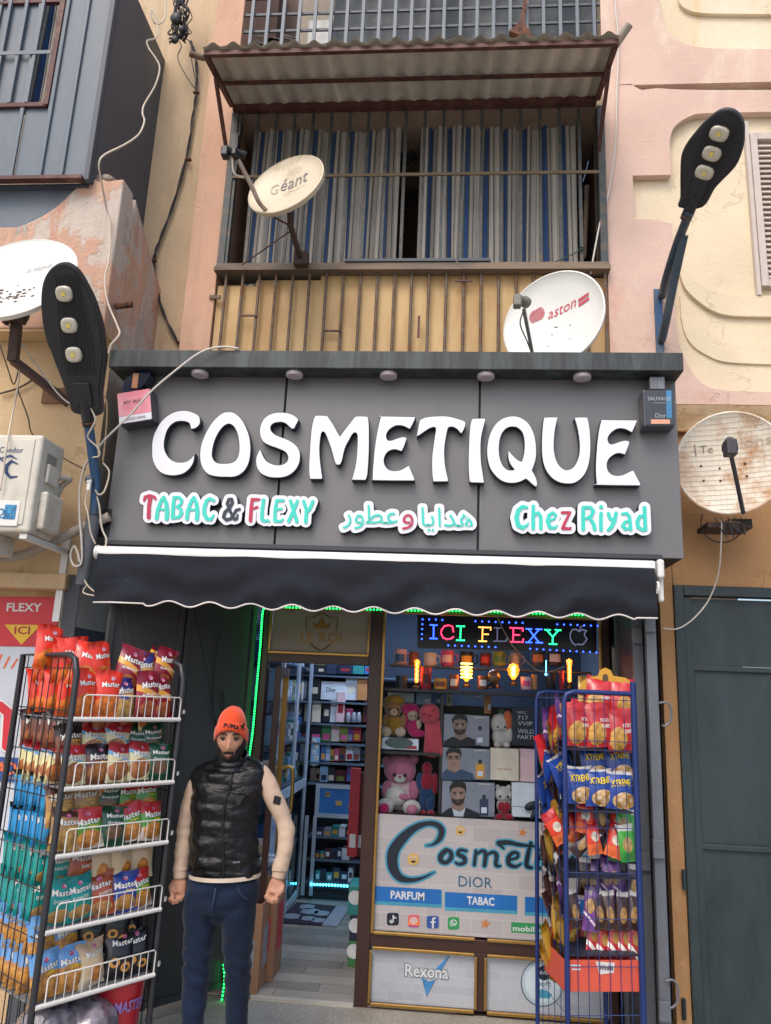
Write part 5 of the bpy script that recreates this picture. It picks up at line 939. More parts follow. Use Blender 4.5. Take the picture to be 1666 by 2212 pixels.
for nm, x0, x1 in (('lower_panel', xm + .036, xdv - .035), ('lower_panel', xdv + .035, XF1 - .001)):
    lp_ = mk(nm, B().b2((x0, YF - .012, zbt), (x1, YF - .002, zr2 - .002)), BRK2, sf)
    if x0 < xdv - .1:
        SHD = mat('print_shadow', '#5a626c', .5); SIL = mat('print_silver', '#c3c8cc', .35)
        tri = [[(478, 1440), (522, 1598), (592, 1462), (540, 1480)], [(595, 1372), (718, 1250), (640, 1385), (610, 1405)]]
        for tr_ in tri: flatpx([(522 + (x - 522) * 1.06, 1430 + (y - 1430) * 1.06) for x, y in tr_], SHD, 1, 'tick_shadow', lp_); flatpx(tr_, mat('print_tick_blue', '#3f7fb8', .3, var=.35, vs=14), 2, 'tick', lp_)
        c6text('Rexona', 336, 1322, 706, 1440, SHD, 3, .07, .045, lp_); c6text('Rexona', 342, 1328, 700, 1434, SIL, 4, .07, .02, lp_)
    else:
        D_ = lambda cx, cy, r, sx=1: [(cx + r * sx * math.cos(a), cy + r * math.sin(a)) for a in np.linspace(0, 6.283, 26, endpoint=False)]
        flatpx(D_(1480, 1490, 200, .9), mat('print_shadow', '#5a626c', .5), 1, 'tin_shadow', lp_); flatpx(D_(1482, 1488, 190, .9), mat('print_tin', '#a9bac6', .35), 2, 'tin', lp_); flatpx(D_(1482, 1488, 160, .9), mat('print_tin_pale', '#bccbd4', .35), 3, 'tin_centre', lp_); flatpx(D_(1495, 1405, 62, .9), INK, 4, 'badge', lp_)
        c6text('NIVEA', 1445, 1385, 1545, 1415, PALE, 5, .06, 0, lp_); c6text('soft', 1440, 1470, 1550, 1510, mat('print_slate', '#41525f', .4), 5, .06, 0, lp_); flatpx([(1420, 1560), (1480, 1540), (1560, 1580), (1540, 1620), (1440, 1610)], CYN, 4, 'wave', lp_)
# open door leaf
xh, xe = P(561, 1700, YF).x + .05, P(600, 1700, 5.66).x; hinge = V(xh, YF + .07, 0); free = V(xe, 5.7, 0); dv = free - hinge; zd0, zd1 = .06, zdo - .02
dr = thing('shop_door', hinge, 'open glazed shop door swung inwards, gold edge and curved gold handle, printed lower half', 'door'); dn = V(dv.y, -dv.x, 0).normalized()
dp = lambda u, z: hinge + dv * u + V(0, 0, z); db = lambda n, u0, z0, u1, z1, w_, m: mk(n, B().bar(dp(u0, z0), dp(u1, z1), w_, .04, dn), m, dr, bevel=.003)
db('stile', .04, zd0, .04, zd1, .05, BROWN); db('stile', .965, zd0, .965, zd1, .05, GOLD); db('top_rail', .08, zd1 - .03, .93, zd1 - .03, .06, BROWN); db('middle_rail', .08, zr2 + .05, .93, zr2 + .05, .05, GOLD); db('bottom_rail', .08, zd0 + .04, .93, zd0 + .04, .08, BROWN)
mk('pane', B().add([dp(.07, .95), dp(.94, .95), dp(.94, zd1 - .06), dp(.07, zd1 - .06)], [(0, 1, 2, 3)]), GL, dr)
pn = mk('printed_panel', B().prism([dp(.07, zr2 + .075), dp(.94, zr2 + .075), dp(.94, .95), dp(.07, .95)], dn * .006), mat('print_ice', '#a9bdd2', .4, var=.2, vs=8, col2='#4f86b8', amt=.4), dr)
mk('kick_panel', B().prism([dp(.07, zd0 + .08), dp(.94, zd0 + .08), dp(.94, zr2 + .02), dp(.07, zr2 + .02)], dn * .006), BRK2, dr)
for k in range(9):
    u, z = .2 + .6 * rnd.random(), .35 + .55 * rnd.random(); c = dp(u, z) + dn * .008; s_ = rnd.uniform(.02, .05); t_ = dv.normalized(); mk('print', B().prism([c + t_ * (s_ * math.cos(a) * (1 + .5 * (j % 2))) + V(0, 0, s_ * math.sin(a)) for j, a in enumerate(np.linspace(0, 6.283, 8, endpoint=False))], dn * .001), rnd.choice([BLB, INK, PALE, CRIM]), pn)
hz = P(612, 1700, 5.6).z; b = B(); hb = dp(.93, hz + .12) + dn * .02; b.tube(curve3([hb, hb + dn * .05 + V(0, 0, .01), hb + dn * .075 + V(0, 0, -.03), hb + dn * .08 + V(0, 0, -.16), hb + dn * .075 + V(0, 0, -.29), hb + dn * .05 + V(0, 0, -.31), hb + V(0, 0, -.3)], 5), .013, 8); mk('handle', b, mat('bright_gold', '#c9a75a', .25, .8), dr, smooth=60)
# ---- folding gates either side
def leaf(a, c, z0, z1, m, label, brace=1, nrm=None):
    r = thing('gate_leaf', a + V(0, 0, z0), label, 'gate'); d = (c - a).normalized(); n = V(d.y, -d.x, 0); n = n if n.y < 0 else -n; L = (c - a).length; q = lambda s, z: a + d * s + V(0, 0, z)
    mk('sheet', B().prism([q(.03, z0 + .03), q(L - .03, z0 + .03), q(L - .03, z1 - .03), q(.03, z1 - .03)], n * .004), m, r)
    for s in (.018, L - .018): mk('stile', B().bar(q(s, z0), q(s, z1), .036, .03, n), m, r, bevel=.003)
    for z in (z0 + .018, (z0 + z1) / 2 - .15, z1 - .018): mk('rail', B().bar(q(.037, z), q(L - .037, z), .034, .028, n), m, r, bevel=.003)
    if brace: mk('brace', B().bar(q(.06, z0 + (z1 - z0) * .47), q(L - .05, z1 - .05), .03, .022, n), m, r)
    return r, q, n
gh, gm, ge = P(540, 1500, 4.96), P(386, 1500, 4.55), P(214, 1500, 4.17)
for p in (gh, gm, ge): p.z = 0
ra, qa, na = leaf(gh, gm, .06, 2.3, mat('dark_gate_sheet_green', '#34393b', .5, .05, var=.12, vs=3), 'dark folded steel gate leaf nearest the green lights, behind the man')
LGm = (gm - gh).length; mk('padlock_cable', B().tube(curve3([qa(LGm * .55, 2.1) + na * .03, qa(LGm * .57, 1.75) + na * .03, qa(LGm * .5, 1.55) + na * .04, qa(LGm * .42, 1.6) + na * .03, qa(LGm * .45, 1.75) + na * .03]), .006, 6), BLACK, ra)
leaf(gm + V(-.012, -.01, 0), ge, .06, 2.3, GATED, 'dark brown grey steel gate leaf at the left end under the awning')
g1 = P(1388, 1600, 4.4); g2 = P(1416, 1600, 4.3); zt_ = P(1395, 1338, 4.4).z
for i, (g, yb, nm) in enumerate(((g1, 4.42, 'inner'), (g2, 4.3, 'outer'))):
    r = thing('gate_leaf', V(g.x, yb, 0), 'grey steel gate leaf folded edge on at the right, %s one beside the %s' % (nm, 'blue rack' if i == 0 else 'ochre wall'), 'gate')
    mk('stile', B().b2((g.x - .027, yb, .03), (g.x + .027, yb + .04, 2.32)), GATE, r, bevel=.004); mk('sheet', B().b2((g.x - .012, yb + .041, .05), (g.x + .002, YW + .1, 2.3)), GATED, r); mk('back_stile', B().b2((g.x - .03, YW + .101, .03), (g.x + .03, YW + .14, 2.32)), GATE, r)
    for py in ((1375, 1860) if i == 0 else (1348, 1832, 2180)): z = P(1400, py, yb).z; mk('hinge', B().b2((g.x - .036, yb - .024, z - .045), (g.x + .02, yb - .002, z + .045)), GATE, r, bevel=.004)
for py in (1545, 2150): p = P(1438 + (py > 2000) * 14, py, 4.28); b = B(); b.tube(curve3([p + V(-.03, 0, .06), p + V(.01, 0, .065), p + V(.03, 0, .03), p + V(.022, 0, -.03), p + V(-.005, 0, -.055), p + V(-.02, 0, -.05)]), .006, 6); tag(mk('gate_hook', b, GATE), 'bent iron hook on the right gate post, %s one' % ('upper' if py < 2000 else 'lower'), 'hook', 'hooks on the gate post')
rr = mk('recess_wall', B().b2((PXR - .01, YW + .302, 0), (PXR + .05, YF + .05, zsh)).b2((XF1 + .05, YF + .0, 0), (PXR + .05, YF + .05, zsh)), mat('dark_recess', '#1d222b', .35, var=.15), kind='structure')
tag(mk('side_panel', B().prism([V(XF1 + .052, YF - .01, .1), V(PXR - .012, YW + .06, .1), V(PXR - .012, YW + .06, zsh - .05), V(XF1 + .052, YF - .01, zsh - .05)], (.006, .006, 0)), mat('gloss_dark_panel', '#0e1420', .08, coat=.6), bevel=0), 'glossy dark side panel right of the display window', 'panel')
# green door in the right wall
gd = thing('metal_door', V(xd + .5, YW, 0), 'dark green steel double door in the ochre wall at the right edge', 'door'); GRD = mat('dark_green_steel', '#1f2c2f', .5, .0, var=.22, vs=3, st=(1, 1, .3), col2='#2c3b3f', amt=.6, bump=.25, bs=7)
mk('frame', B().b2((xd - .002, YW - .02, 0), (xd + .055, YW + .06, zd)), GRD, gd, bevel=.004); mk('frame', B().b2((xd + .056, YW - .02, zd - .06), (3.3, YW + .06, zd)), GRD, gd, bevel=.004)
zs_ = [0.02, P(1550, 1828, YW).z, P(1550, 1442, YW).z, zd - .062]
for i in range(3): mk('panel', B().b2((xd + .06, YW + .02, zs_[i] + .012), (3.3, YW + .035, zs_[i + 1] - .012)), GRD, gd); mk('rail', B().b2((xd + .058, YW + .002, zs_[i + 1] - .022), (3.3, YW + .034, zs_[i + 1] + .008)), GRD, gd, bevel=.004) if i < 2 else 0
mk('stile', B().b2((xd + .058, YW + .001, .02), (xd + .1, YW + .0345, zd - .063)), GRD, gd, bevel=.004)
for py in (1900, 2180): p = P(1478, py, YW - .02); mk('hinge', B().tube([p + V(0, 0, -.05), p + V(0, 0, .05)], .012, 8), GRD, gd)
# ---- lights on the front
GRN = emis('green_led', '#1dff66', 3.2); GRNK = emis('green_led_reflection', '#0fbf45', .9)
def strip(pts, Y, label, step=.0165, m=GRN, r=.0062, glow=None):
    path = curve3([P(x, y, Y) for x, y in pts], 20); b = B(); acc = 0; n = 0
    for a, c in zip(path, path[1:]):
        L = (c - a).length
        while acc < L: p = a + (c - a) * (acc / L); b.ball(p, r, 6, 4); acc += step; n += 1
        acc -= L
    root = thing('led_strip', path[-1], label, 'light strip'); mk('led', b, m, root, kind='stuff'); mk('tape', B().tube([p + V(0, .012, 0) for p in path], .008, 5), glow or mat('green_tape', '#1a5a30', .5), root); return root
strip([(585, 1311), (572, 1314), (567, 1328), (562, 1400), (553, 1500), (546, 1580), (538, 1640), (525, 1760), (512, 1860)], YF - .06, 'bright green LED strip running down the doorway jamb beside the man')
strip([(553, 1325), (548, 1400), (541, 1500), (534, 1600), (529, 1650)], YF - .015, 'dimmer green LED strip on the gate leaf left of the bright one', .021, GRNK, .005)  # mirror image of the bright strip, built as faintly glowing balls
strip([(483, 2085), (485, 2115), (481, 2150), (478, 2170)], 4.9, 'short green LED strip end near the floor between the man’s legs'.replace('’', ' '), .02)
strip([(590, 1311), (700, 1314), (850, 1318), (1000, 1320), (1150, 1325), (1290, 1330)], YF - .05, 'green LED strip along the head of the shop front under the awning hem', .022)
# LED board ICI FLEXY
lb = thing('led_sign', P(1095, 1405, 4.93), 'black LED board with coloured dotted letters ICI FLEXY inside the shop window', 'LED sign'); C5 = lambda x, y: ((1450 + x * .4802) / 1.8439, (2400 + y * .4802) / 1.8439); YLb = YF + .035
lq = quad([(902, 1328), (1289, 1339), (1289, 1410), (902, 1400)], YLb); mk('board', B().slab(lq, .02), mat('led_board', '#0b0d18', .3), lb)
ledm = dict(B=emis('blue_led', '#2a4cff', 5), R=emis('red_led', '#ff2a4a', 4.5), G=emis('emerald_led', '#22f07a', 3.5), A=emis('amber_led', '#ffab4a', 3), W=emis('dim_led', '#7c7c9c', .5))
def dots(pts, c, nm, r=.0048):
    b = B()
    for x, y in pts: b.ball(P(*C5(x, y), YLb - .004), r, 6, 4)
    mk(nm, b, ledm[c], lb, kind='stuff')
def dense(lines, st=13):
    o = []
    for l in lines:
        for (x0, y0), (x1, y1) in zip(l, l[1:]):
            k = max(1, round(math.hypot(x1 - x0, y1 - y0) / st)); o += [(x0 + (x1 - x0) * i / k, y0 + (y1 - y0) * i / k) for i in range(k + 1)]
    return list(dict.fromkeys((round(x / 3), round(y / 3)) for x, y in o)), o
def dl(lines, c, st=13): dots(dense(lines, st)[1], c, 'letter')
dl([[(552, 186), (606, 188)], [(579, 190), (577, 296)], [(550, 298), (605, 300)]], 'B'); dl([[(742, 240), (735, 200), (705, 188), (670, 195), (645, 225), (640, 255), (655, 290), (690, 305), (725, 298), (742, 285)]], 'R'); dl([[(772, 196), (832, 198)], [(803, 205), (800, 305)], [(770, 312), (832, 314)]], 'G')
dl([[(955, 205), (1052, 208), (1052, 225)], [(985, 210), (982, 315)], [(985, 262), (1030, 264)], [(955, 320), (1015, 322)]], 'A'); dl([[(1085, 210), (1130, 212)], [(1108, 212), (1105, 320)], [(1080, 320), (1180, 322), (1185, 300)]], 'W'); dl([[(1215, 210), (1318, 214), (1318, 235)], [(1240, 215), (1237, 325)], [(1240, 268), (1290, 270)], [(1213, 326), (1318, 328), (1322, 305)]], 'R')
dl([[(1348, 218), (1390, 220)], [(1430, 220), (1475, 222)], [(1370, 225), (1450, 328)], [(1452, 225), (1365, 328)], [(1345, 330), (1390, 332)], [(1430, 332), (1480, 334)]], 'B'); dl([[(1503, 226), (1545, 228)], [(1590, 228), (1632, 230)], [(1520, 232), (1567, 285)], [(1612, 234), (1567, 285), (1565, 340)], [(1540, 344), (1598, 346)]], 'G', 12)
bd_ = [(487, 140), (542, 140), (597, 142), (650, 145), (485, 180), (483, 220), (481, 262), (480, 302)] + [(925 + 56 * i, 155 + 2 * i) for i in range(8)] + [(1604 + 56 * i, 181 + 2 * i) for i in range(7)] + [(700 + 56 * i, 356 + 2 * i) for i in range(8)] + [(1380 + 55 * i, 384 + 3 * i) for i in range(11)] + [(1985, 225), (1985, 265), (1985, 305)]
dots(bd_, 'B', 'border_light', .0055)
app = [(1785, 240), (1760, 222), (1730, 226), (1712, 255), (1712, 295), (1730, 335), (1755, 352), (1780, 345), (1810, 352), (1835, 330), (1850, 300), (1832, 280), (1830, 255), (1846, 235), (1815, 224), (1785, 240)]
dl([app, [(1790, 225), (1800, 200), (1815, 195)]], 'W', 12); mk('emblem', B().prism([P(*C5(x, y), YLb - .002) for x, y in app[:-1]], (0, .001, 0)), mat('led_matte', '#3a4038', .6), lb)
b = B(); b.tube(curve3([P(1072, 1326, YF - .06), P(1090, 1365, YF - .06), P(1112, 1400, YF - .05), P(1150, 1440, YF - .03), P(1180, 1452, YF - .03), P(1220, 1440, YF - .04)]), .004, 6); tag(mk('cable', b, mat('beige_wire', '#9c8a78', .6)), 'thin beige wire drooping across the LED board', 'cable')
# ================================================================ display window and goods inside the shop
def cm(h, r=.5): return mat('goods_' + h.strip('#'), h, r, var=.1, vs=14)
NAME = {'#23262f': 'black', '#1f2a44': 'navy', '#2d3b55': 'slate blue', '#dfe3e8': 'white', '#e8d9c0': 'cream', '#c98a54': 'tan', '#b4303c': 'red', '#d6548a': 'pink', '#3f7f4a': 'green', '#7d8a3c': 'olive', '#3c6fae': 'blue', '#8a4a32': 'brown', '#e0a03a': 'amber', '#8fb7d6': 'pale blue', '#8c8f98': 'grey', '#6b3f7c': 'purple', '#2f8d8a': 'teal', '#5a1f28': 'dark red', '#efc8c8': 'pale pink'}
K3_ = lambda x, y: ((650 + x * .5402) / 1.8439, (2400 + y * .5402) / 1.8439); K4_ = lambda x, y: ((650 + x * .5402) / 1.8439, (3200 + y * .5402) / 1.8439)
def goods_box(f4, Y, d, h, label, name='carton', cat='box', group=None, print_=None, ptext=None, bev=.003):
    x0, y0, x1, y1 = f4; a, c = P(x0, y0, Y), P(x1, y1, Y)
    o = mk(name, B().b2((min(a.x, c.x), Y, c.z), (c.x, Y + d, a.z)), cm(h), None, label, cat, group, bevel=bev)
    q = lambda u, v, hh=0: V(a.x + (c.x - a.x) * u, Y - .0012 - hh, c.z + (a.z - c.z) * v)
    if print_: u0, v0, u1, v1, hc = print_; mk('print', B().flat(lambda u, v, hh=0: q(u0 + (u1 - u0) * u, v0 + (v1 - v0) * v)), cm(hc), o)
    if ptext: u0, v0, u1, v1, s, hc = ptext; mk('lettering', B().text(s, lambda u, v, hh=0: q(u0 + (u1 - u0) * u, v0 + (v1 - v0) * v, .0012)), cm(hc), o)
    return o
def bottle(x, yb, wpx, hpx, Y, h, label, name='bottle', cat='bottle', group=None, capc='#23262f'):
    p = P(x, yb, Y); r = (P(x + wpx / 2, yb, Y) - p).length; H = P(x, yb - hpx, Y).z - p.z; r0 = thing(name, p, label, cat, group)
    mk('body', B().lathe([(r * .9, 0), (r, .004), (r, H * .72), (r * .75, H * .8)], p, n=12), cm(h, .25), r0, smooth=40); mk('lid', B().lathe([(r * .6, H * .8), (r * .62, H), (0, H)], p, n=12), cm(capc), r0, smooth=40); return r0
SHB = mat('shelf_board', '#5d6a78', .5)
rows = [(530, [(1092, 1130, 455, '#1f2a44'), (1136, 1196, 460, '#23262f'), (1204, 1286, 455, '#2d3b55'), (1292, 1394, 455, '#1f2a44'), (1400, 1480, 460, '#2f8d8a'), (1488, 1540, 455, '#3c6fae')], 'gift bag'),
        (722, [(1094, 1150, 560, '#23262f'), (1168, 1341, 580, '#dfe3e8'), (1348, 1428, 552, '#dfe3e8'), (1434, 1500, 548, '#c98a54')], 'box'),
        (885, [(1102, 1156, 730, '#e8d9c0'), (1182, 1228, 725, '#23262f'), (1234, 1282, 657, '#dfe3e8'), (1285, 1334, 657, '#efc8c8'), (1350, 1396, 780, '#d6548a'), (1480, 1540, 700, '#5a1f28')], 'box'),
        (1027, [(1090, 1166, 905, '#23262f'), (1174, 1236, 895, '#3f7f4a'), (1240, 1300, 895, '#efc8c8'), (1305, 1358, 915, '#7d8a3c'), (1362, 1398, 910, '#6b3f7c'), (1402, 1456, 905, '#b4303c')], 'packet'),
        (1170, [(1166, 1196, 1045, '#3c6fae'), (1200, 1230, 1050, '#8fb7d6'), (1236, 1260, 1080, '#e0a03a'), (1266, 1292, 1075, '#d6548a'), (1297, 1342, 1062, '#8a4a32'), (1350, 1400, 1050, '#dfe3e8'), (1405, 1450, 1055, '#8c8f98')], 'packet'),
        (1325, [(1160, 1210, 1205, '#8fb7d6'), (1216, 1265, 1210, '#23262f'), (1271, 1345, 1232, '#5a1f28'), (1355, 1400, 1205, '#6b3f7c'), (1404, 1450, 1210, '#b4303c')], 'packet')]
YS_ = 7.42
sv = thing('shelf_unit', P(*K3_(1300, 1340), YS_), 'dark shelf unit full of packets and boxes against the back of the shop', 'shelves')
for i, (yb, its, kind) in enumerate(rows):
    a, c = P(*K3_(1070, yb), YS_), P(*K3_(1700, yb), YS_); mk('shelf', B().b2((a.x, YS_ - .03, a.z - .018), (c.x + .5, YS_ + .3, a.z - .001)), SHB, sv)
    for k, (x0, x1, yt, h) in enumerate(its):
        nm = 'gift_bag' if kind == 'gift bag' else ('packet' if kind == 'packet' else 'carton'); pr = None
        if kind == 'packet': pr = (.15, .1, .85, .45, rnd.choice([z for z in NAME if z != h]))
        elif (i + k) % 2: pr = (.2, .3, .8, .6, rnd.choice(['#23262f', '#e8d9c0', '#b4303c', '#e0a03a']))
        tx = (.22, .42, .62, .68, 'Dior', '#23262f') if (i, k) == (1, 1) else None
        goods_box((*K3_(x0, yt), *K3_(x1, yb)), YS_ + .01 * (k % 3), .14, h, '%s %s, %s from the left on the %s shelf behind the doorway' % (NAME[h], kind, ORD[k], ORD[i]), nm, kind, 'goods on the back shelves', None if tx else pr, tx)
for i, yb in enumerate((530, 722, 885, 1027, 1170, 1325)):
    x = 1088; k = 0
    while x < 1520:
        wd = rnd.choice((36, 44, 52, 60)); h = rnd.choice(['#8fb7d6', '#dfe3e8', '#2f8d8a', '#c98a54', '#8c8f98', '#d6548a', '#2d3b55', '#e8d9c0', '#7d8a3c'])
        goods_box((*K3_(x, yb - rnd.uniform(70, 115)), *K3_(x + wd - 3, yb)), YS_ + .17, .1, h, '%s box in the rear row, %s from the left, %s shelf behind the doorway' % (NAME[h], ORD[k], ORD[i]), 'carton', 'box', 'rear row goods on the back shelves', (.2, .25, .8, .6, rnd.choice([z for z in NAME if z != h]))); x += wd; k += 1
for k, x in enumerate((1362, 1404, 1440)): bottle(*K3_(x, 885), 11, 22, YS_ - .02, '#8c8f98', 'small grey lidded jar, %s of three under the pink box' % ORD[k], 'jar', 'jar', 'small jars behind the doorway', '#dfe3e8')
for dz in (1000, 1050, 1100, 1150): pass
col = mk('daisy_panel', B().b2(P(*K3_(1084, 1200), YS_ - .02), P(*K3_(1160, 995), YS_ - .01)), cm('#8fb7d6'), None, 'pale blue panel with white daisies beside the back shelves', 'panel')
for k in range(5): p = P(*K3_(1122 + (k % 2 * 2 - 1) * 8, 1020 + k * 42), YS_ - .022); mk('daisy', B().prism([p + V(.026 * (1 if j % 2 else .6) * math.cos(j * .524), 0, .026 * (1 if j % 2 else .6) * math.sin(j * .524)) for j in range(12)], (0, .001, 0)), cm('#dfe3e8'), col); mk('daisy_centre', B().ball(p, .008, 8, 5), cm('#e0a03a'), col)
mk('back_panel', B().b2((P(*K3_(1070, 1340), 7.75).x, 7.75, 0), (PXR, 7.77, ROOF - .05)), mat('dim_back', '#2a3442', .7), sv)
# counter with blue emoji panel, cabinet and blue light under it
ct = thing('counter', P(*K4_(1240, 690), 7.2), 'counter with white framed blue panel and open shelf at the back of the shop', 'counter')
YCt = 7.2; q = rectq(*K3_(1130, 1335), *K3_(1450, 1600), YCt); mk('blue_panel', B().slab(q, .02), mat('panel_blue', '#2f73b4', .4), ct); mk('frame', B().rim(q, .035, .03, .008), mat('alu', '#b9c4cc', .35, .3), ct)
for u, v, r in ((.27, .7, .09), (.8, .38, .1)):
    e = mk('emoji', B().prism([q(u + r * .62 * math.cos(a), v + r * .95 * math.sin(a), .003) for a in np.linspace(0, 6.283, 18, endpoint=False)], (0, .002, 0)), EMO, ct)
    mk('shades' if u < .5 else 'eye', B().slab(lambda a, b_, h=0: q(u + r * (-.45 + .9 * a), v + r * (.05 + .4 * b_), h), .001, .005), INK, e); mk('mouth', B().slab(lambda a, b_, h=0: q(u + r * (-.3 + .6 * a), v + r * (-.5 + .2 * b_), h), .001, .005), INK, e)
mk('emoji', B().slab(lambda a, b_, h=0: q(.45 + .14 * a, .38 + .14 * b_, h), .001, .004), EMO, ct)
a, c = P(*K4_(1040, 590), YCt), P(*K4_(1420, 110), YCt); mk('carcass', B().b2((a.x, YCt + .3, .12), (c.x + .2, YCt + .34, c.z)).b2((a.x, YCt, a.z - .03), (c.x + .2, YCt + .3, a.z)).b2((a.x, YCt + .05, 0), (c.x + .2, YCt + .3, a.z - .04)), mat('dark_counter', '#27313c', .5), ct)
for x in (1050, 1110): p = P(*K4_(x, 300), YCt - .01); mk('upright', B().b2((p.x - .015, YCt - .02, .05), (p.x + .015, YCt, c.z)), mat('alu', '#b9c4cc', .35, .3), ct)
k = 0
for yb, hs in ((250, 90), (420, 110), (585, 120)):
    x = 1125
    while x < 1400:
        wd = rnd.choice((34, 46, 58)); h = rnd.choice(['#1f2a44', '#8c8f98', '#6b3f7c', '#2d3b55', '#2f8d8a', '#5a1f28', '#dfe3e8'])
        goods_box((*K4_(x, yb - hs * rnd.uniform(.6, .95)), *K4_(x + wd - 5, yb)), YCt + .06, .15, h, '%s small carton, %s along the %s row under the blue panel' % (NAME[h], ORD[k % 20], ('upper', 'middle', 'lower')[(250, 420, 585).index(yb)]), 'carton', 'box', 'cartons in the counter', (.2, .3, .8, .7, rnd.choice(['#dfe3e8', '#e0a03a', '#23262f']))); x += wd; k += 1
    k = 0; z = P(*K4_(1200, yb), YCt).z; mk('shelf', B().b2((a.x, YCt + .02, z - .015), (c.x + .2, YCt + .29, z - .001)), SHB, ct)
CY = emis('cyan_led', '#3fd0ff', 6); strip([K4_(1092, 598), K4_(1235, 603), K4_(1375, 612)], YCt - .03, 'cyan LED strip under the counter at the back of the shop', .026, CY, .011, mat('cyan_tape', '#2a6d8c', .4)); strip([K4_(915, 592), K4_(988, 592)], 7.25, 'short cyan LED strip seen past the man’s hand'.replace('’s', ''), .026, CY, .01, mat('cyan_tape', '#2a6d8c', .4))
# glazed cabinet along the left wall
cb = thing('glass_cabinet', V(-1.45, 6.6, 0), 'tall white framed glass cabinet along the left wall of the shop', 'cabinet'); ALU = mat('alu_white', '#c3ced8', .35, .2); XC = -1.25
for y in (5.98, 6.62, 7.24): mk('post', B().b2((XC - .015, y - .02, .03), (XC + .012, y + .02, 2.28)), ALU, cb)
for z in (.06, .98, 2.26): mk('rail', B().b2((XC - .014, 5.96, z - (.045 if z == .98 else .025)), (XC + .01, 7.26, z + .025)), ALU, cb)
for y0, y1 in ((6.0, 6.6), (6.64, 7.22)): mk('pane', B().add([(XC, y0, .09), (XC, y1, .09), (XC, y1, 2.23), (XC, y0, 2.23)], [(0, 1, 2, 3)]), GL, cb)
mk('back', B().b2((-1.69, 5.96, .02), (-1.66, 7.26, 2.28)), mat('cabinet_back', '#5c7f9c', .5), cb)
for si, z in enumerate((.12, .5, 1.02, 1.35, 1.68, 1.98)):
    mk('shelf', B().b2((-1.65, 5.98, z - .012), (XC - .02, 7.24, z)), SHB, cb); y = 6.02; k = 0
    while y < 7.15:
        d = rnd.uniform(.07, .14); h = rnd.choice(['#8fb7d6', '#dfe3e8', '#2f8d8a', '#3c6fae', '#7d8a3c', '#8c8f98', '#e8d9c0', '#1f2a44']); hh = rnd.uniform(.12, .26)
        o = mk('carton', B().b2((-1.5, y, z + .001), (XC - .06, y + d - .012, z + hh)), cm(h), None, '%s box, %s from the front on the %s cabinet shelf from below' % (NAME[h], ORD[k], ORD[si]), 'box', 'boxes in the glass cabinet', bevel=.003); mk('print', B().b2((XC - .06, y + .01, z + hh * .3), (XC - .0585, y + d - .022, z + hh * .7)), cm(rnd.choice(['#23262f', '#dfe3e8', '#e0a03a'])), o); y += d; k += 1
for k in range(7): h = rnd.choice(('#d6548a', '#efc8c8', '#dfe3e8')); p = V(-1.42 + .03 * (k % 2), 6.1 + k * .16, 2.29); tag(mk('gift_pouch', B().ball(p + V(0, 0, .06), .075, 10, 7, (1, 1, .85)), cm(h), smooth=180), '%s wrapped pouch, %s from the front on top of the glass cabinet' % (NAME[h], ORD[k]), 'pouch', 'pouches on the cabinet')
# mat, cartons
m1 = [PZ(*K4_(x, y), .014) for x, y in ((985, 735), (840, 885), (1170, 905), (1275, 765))]; m2 = [PZ(*K4_(x, y), .014) for x, y in ((1276, 765), (1171, 905), (1282, 916), (1377, 770))]
dm = thing('door_mat', m1[1], 'dark door mat with pale end and faded printed symbols on the plank floor', 'mat'); mk('mat', B().prism(m1, (0, 0, .008)), mat('mat_plum', '#2c2630', .9), dm); mk('mat_end', B().prism(m2, (0, 0, .008)), mat('mat_pale', '#8f9aa3', .9), dm)
for u, v, r in ((.2, .3, .06), (.5, .6, .07), (.6, .25, .05), (.8, .55, .06), (.35, .8, .06), (.85, .2, .05)):
    p = (m1[1] * (1 - u) + m1[2] * u) * (1 - v) + (m1[0] * (1 - u) + m1[3] * u) * v; p.z += .009; mk('print', B().prism([p + V(r * math.cos(a) * (1 + .4 * (j % 2)), r * math.sin(a) * 1.3, 0) for j, a in enumerate(np.linspace(0, 6.283, 8, endpoint=False))], (0, 0, .001)), cm('#8c8f98', .9), dm)
KRAFT = mat('kraft_card', '#9a7358', .8, var=.12, vs=8)
def carton(nr, w_, d, h, label, pr):
    r = thing('cardboard_box', nr, label, 'cardboard box', 'cartons by the door'); x1, y0 = nr.x, nr.y
    for nm, lo, hi in (('front', (x1 - w_, y0, .012), (x1, y0 + .006, h)), ('back', (x1 - w_, y0 + d - .006, .012), (x1, y0 + d, h)), ('side', (x1 - .006, y0 + .007, .012), (x1, y0 + d - .007, h)), ('side', (x1 - w_, y0 + .007, .012), (x1 - w_ + .006, y0 + d - .007, h)), ('bottom', (x1 - w_ + .007, y0 + .007, .012), (x1 - .007, y0 + d - .007, .02))): mk(nm, B().b2(lo, hi), KRAFT, r)
    mk('print', B().b2((x1 + .0005, y0 + d * .25, h * .25), (x1 + .0015, y0 + d * .8, h * .7)), cm(pr), r); mk('print', B().b2((x1 - w_ * .8, y0 - .0015, h * .3), (x1 - w_ * .2, y0 - .0005, h * .6)), cm(pr), r); return r
carton(PZ(*K4_(690, 1412), .012), .17, .34, .5, 'open brown cardboard box with faded lilac print by the doorway, front one', '#8c8f98')
c2 = PZ(*K4_(800, 1318), .012); carton(c2, .15, .26, .62, 'tall brown cardboard box with red print behind the open one', '#b4303c')
tag(mk('foil_roll', B().lathe([(.05, 0), (.05, .2)], V(c2.x - .16, c2.y + .1, .675), (1, .1, 0), 14), mat('silver_foil', '#b9bcc2', .25, .6), smooth=40), 'silver wrapped roll lying on the tall cardboard box', 'roll')
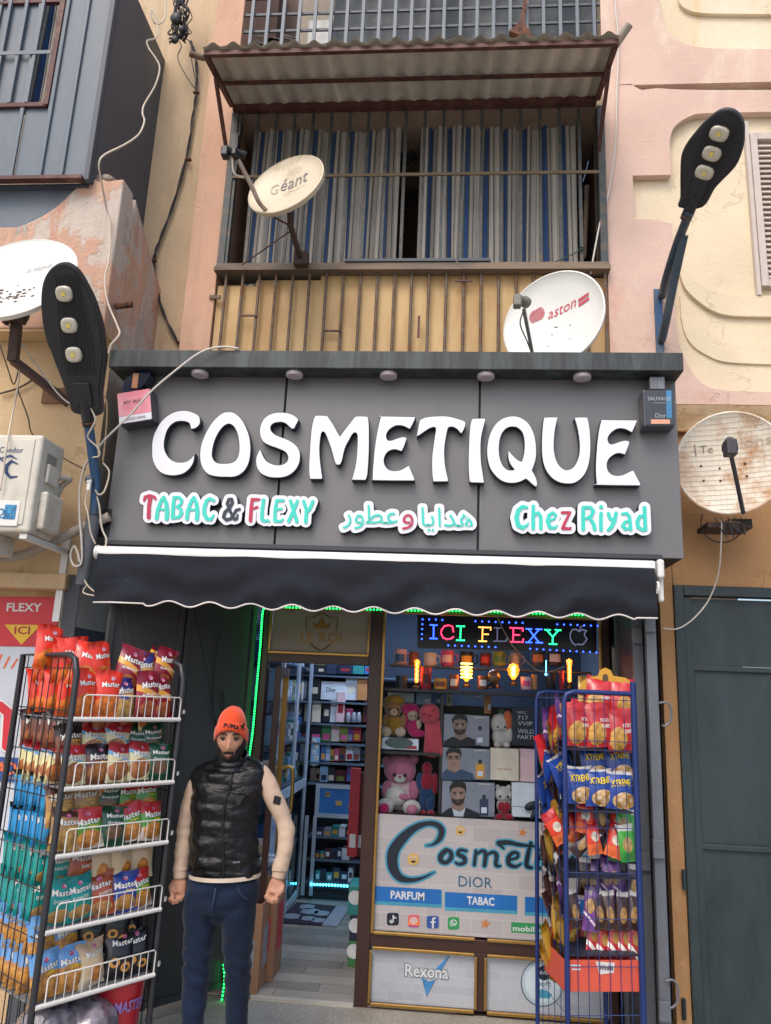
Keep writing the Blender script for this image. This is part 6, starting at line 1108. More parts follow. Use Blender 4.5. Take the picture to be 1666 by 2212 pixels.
st = [(1380, 402, 1468, 622, '#2f8d8a', 'teal'), (1388, 640, 1462, 832, '#1f2a44', 'navy'), (1376, 842, 1446, 1036, '#3f7f4a', 'green')]
zb_ = 0.012
for i, (x0, y0, x1, y1, h, nm) in enumerate(st[::-1]):
    a, c = P(*K4_(x0, y0), 5.6), P(*K4_(x1, y1), 5.6); H = a.z - c.z; o = mk('carton', B().b2((a.x, 5.6, zb_), (c.x + .06, 5.85, zb_ + H - .002)), cm(h), None, '%s printed carton in the stack inside the door, %s' % (nm, ('lowest', 'middle', 'topmost')[i]), 'box', 'stacked cartons inside the door', bevel=.004); mk('print', B().lathe([(.045, 0), (.045, .002)], V((a.x + c.x) / 2, 5.599, zb_ + H * .6), (0, -1, 0), 16), cm('#dfe3e8'), o); zb_ += H
for i, (x0, x1, h, n2) in enumerate(((1385, 1428, '#b4303c', 'tall red banner strip'), (1434, 1482, '#5a1f28', 'dark red packet strip'))): o = goods_box((*K4_(x0, -260 + i * 30), *K4_(x1, 395)), 5.9 + .05 * i, .03, h, n2 + ' hanging inside the doorway above the teal carton', 'hanging_strip', 'strip', None, (.2, .1, .8, .25, '#dfe3e8'))
# ---- window shelves
ds = thing('display_shelves', V((xm + XF1) / 2, YF + .2, P(1000, 1490, YF).z), 'wooden shelves inside the display window', 'shelves'); zA = P(*C5(700, 728), YF + .06).z; zB = P(*C5(300, 1236), YF + .06).z; xD = P(*C5(645, 1000), YF + .1).x
mk('shelf', B().b2((xm + .04, YF + .055, zA - .018), (XF1 - .01, YF + .4, zA)), mat('dark_shelf', '#2f2622', .5), ds); mk('shelf', B().b2((xm + .04, YF + .05, zB - .016), (xD - .01, YF + .4, zB)), mat('dark_shelf', '#2f2622', .5), ds); mk('shelf', B().b2((xm + .04, YF + .05, zpt - .03), (XF1 - .01, YF + .4, zpt - .005)), mat('dark_shelf', '#2f2622', .5), ds)
mk('upright', B().b2((xD - .009, YF + .1, zpt), (xD + .009, YF + .4, zA - .02)), mat('dark_shelf', '#2f2622', .5), ds); mk('back_board', B().b2((xm + .04, YF + .41, .1), (XF1, YF + .43, P(*C5(700, 850), YF + .4).z)), mat('display_back', '#3a302c', .7), ds)
mk('light_bar', B().b2((xm + .1, YF + .02, zwin + .02), (XF1 - .1, YF + .06, zwin + .05)), WHITE, ds)
# plush toys: all generic
def plush(label, parts, Y, cat='soft toy'):
    xs_ = [p[1] for p in parts]; yb = max(p[2] + p[4] for p in parts); r = thing('plush_toy', P(*C5(sum(xs_) / len(xs_), yb), Y), label, cat, 'soft toys in the window')
    for nm, cx, cy, rx_, ry_, m, *dy in parts:
        s = .2604 * Y / 1664 * .98; dy = dy[0] if dy else 0; c = P(*C5(cx, cy), Y) - V(0, dy, 0); rr = min(rx_, ry_)
        mk(nm, B().ball(c, s, 16, 10, (rx_, min(rr * .9, 70), ry_)), m, r, smooth=180)
    return r
def fur(n, h):
    if n in _mats: return _mats[n]
    t = NT(n); c = hx(h); t.set(col=t.mix(t.ramp(t.noise(30, det=5), .3, .7), tuple(x * .75 for x in c), c), rough=1, spec=.1, sheen=.4, normal=t.bump(t.noise(220, det=3), .6, .004)); _mats[n] = t.m; return t.m
EYE = mat('toy_eye', '#0d0b0b', .15)
TAN, PNK, PNKL, MAGF, CORAL, CREAMF, YELF, REDF, BLUF, WHF, ORF = fur('tan_fur', '#a3784f'), fur('pink_fur', '#c2748a'), fur('pale_pink_fur', '#d6b2b4'), fur('magenta_felt', '#c02a63'), fur('coral_plush', '#d0565e'), fur('cream_fur', '#cbb79c'), fur('mustard_felt', '#ab7f2e'), fur('red_felt', '#9c2436'), fur('blue_felt', '#27466e'), fur('white_fur', '#cfc8be'), fur('orange_felt', '#cf6a44')
Y1 = YF + .17
plush('tan teddy bear with mustard cap and shirt, top left of the display window', [('body', 250, 1010, 78, 85, YELF), ('head', 243, 885, 72, 72, TAN, .01), ('cap', 255, 812, 84, 46, YELF, .01), ('ear', 180, 850, 24, 24, TAN), ('ear', 318, 835, 24, 24, TAN), ('muzzle', 252, 910, 34, 28, CREAMF, .065), ('nose', 262, 906, 9, 7, REDF, .095), ('eye', 221, 888, 8, 8, EYE, .07), ('eye', 287, 886, 8, 8, EYE, .07), ('arm', 180, 990, 26, 60, TAN, .02), ('arm', 325, 985, 26, 60, TAN, .02), ('leg', 192, 1072, 42, 40, CREAMF, .06), ('leg', 308, 1072, 44, 40, CREAMF, .06)], Y1)
plush('rag doll with magenta hair and cap beside the teddy bear', [('body', 415, 1040, 55, 72, MAGF), ('head', 405, 935, 46, 46, CREAMF, .01), ('hair', 385, 885, 76, 48, MAGF, .0), ('hair', 345, 965, 28, 88, MAGF), ('eye', 397, 940, 6, 8, EYE, .055), ('eye', 428, 938, 6, 8, EYE, .055), ('leg', 450, 1085, 62, 30, MAGF, .03), ('arm', 455, 1010, 24, 40, CREAMF, .02)], Y1)
oc = plush('coral octopus plush with smiling face and long hanging legs in the window', [('head', 546, 925, 90, 88, CORAL, .02), ('eye', 503, 925, 7, 7, EYE, .095), ('eye', 578, 892, 7, 7, EYE, .095)], YF + .15)
for i in range(6):
    x = 520 + i * 20; x2 = (505, 530, 552, 580, 610, 640)[i]; pts = [P(*C5(x, 985), YF + .13), P(*C5(x + 4, 1090), YF + .1), P(*C5((x + x2) / 2 + 4, 1180), YF + .1), P(*C5(x2, 1290 - abs(i - 2.5) * 8), YF + .1)]; b = B(); b.tube(curve3(pts, 5), [.014] * 12 + [.012, .012, .01, .007], 8); mk('leg', b, CORAL, oc, smooth=180)
mk('mouth', B().tube([P(*C5(541 + 18 * math.cos(a), 925 + 18 * math.sin(a)), YF + .056) for a in np.linspace(.3, 2.6, 8)], .002, 5), EYE, oc)
plush('large pale pink teddy bear with white belly sitting low in the window', [('body', 300, 1590, 130, 125, PNKL), ('belly', 270, 1600, 95, 80, WHF, .035), ('head', 300, 1385, 130, 120, PNK, .01), ('ear', 195, 1320, 42, 42, PNK), ('ear', 410, 1300, 42, 42, PNK), ('muzzle', 305, 1455, 46, 34, WHF, .06), ('nose', 305, 1432, 12, 8, MAGF, .1), ('eye', 260, 1418, 13, 13, EYE, .075), ('eye', 344, 1425, 13, 13, EYE, .075), ('arm', 195, 1560, 45, 80, PNK, .02), ('arm', 410, 1560, 45, 80, PNK, .02), ('leg', 185, 1680, 68, 62, WHF, .07), ('leg', 400, 1690, 72, 60, WHF, .07), ('sole', 175, 1690, 46, 42, MAGF, .11), ('sole', 405, 1700, 46, 40, PNK, .11), ('ribbon', 335, 1600, 60, 24, PNK, .075)], YF + .2)
plush('plain cloth doll in red top and blue trousers beside the pink bear', [('head', 525, 1375, 42, 52, REDF, .01), ('body', 525, 1485, 62, 75, REDF), ('arm', 462, 1480, 28, 66, BLUF, .01), ('arm', 590, 1500, 26, 84, REDF, .01), ('hip', 522, 1575, 62, 46, BLUF), ('leg', 490, 1655, 32, 100, BLUF), ('leg', 555, 1655, 32, 100, BLUF), ('foot', 488, 1742, 30, 24, REDF, .02), ('foot', 556, 1744, 30, 24, REDF, .02)], YF + .18)
plush('white plush rabbit with orange hood and green tuft in the window', [('body', 1145, 1110, 82, 80, WHF), ('head', 1135, 1010, 84, 84, WHF, .01), ('hood', 1190, 985, 44, 84, ORF, .03), ('hood', 1090, 1000, 30, 70, ORF, .0), ('tuft', 1145, 910, 30, 24, fur('green_felt', '#3c5a35')), ('eye', 1105, 1028, 7, 8, EYE, .07), ('eye', 1163, 1030, 7, 8, EYE, .07), ('mouth', 1135, 1048, 9, 5, PNK, .078), ('foot', 1105, 1175, 30, 22, WHF, .04), ('foot', 1180, 1178, 30, 22, WHF, .04), ('arm', 1205, 1095, 26, 60, WHF, .04)], YF + .16)
plush('small white bear holding a red heart between perfume boxes', [('body', 1160, 1685, 58, 70, WHF), ('head', 1155, 1590, 66, 62, WHF, .01), ('ear', 1110, 1535, 20, 22, WHF), ('ear', 1200, 1535, 20, 22, WHF), ('eye', 1125, 1600, 9, 9, EYE, .05), ('eye', 1188, 1602, 9, 9, EYE, .05), ('heart', 1140, 1690, 34, 40, REDF, .045), ('heart', 1182, 1690, 34, 40, REDF, .045), ('heart', 1160, 1715, 30, 42, REDF, .045), ('foot', 1120, 1772, 36, 30, REDF, .05), ('foot', 1195, 1772, 36, 30, REDF, .05)], YF + .14)
tb_ = goods_box((*C5(150, 1122), *C5(452, 1228)), YF + .08, .12, '#dfe3e8', 'white toy carton with oval window under the teddy bear', 'toy_box', 'box', None, (.6, .1, .95, .4, '#b4303c')); p = P(*C5(290, 1165), YF + .078); mk('window', B().prism([p + V(.09 * math.cos(a), 0, .035 * math.sin(a)) for a in np.linspace(0, 6.283, 18, endpoint=False)], (0, .001, 0)), mat('toy_window', '#54605c', .2), tb_)
# perfume gift boxes with printed portraits of men
SK = [mat('print_skin_a', '#8a6f60', .5, var=.15, vs=30), mat('print_skin_b', '#a5826d', .5, var=.12, vs=30), mat('print_skin_c', '#9c7a68', .5, var=.12, vs=30)]; HAIRP = mat('print_hair', '#15110f', .5)
def portrait(x0, y0, x1, y1, bgc, cloth, sk, cx, top, chin, w_, label, glasses=0, tie=0, flask='#8c8f98', Y=YF + .1, beard=1):
    o = goods_box((*C5(x0, y0), *C5(x1, y1)), Y, .1, bgc, label, 'gift_box', 'gift box', 'perfume gift boxes with portraits'); h_ = chin - top; fy = lambda k: top + h_ * k
    def fp(pts, m, k, nm): return mk(nm, B().prism([P(*C5(max(x0, min(x1, x)), max(y0, min(y1 - 2, y))), Y) - V(0, .001 * k, 0) for x, y in pts], (0, .0008, 0)), m, o)
    ell = lambda ex, ey, rx_, ry_, a0=0, a1=6.283: [(ex + rx_ * math.cos(a), ey + ry_ * math.sin(a)) for a in np.linspace(a0, a1, 20)]
    fp([(cx - w_ * 1.55, y1), (cx - w_ * 1.45, fy(1.35)), (cx - w_ * .6, fy(1.12)), (cx + w_ * .6, fy(1.12)), (cx + w_ * 1.45, fy(1.35)), (cx + w_ * 1.65, y1)], cloth, 1.5, 'torso')
    if tie: fp([(cx - w_ * .42, fy(1.1)), (cx + w_ * .55, fy(1.1)), (cx + w_ * .35, y1), (cx - w_ * .25, y1)], PALE, 2.2, 'shirt')
    fp([(cx - w_ * .38, fy(.8)), (cx + w_ * .42, fy(.8)), (cx + w_ * .5, fy(1.14)), (cx + w_ * .1, fy(1.3)), (cx - w_ * .45, fy(1.14))], sk, 3, 'neck')
    fc = fp(ell(cx, fy(.52), w_ * .52, h_ * .49), sk, 4, 'face')
    if beard: fp([(cx - w_ * .5, fy(.55)), (cx - w_ * .36, fy(.72)), (cx, fy(.76)), (cx + w_ * .36, fy(.72)), (cx + w_ * .5, fy(.55)), (cx + w_ * .42, fy(.88)), (cx + w_ * .15, fy(1.02)), (cx - w_ * .15, fy(1.02)), (cx - w_ * .42, fy(.88))], mat('print_stubble', '#382a24', .6), 5, 'beard')
    fp([(cx - w_ * .16, fy(.83)), (cx, fy(.81)), (cx + w_ * .16, fy(.83)), (cx, fy(.87))], mat('print_lip', '#87564e', .5), 6, 'mouth'); fp([(cx - w_ * .56, fy(.5)), (cx - w_ * .6, fy(.2)), (cx - w_ * .35, fy(-.04)), (cx + w_ * .1, fy(-.08)), (cx + w_ * .5, fy(.02)), (cx + w_ * .6, fy(.25)), (cx + w_ * .55, fy(.5)), (cx + w_ * .45, fy(.28)), (cx + w_ * .1, fy(.2)), (cx - w_ * .38, fy(.24))], HAIRP, 6, 'hair')
    for s in (-1, 1): fp([(cx + s * w_ * .1, fy(.42)), (cx + s * w_ * .38, fy(.41)), (cx + s * w_ * .38, fy(.45)), (cx + s * w_ * .1, fy(.46))], HAIRP, 6, 'brow'); fp(ell(cx + s * w_ * .24, fy(.5), w_ * .09, h_ * .028), EYE, 6, 'eye')
    fp([(cx - w_ * .03, fy(.5)), (cx + w_ * .05, fy(.5)), (cx + w_ * .1, fy(.68)), (cx - w_ * .08, fy(.68))], mat('print_skin_lit', '#b0907c', .5), 5, 'nose')
    if glasses:
        for s in (-1, 1): mk('glasses', B().tube([P(*C5(cx + s * w_ * .25 + w_ * .2 * math.cos(a), fy(.5) + h_ * .1 * math.sin(a)), Y - .007) for a in np.linspace(0, 6.283, 12)], .0012, 4), HAIRP, o)
    fx = x1 - (x1 - x0) * .2; fh = (y1 - y0) * .5
    fp([(fx - 38, y1 - 14), (fx - 38, y1 - fh), (fx + 34, y1 - fh), (fx + 34, y1 - 14)], cm(flask), 2, 'flask'); fp([(fx - 16, y1 - fh), (fx - 16, y1 - fh - 34), (fx + 12, y1 - fh - 34), (fx + 12, y1 - fh)], cm('#23262f'), 2, 'flask_cap'); fp([(fx - 25, y1 - 35), (fx - 25, y1 - fh * .55), (fx + 21, y1 - fh * .55), (fx + 21, y1 - 35)], cm('#dfe3e8'), 3, 'flask_label'); fp([(fx - 50, y0 + 25), (fx + 46, y0 + 27), (fx + 46, y0 + 33), (fx - 50, y0 + 31)], cm('#e8d9c0'), 2, 'print_line')
portrait(665, 925, 1040, 1196, '#8c8f98', mat('print_black', '#17181b', .6), SK[0], 795, 935, 1095, 110, 'grey gift box with portrait of a dark haired man in a black shirt', 0, 0, '#8c8f98')
portrait(650, 1200, 1045, 1476, '#a39a90' if '#a39a90' in NAME else '#8c8f98', mat('print_denim', '#3b4f68', .6), SK[1], 745, 1212, 1365, 108, 'beige gift box with portrait of a smiling man in glasses and denim shirt', 1, 0, '#e0a03a', beard=0)
portrait(650, 1478, 1085, 1782, '#8c8f98', mat('print_suit', '#20242c', .6), SK[2], 780, 1492, 1680, 118, 'grey gift box with portrait of a bearded man in suit and tie', 0, 1, '#2d3b55')
goods_box((*C5(1050, 1205), *C5(1285, 1482)), YF + .1, .1, '#e8d9c0', 'cream square gift box with faint gold lettering in the window', 'gift_box', 'gift box', None, None, (.25, .3, .75, .4, 'parfum', '#c98a54'))
nb_ = goods_box((*C5(1228, 868), *C5(1480, 1198)), YF + .11, .1, '#23262f', 'dark gift box lettered NYC 717 VVIP WILD PARTY', 'gift_box', 'gift box'); a = P(*C5(1228, 868), YF + .11)
for i, (s, y0, y1, x1) in enumerate((('NYC', 900, 925, 1348), ('717', 938, 975, 1362), ('VVIP', 984, 1024, 1400), ('WILD', 1048, 1090, 1412), ('PARTY', 1098, 1138, 1430))): mk('lettering', B().text(s, rectq(*C5(1276, y0), *C5(x1, y1), YF + .1085), 0), PALE, nb_)
goods_box((*C5(1292, 1212), *C5(1420, 1490)), YF + .13, .08, '#efc8c8', 'pale pink upright box beside the cream gift box', 'gift_box', 'gift box')
gw = goods_box((*C5(1228, 1492), *C5(1640, 1800)), YF + .09, .12, '#dfe3e8', 'white gift box with black ribbon and bow behind the blue rack', 'gift_box', 'gift box'); mk('ribbon', B().flat(rectq(*C5(1230, 1690), *C5(1640, 1715), YF + .0875)), cm('#23262f'), gw); b = B(); p = P(*C5(1450, 1690), YF + .07)
for s in (-1, 1): b.ball(p + V(s * .045, 0, .0), .045, 10, 6, (1, .3, .55), Matrix.Rotation(s * .4, 3, 'Y')); b.ball(p + V(s * .03, 0, -.05), .04, 8, 5, (.4, .2, 1), Matrix.Rotation(-s * .5, 3, 'Y'))
mk('bow', b, cm('#23262f'), gw, smooth=180); mk('lettering', B().text('S1', rectq(*C5(1440, 1580), *C5(1520, 1650), YF + .0875), 0), cm('#8c8f98'), gw)
for x0, y0, x1, y1, h, n2 in ((200, 742, 410, 830, '#dfe3e8', 'white flat carton behind the teddy bear'), (436, 748, 560, 850, '#8fb7d6', 'pale blue carton behind the doll'), (565, 748, 640, 850, '#3c6fae', 'blue carton behind the octopus'), (688, 755, 730, 858, '#e8d9c0', 'cream slim carton with green flask print'), (820, 752, 1010, 800, '#8fb7d6', 'pale blue long carton under the shelf'), (1000, 760, 1055, 925, '#c98a54', 'tan slim carton behind the portrait box')): goods_box((*C5(x0, y0), *C5(x1, y1)), YF + .36, .04, h, n2, 'carton', 'box', 'cartons behind the window display', (.3, .2, .7, .7, '#7d8a3c') if 'green' in n2 else (.55, .2, .9, .5, '#dfe3e8'))
# lit lamps and mugs on the upper shelf
FIL = emis('warm_filament', '#ffb14a', 45); AMB = NT('amber_glass'); AMB.set(col=hx('#e8923c'), rough=.08, trans=.85, emit=hx('#ff7a1e'), es=1.1); AMB = AMB.m; AMB.cycles.emission_sampling = 'NONE'
def mug(x, yb, w_, h_, Y, h, label, pr=None, handle=1):
    p = P(*C5(x, yb), Y); s = .2604 * Y / 1664 * .98; r = w_ / 2 * s; H = h_ * s; t_ = thing('mug', p, label, 'mug', 'mugs on the window shelf'); mk('cup', B().lathe([(r * .9, 0), (r, H * .05), (r, H), (r * .88, H), (r * .85, H * .3), (0, H * .25)], p, n=16), cm(h, .2), t_, smooth=40)
    if handle: mk('handle', B().tube(curve3([p + V(r * .9, .01, H * .8), p + V(r * 1.5, .01, H * .75), p + V(r * 1.5, .01, H * .3), p + V(r * .9, .01, H * .2)], 4), r * .14, 6), cm(h, .2), t_, smooth=180)
    if pr: mk('print', B().grid(lambda u, v: p + V(r * 1.01 * math.sin(-.8 + 1.6 * u), -r * 1.01 * math.cos(-.8 + 1.6 * u), H * (.25 + .45 * v)), 6, 1), cm(pr, .3), t_)
    return t_
mc = ['#efc8c8', '#8a4a32', '#e8d9c0', '#d6548a', '#23262f', '#5a1f28', '#7d8a3c', '#8c8f98', '#2d3b55', '#23262f']
for k, (x, yb, w_, h_) in enumerate(((305, 705, 105, 350), )): pass
zup = P(*C5(600, 530), YF + .3).z
mk('riser', B().b2((xm + .05, YF + .22, zup - .012), (XF1 - .02, YF + .4, zup)), mat('riser_glass', '#43352c', .3), ds)
for k, (x, h_, w_, pr) in enumerate(((300, 140, 105, '#3c6fae'), (410, 120, 80, None), (550, 110, 105, '#dfe3e8'), (690, 130, 110, '#efc8c8'), (850, 120, 115, '#e0a03a'), (1005, 110, 90, '#b4303c'), (1122, 120, 105, '#3f7f4a'), (1260, 110, 90, None), (1440, 135, 115, '#c98a54'), (1580, 140, 120, '#dfe3e8'))):
    mug(x, 530, w_, h_, YF + .3, mc[k], '%s mug on the back row of the upper window shelf, %s from the left' % (NAME[mc[k]], ORD[k]), pr)
for k, (x, w_, h_, h, pr) in enumerate(((310, 95, 110, '#23262f', None), (512, 90, 180, '#b4303c', '#5a1f28'), (635, 110, 90, '#e0a03a', '#8a4a32'), (745, 80, 120, '#8a4a32', '#e8d9c0'), (985, 80, 110, '#8a4a32', '#dfe3e8'), (1345, 85, 100, '#efc8c8', '#d6548a'), (1415, 50, 120, '#c98a54', None), (1550, 75, 130, '#23262f', None), (1640, 40, 150, '#b4303c', None))):
    mug(x, 722, w_, h_, YF + .13, h, '%s cup on the front row of the upper window shelf, %s from the left' % (NAME[h], ORD[k]), pr, 0)
def lamp(x, yb, kind, label):
    p = P(*C5(x, yb), YF + .11); s = .2604 * 5.1 / 1664 * .98; t_ = thing('filament_lamp', p, label, 'lamp', 'lit lamps on the window shelf'); mk('base', B().lathe([(32 * s, 0), (32 * s, 18 * s), (12 * s, 28 * s), (12 * s, 50 * s)], p, n=14), mat('lamp_brass', '#6b4a26', .35, .6), t_, smooth=40); o = p + V(0, 0, 50 * s)
    if kind == 'tube': pr = [(11 * s, 0), (17 * s, 25 * s), (17 * s, 120 * s), (24 * s, 175 * s), (0, 190 * s)]; fl_ = [o + V(0, 0, 15 * s), o + V(0, 0, 170 * s)]; fr_ = 7
    else: pr = [(11 * s, 0), (40 * s, 40 * s), (50 * s, 80 * s), (34 * s, 118 * s), (0, 130 * s)]; fl_ = [o + V(0, 0, 35 * s), o + V(0, 0, 100 * s)]; fr_ = 17
    mk('bulb', B().lathe(pr, o, n=16), AMB, t_, smooth=180); b = B(); b.tube([fl_[0] + (fl_[1] - fl_[0]) * i / 20 + V(fr_ * .5 * s * math.cos(i * 1.3), -.0, 0) + V(0, fr_ * .5 * s * math.sin(i * 1.3), 0) for i in range(21)], fr_ * .32 * s, 6); mk('filament', b, FIL, t_)
    return t_
lamp(435, 715, 'tube', 'lit amber tube lamp at the left of the upper window shelf'); lamp(1240, 690, 'bulb', 'brightest lit round bulb in the middle of the upper window shelf'); p = C5(0, 0)
t5 = lamp(((2050 + 358 * .6134) * 1 - 1450) / .4802, ((2500 + 395 * .6134) - 2400) / .4802, 'tube', 'lit amber tube lamp at the right end of the upper window shelf')
r = lamp(850, 705, 'bulb', 'lit ribbed amber lantern between the mugs on the window shelf'); pz = P(*C5(850, 570), YF + .11)
for i in range(5): mk('glow_ring', B().tube([pz + V(.036 * math.cos(a), .036 * math.sin(a), -.04 + i * .022) for a in np.linspace(0, 6.283, 12)], .004, 5), emis('warm_ring', '#ffc15a', 5), r)
p = P(*C5(1075, 715), YF + .13); g_ = thing('glass_globe', p, 'clear glass globe on a dark stand on the window shelf', 'globe'); mk('globe', B().ball(p + V(0, 0, .075), .045, 16, 10), mat('smoky_globe', '#7a5a3c', .05, coat=1), g_, smooth=180); mk('stand', B().lathe([(.045, 0), (.04, .02), (.02, .035)], p, n=14), BLACK, g_, smooth=40)
b = B(); b.tube([P(*C5(1512, 480), YF + .1), P(*C5(1511, 590), YF + .1)], .003, 6); b.ball(P(*C5(1510, 596), YF + .1), .008, 8, 6); tag(mk('blue_light', b, emis('ice_led', '#5fb8ff', 5)), 'thin blue pilot light hanging in the upper window shelf', 'light')
# ================================================================ the man
YM = 4.0; Q = lambda x, y, dy=0: P(x, y, YM) + V(0, dy, 0); PXM = (Q(501, 1700) - Q(500, 1700)).length
def remesh(name, b, vox, m, par, it=3, lab=None, wrinkle=None):
    o = mk(name, b, m); md = o.modifiers.new('r', 'REMESH'); md.mode = 'VOXEL'; md.voxel_size = vox; sm = o.modifiers.new('s', 'SMOOTH'); sm.iterations = it; sm.factor = .5
    bpy.context.view_layer.update(); me = bpy.data.meshes.new_from_object(o.evaluated_get(bpy.context.evaluated_depsgraph_get())); old = o.data; o.modifiers.clear(); o.data = me; bpy.data.meshes.remove(old); me.name = name
    if not me.materials: me.materials.append(m)
    if wrinkle:
        for v in me.vertices: v.co += v.normal * wrinkle(v.co)
    me.polygons.foreach_set('use_smooth', [True] * len(me.polygons)); me.update()
    o.parent = par; o.matrix_parent_inverse = Matrix.Translation(par.location).inverted(); return o
man = thing('person', V(Q(475, 1900).x, YM, 0), 'man in orange beanie, glossy black padded vest, cream sweater and dark jeans, arms hanging down', 'person')
t = NT('skin'); n_ = t.noise(35, det=5); t.set(col=t.mix(t.ramp(n_, .3, .7), hx('#9c6f5a'), hx('#b98a70')), rough=.5, sss=.12, spec=.35); t.b.inputs['Subsurface Radius'].default_value = (.01, .004, .002); SKIN = t.m
HC = Q(499, 1597); HR = Matrix.Rotation(math.radians(10), 3, 'Z') @ Matrix.Rotation(math.radians(3), 3, 'X')
def headf(az, po, off=0):
    """head surface; az 0 = face (towards -y), po 0 = crown"""
    d = V(math.sin(po) * math.sin(az), -math.sin(po) * math.cos(az), math.cos(po)); p = V(d.x * .0755, d.y * .094, d.z * .112); z = p.z
    if z < 0: k = -z / .112; p.x *= 1 - .3 * k ** 1.6; p.y = p.y * (1 - .12 * k) - .012 * k
    if d.y < 0:
        g = lambda cx, cz, sx, sz, h: h * math.exp(-((p.x - cx) / sx) ** 2 - ((z - cz) / sz) ** 2)
        f = g(0, -.018, .010, .026, .016) + g(0, -.033, .015, .011, .012) - g(.032, .008, .015, .011, .011) - g(-.032, .008, .015, .011, .011) + g(.03, .03, .022, .008, .004) + g(-.03, .03, .022, .008, .004)
        f += g(.045, -.02, .018, .018, .004) + g(-.045, -.02, .018, .018, .004) + g(0, -.062, .022, .009, .006) + g(0, -.098, .02, .014, .008) - g(0, -.076, .02, .006, .003)
        p.y -= f
    p.z *= 1.15; return HC + HR @ (p + V(d.x, d.y, d.z) * off)
body = B(); body.grid(lambda u, v: headf((u - .5) * 6.2832, .02 + v * 3.10), 56, 48, True)
for s in (-1, 1): body.ball(HC + HR @ V(s * .072, .012, -.012), .03, 10, 8, (.35, .6, 1.05))
def limb(b, pts, rr, n=14): b.tube(curve3(pts, 4), [rr[0]] if 0 else [tuple(np.interp(i / 4, range(len(rr)), [r[k] if hasattr(r, '__len__') else r for r in rr]) for k in (1, 0)) for i in range((len(pts) - 1) * 4 + 1)], n)
limb(body, [Q(499, 1618, .012), Q(499, 1645, .012), Q(499, 1665, .01)], [.05, .054, .06])
limb(body, [Q(499, 1660, .01), Q(497, 1684, .01), Q(492, 1745, 0), Q(486, 1820, 0), Q(481, 1890, 0), Q(479, 1945, 0)], [(.06, .06), (.12, .07), (.14, .085), (.13, .085), (.14, .09), (.13, .085)])
limb(body, [Q(436, 1682), Q(497, 1676), Q(560, 1676)], [(.035, .04), (.055, .065), (.035, .04)])
limb(body, [Q(440, 1688), Q(410, 1735), Q(400, 1785), Q(396, 1840, -.02), Q(394, 1888, -.03)], [.036, .035, .032, .029, .024]); limb(body, [Q(556, 1680), Q(592, 1720), Q(617, 1783), Q(616, 1840, -.03), Q(606, 1890, -.05)], [.038, .038, .034, .03, .026])
for hx_, kx, ax in ((440, 426, 414), (514, 515, 510)): limb(body, [Q(hx_, 1930), Q(hx_ - 3, 1990), Q(kx, 2080, -.01), Q((kx + ax) / 2, 2150), Q(ax, 2225), Q(ax, 2262)], [.07, .066, .046, .044, .036, .034])
def hand(w0, dirv, side, s=1, curl=1.0):
    """wrist point, direction the hand hangs, side = +1 thumb towards the camera and body"""
    d = dirv.normalized(); nrm = V(0, -1, 0); x = d.cross(nrm).normalized() * side; nrm = x.cross(d) * side
    limb(body, [w0, w0 + d * .03, w0 + d * .075], [(.024, .02), (.036, .022), (.038, .02)], 12)
    for i, (o, L) in enumerate(((-.029, .064), (-.0095, .074), (.0095, .07), (.028, .056))):
        k = w0 + d * (.078 - abs(i - 1.3) * .004) + x * o; m_ = k + d * (L * .38) - nrm * (-.004); b1 = m_ + (d * .35 + nrm * .9 * curl).normalized() * (L * .42) * s; b2 = b1 + (-d * .7 + nrm * .4).normalized() * L * .3
        body.tube([k - d * .012, k, m_, b1, b2], [.0095, .0098, .0095, .0088, .0075], 8)
    t0 = w0 + d * .028 - x * .03; body.tube([t0, t0 + d * .022 - x * .008 + nrm * .01, t0 + d * .048 + x * .004 + nrm * .024, t0 + d * .066 + x * .022 + nrm * .03], [.013, .012, .0105, .0085], 8)
hand(Q(394, 1889, -.03), Q(391, 1935, -.05) - Q(394, 1889, -.03), -1, 1, .7); hand(Q(606, 1890, -.05), Q(596, 1932, -.08) - Q(606, 1890, -.05), 1, 1, 1.1)
for ax in (414, 510):
    a_ = Q(ax, 2262); f0 = V(a_.x, YM + .04, .045); body.tube([f0, f0 + V(0, -.1, -.005), f0 + V(.0, -.2, -.015)], [(.04, .04), (.045, .035), (.03, .025)], 10)
remesh('body', body, .0056, SKIN, man, 2)
EW = mat('eye_white', '#b5aca4', .2); IR = mat('iris_dark', '#1d120d', .1)
for s, x in ((-1, 484), (1, 511)):
    c = headf(s * .38, 1.5) ; c = HC + HR @ V(s * .031, -.0725, .0088); e = mk('eye', B().ball(c, .0125, 12, 8), EW, man, smooth=180); mk('iris', B().ball(c + HR @ V(0, -.0082, .0005), .0082, 10, 6, (1, .72, 1)), IR, e, smooth=180)
    lid = [HC + HR @ V(s * (.031 + .0155 * k), -.0845 + .006 * k * k, .0150 - .0012 * k * k + .0012 * s * k) for k in np.linspace(-1, 1, 7)]; mk('eyelid', B().tube(lid, [(.003, .005)] * 7, 6), mat('lash_line', '#2b1b16', .6), man, smooth=180)
    br = [HC + HR @ V(s * (.014 + .038 * k), -.096 + .02 * k ** 2, .0315 + .005 * math.sin(k * 2.6)) for k in np.linspace(0, 1, 8)]; mk('eyebrow', B().tube(br, [.0032, .0045, .005, .005, .0045, .004, .003, .002], 6), mat('brow_hair', '#17100d', .8), man, smooth=180)
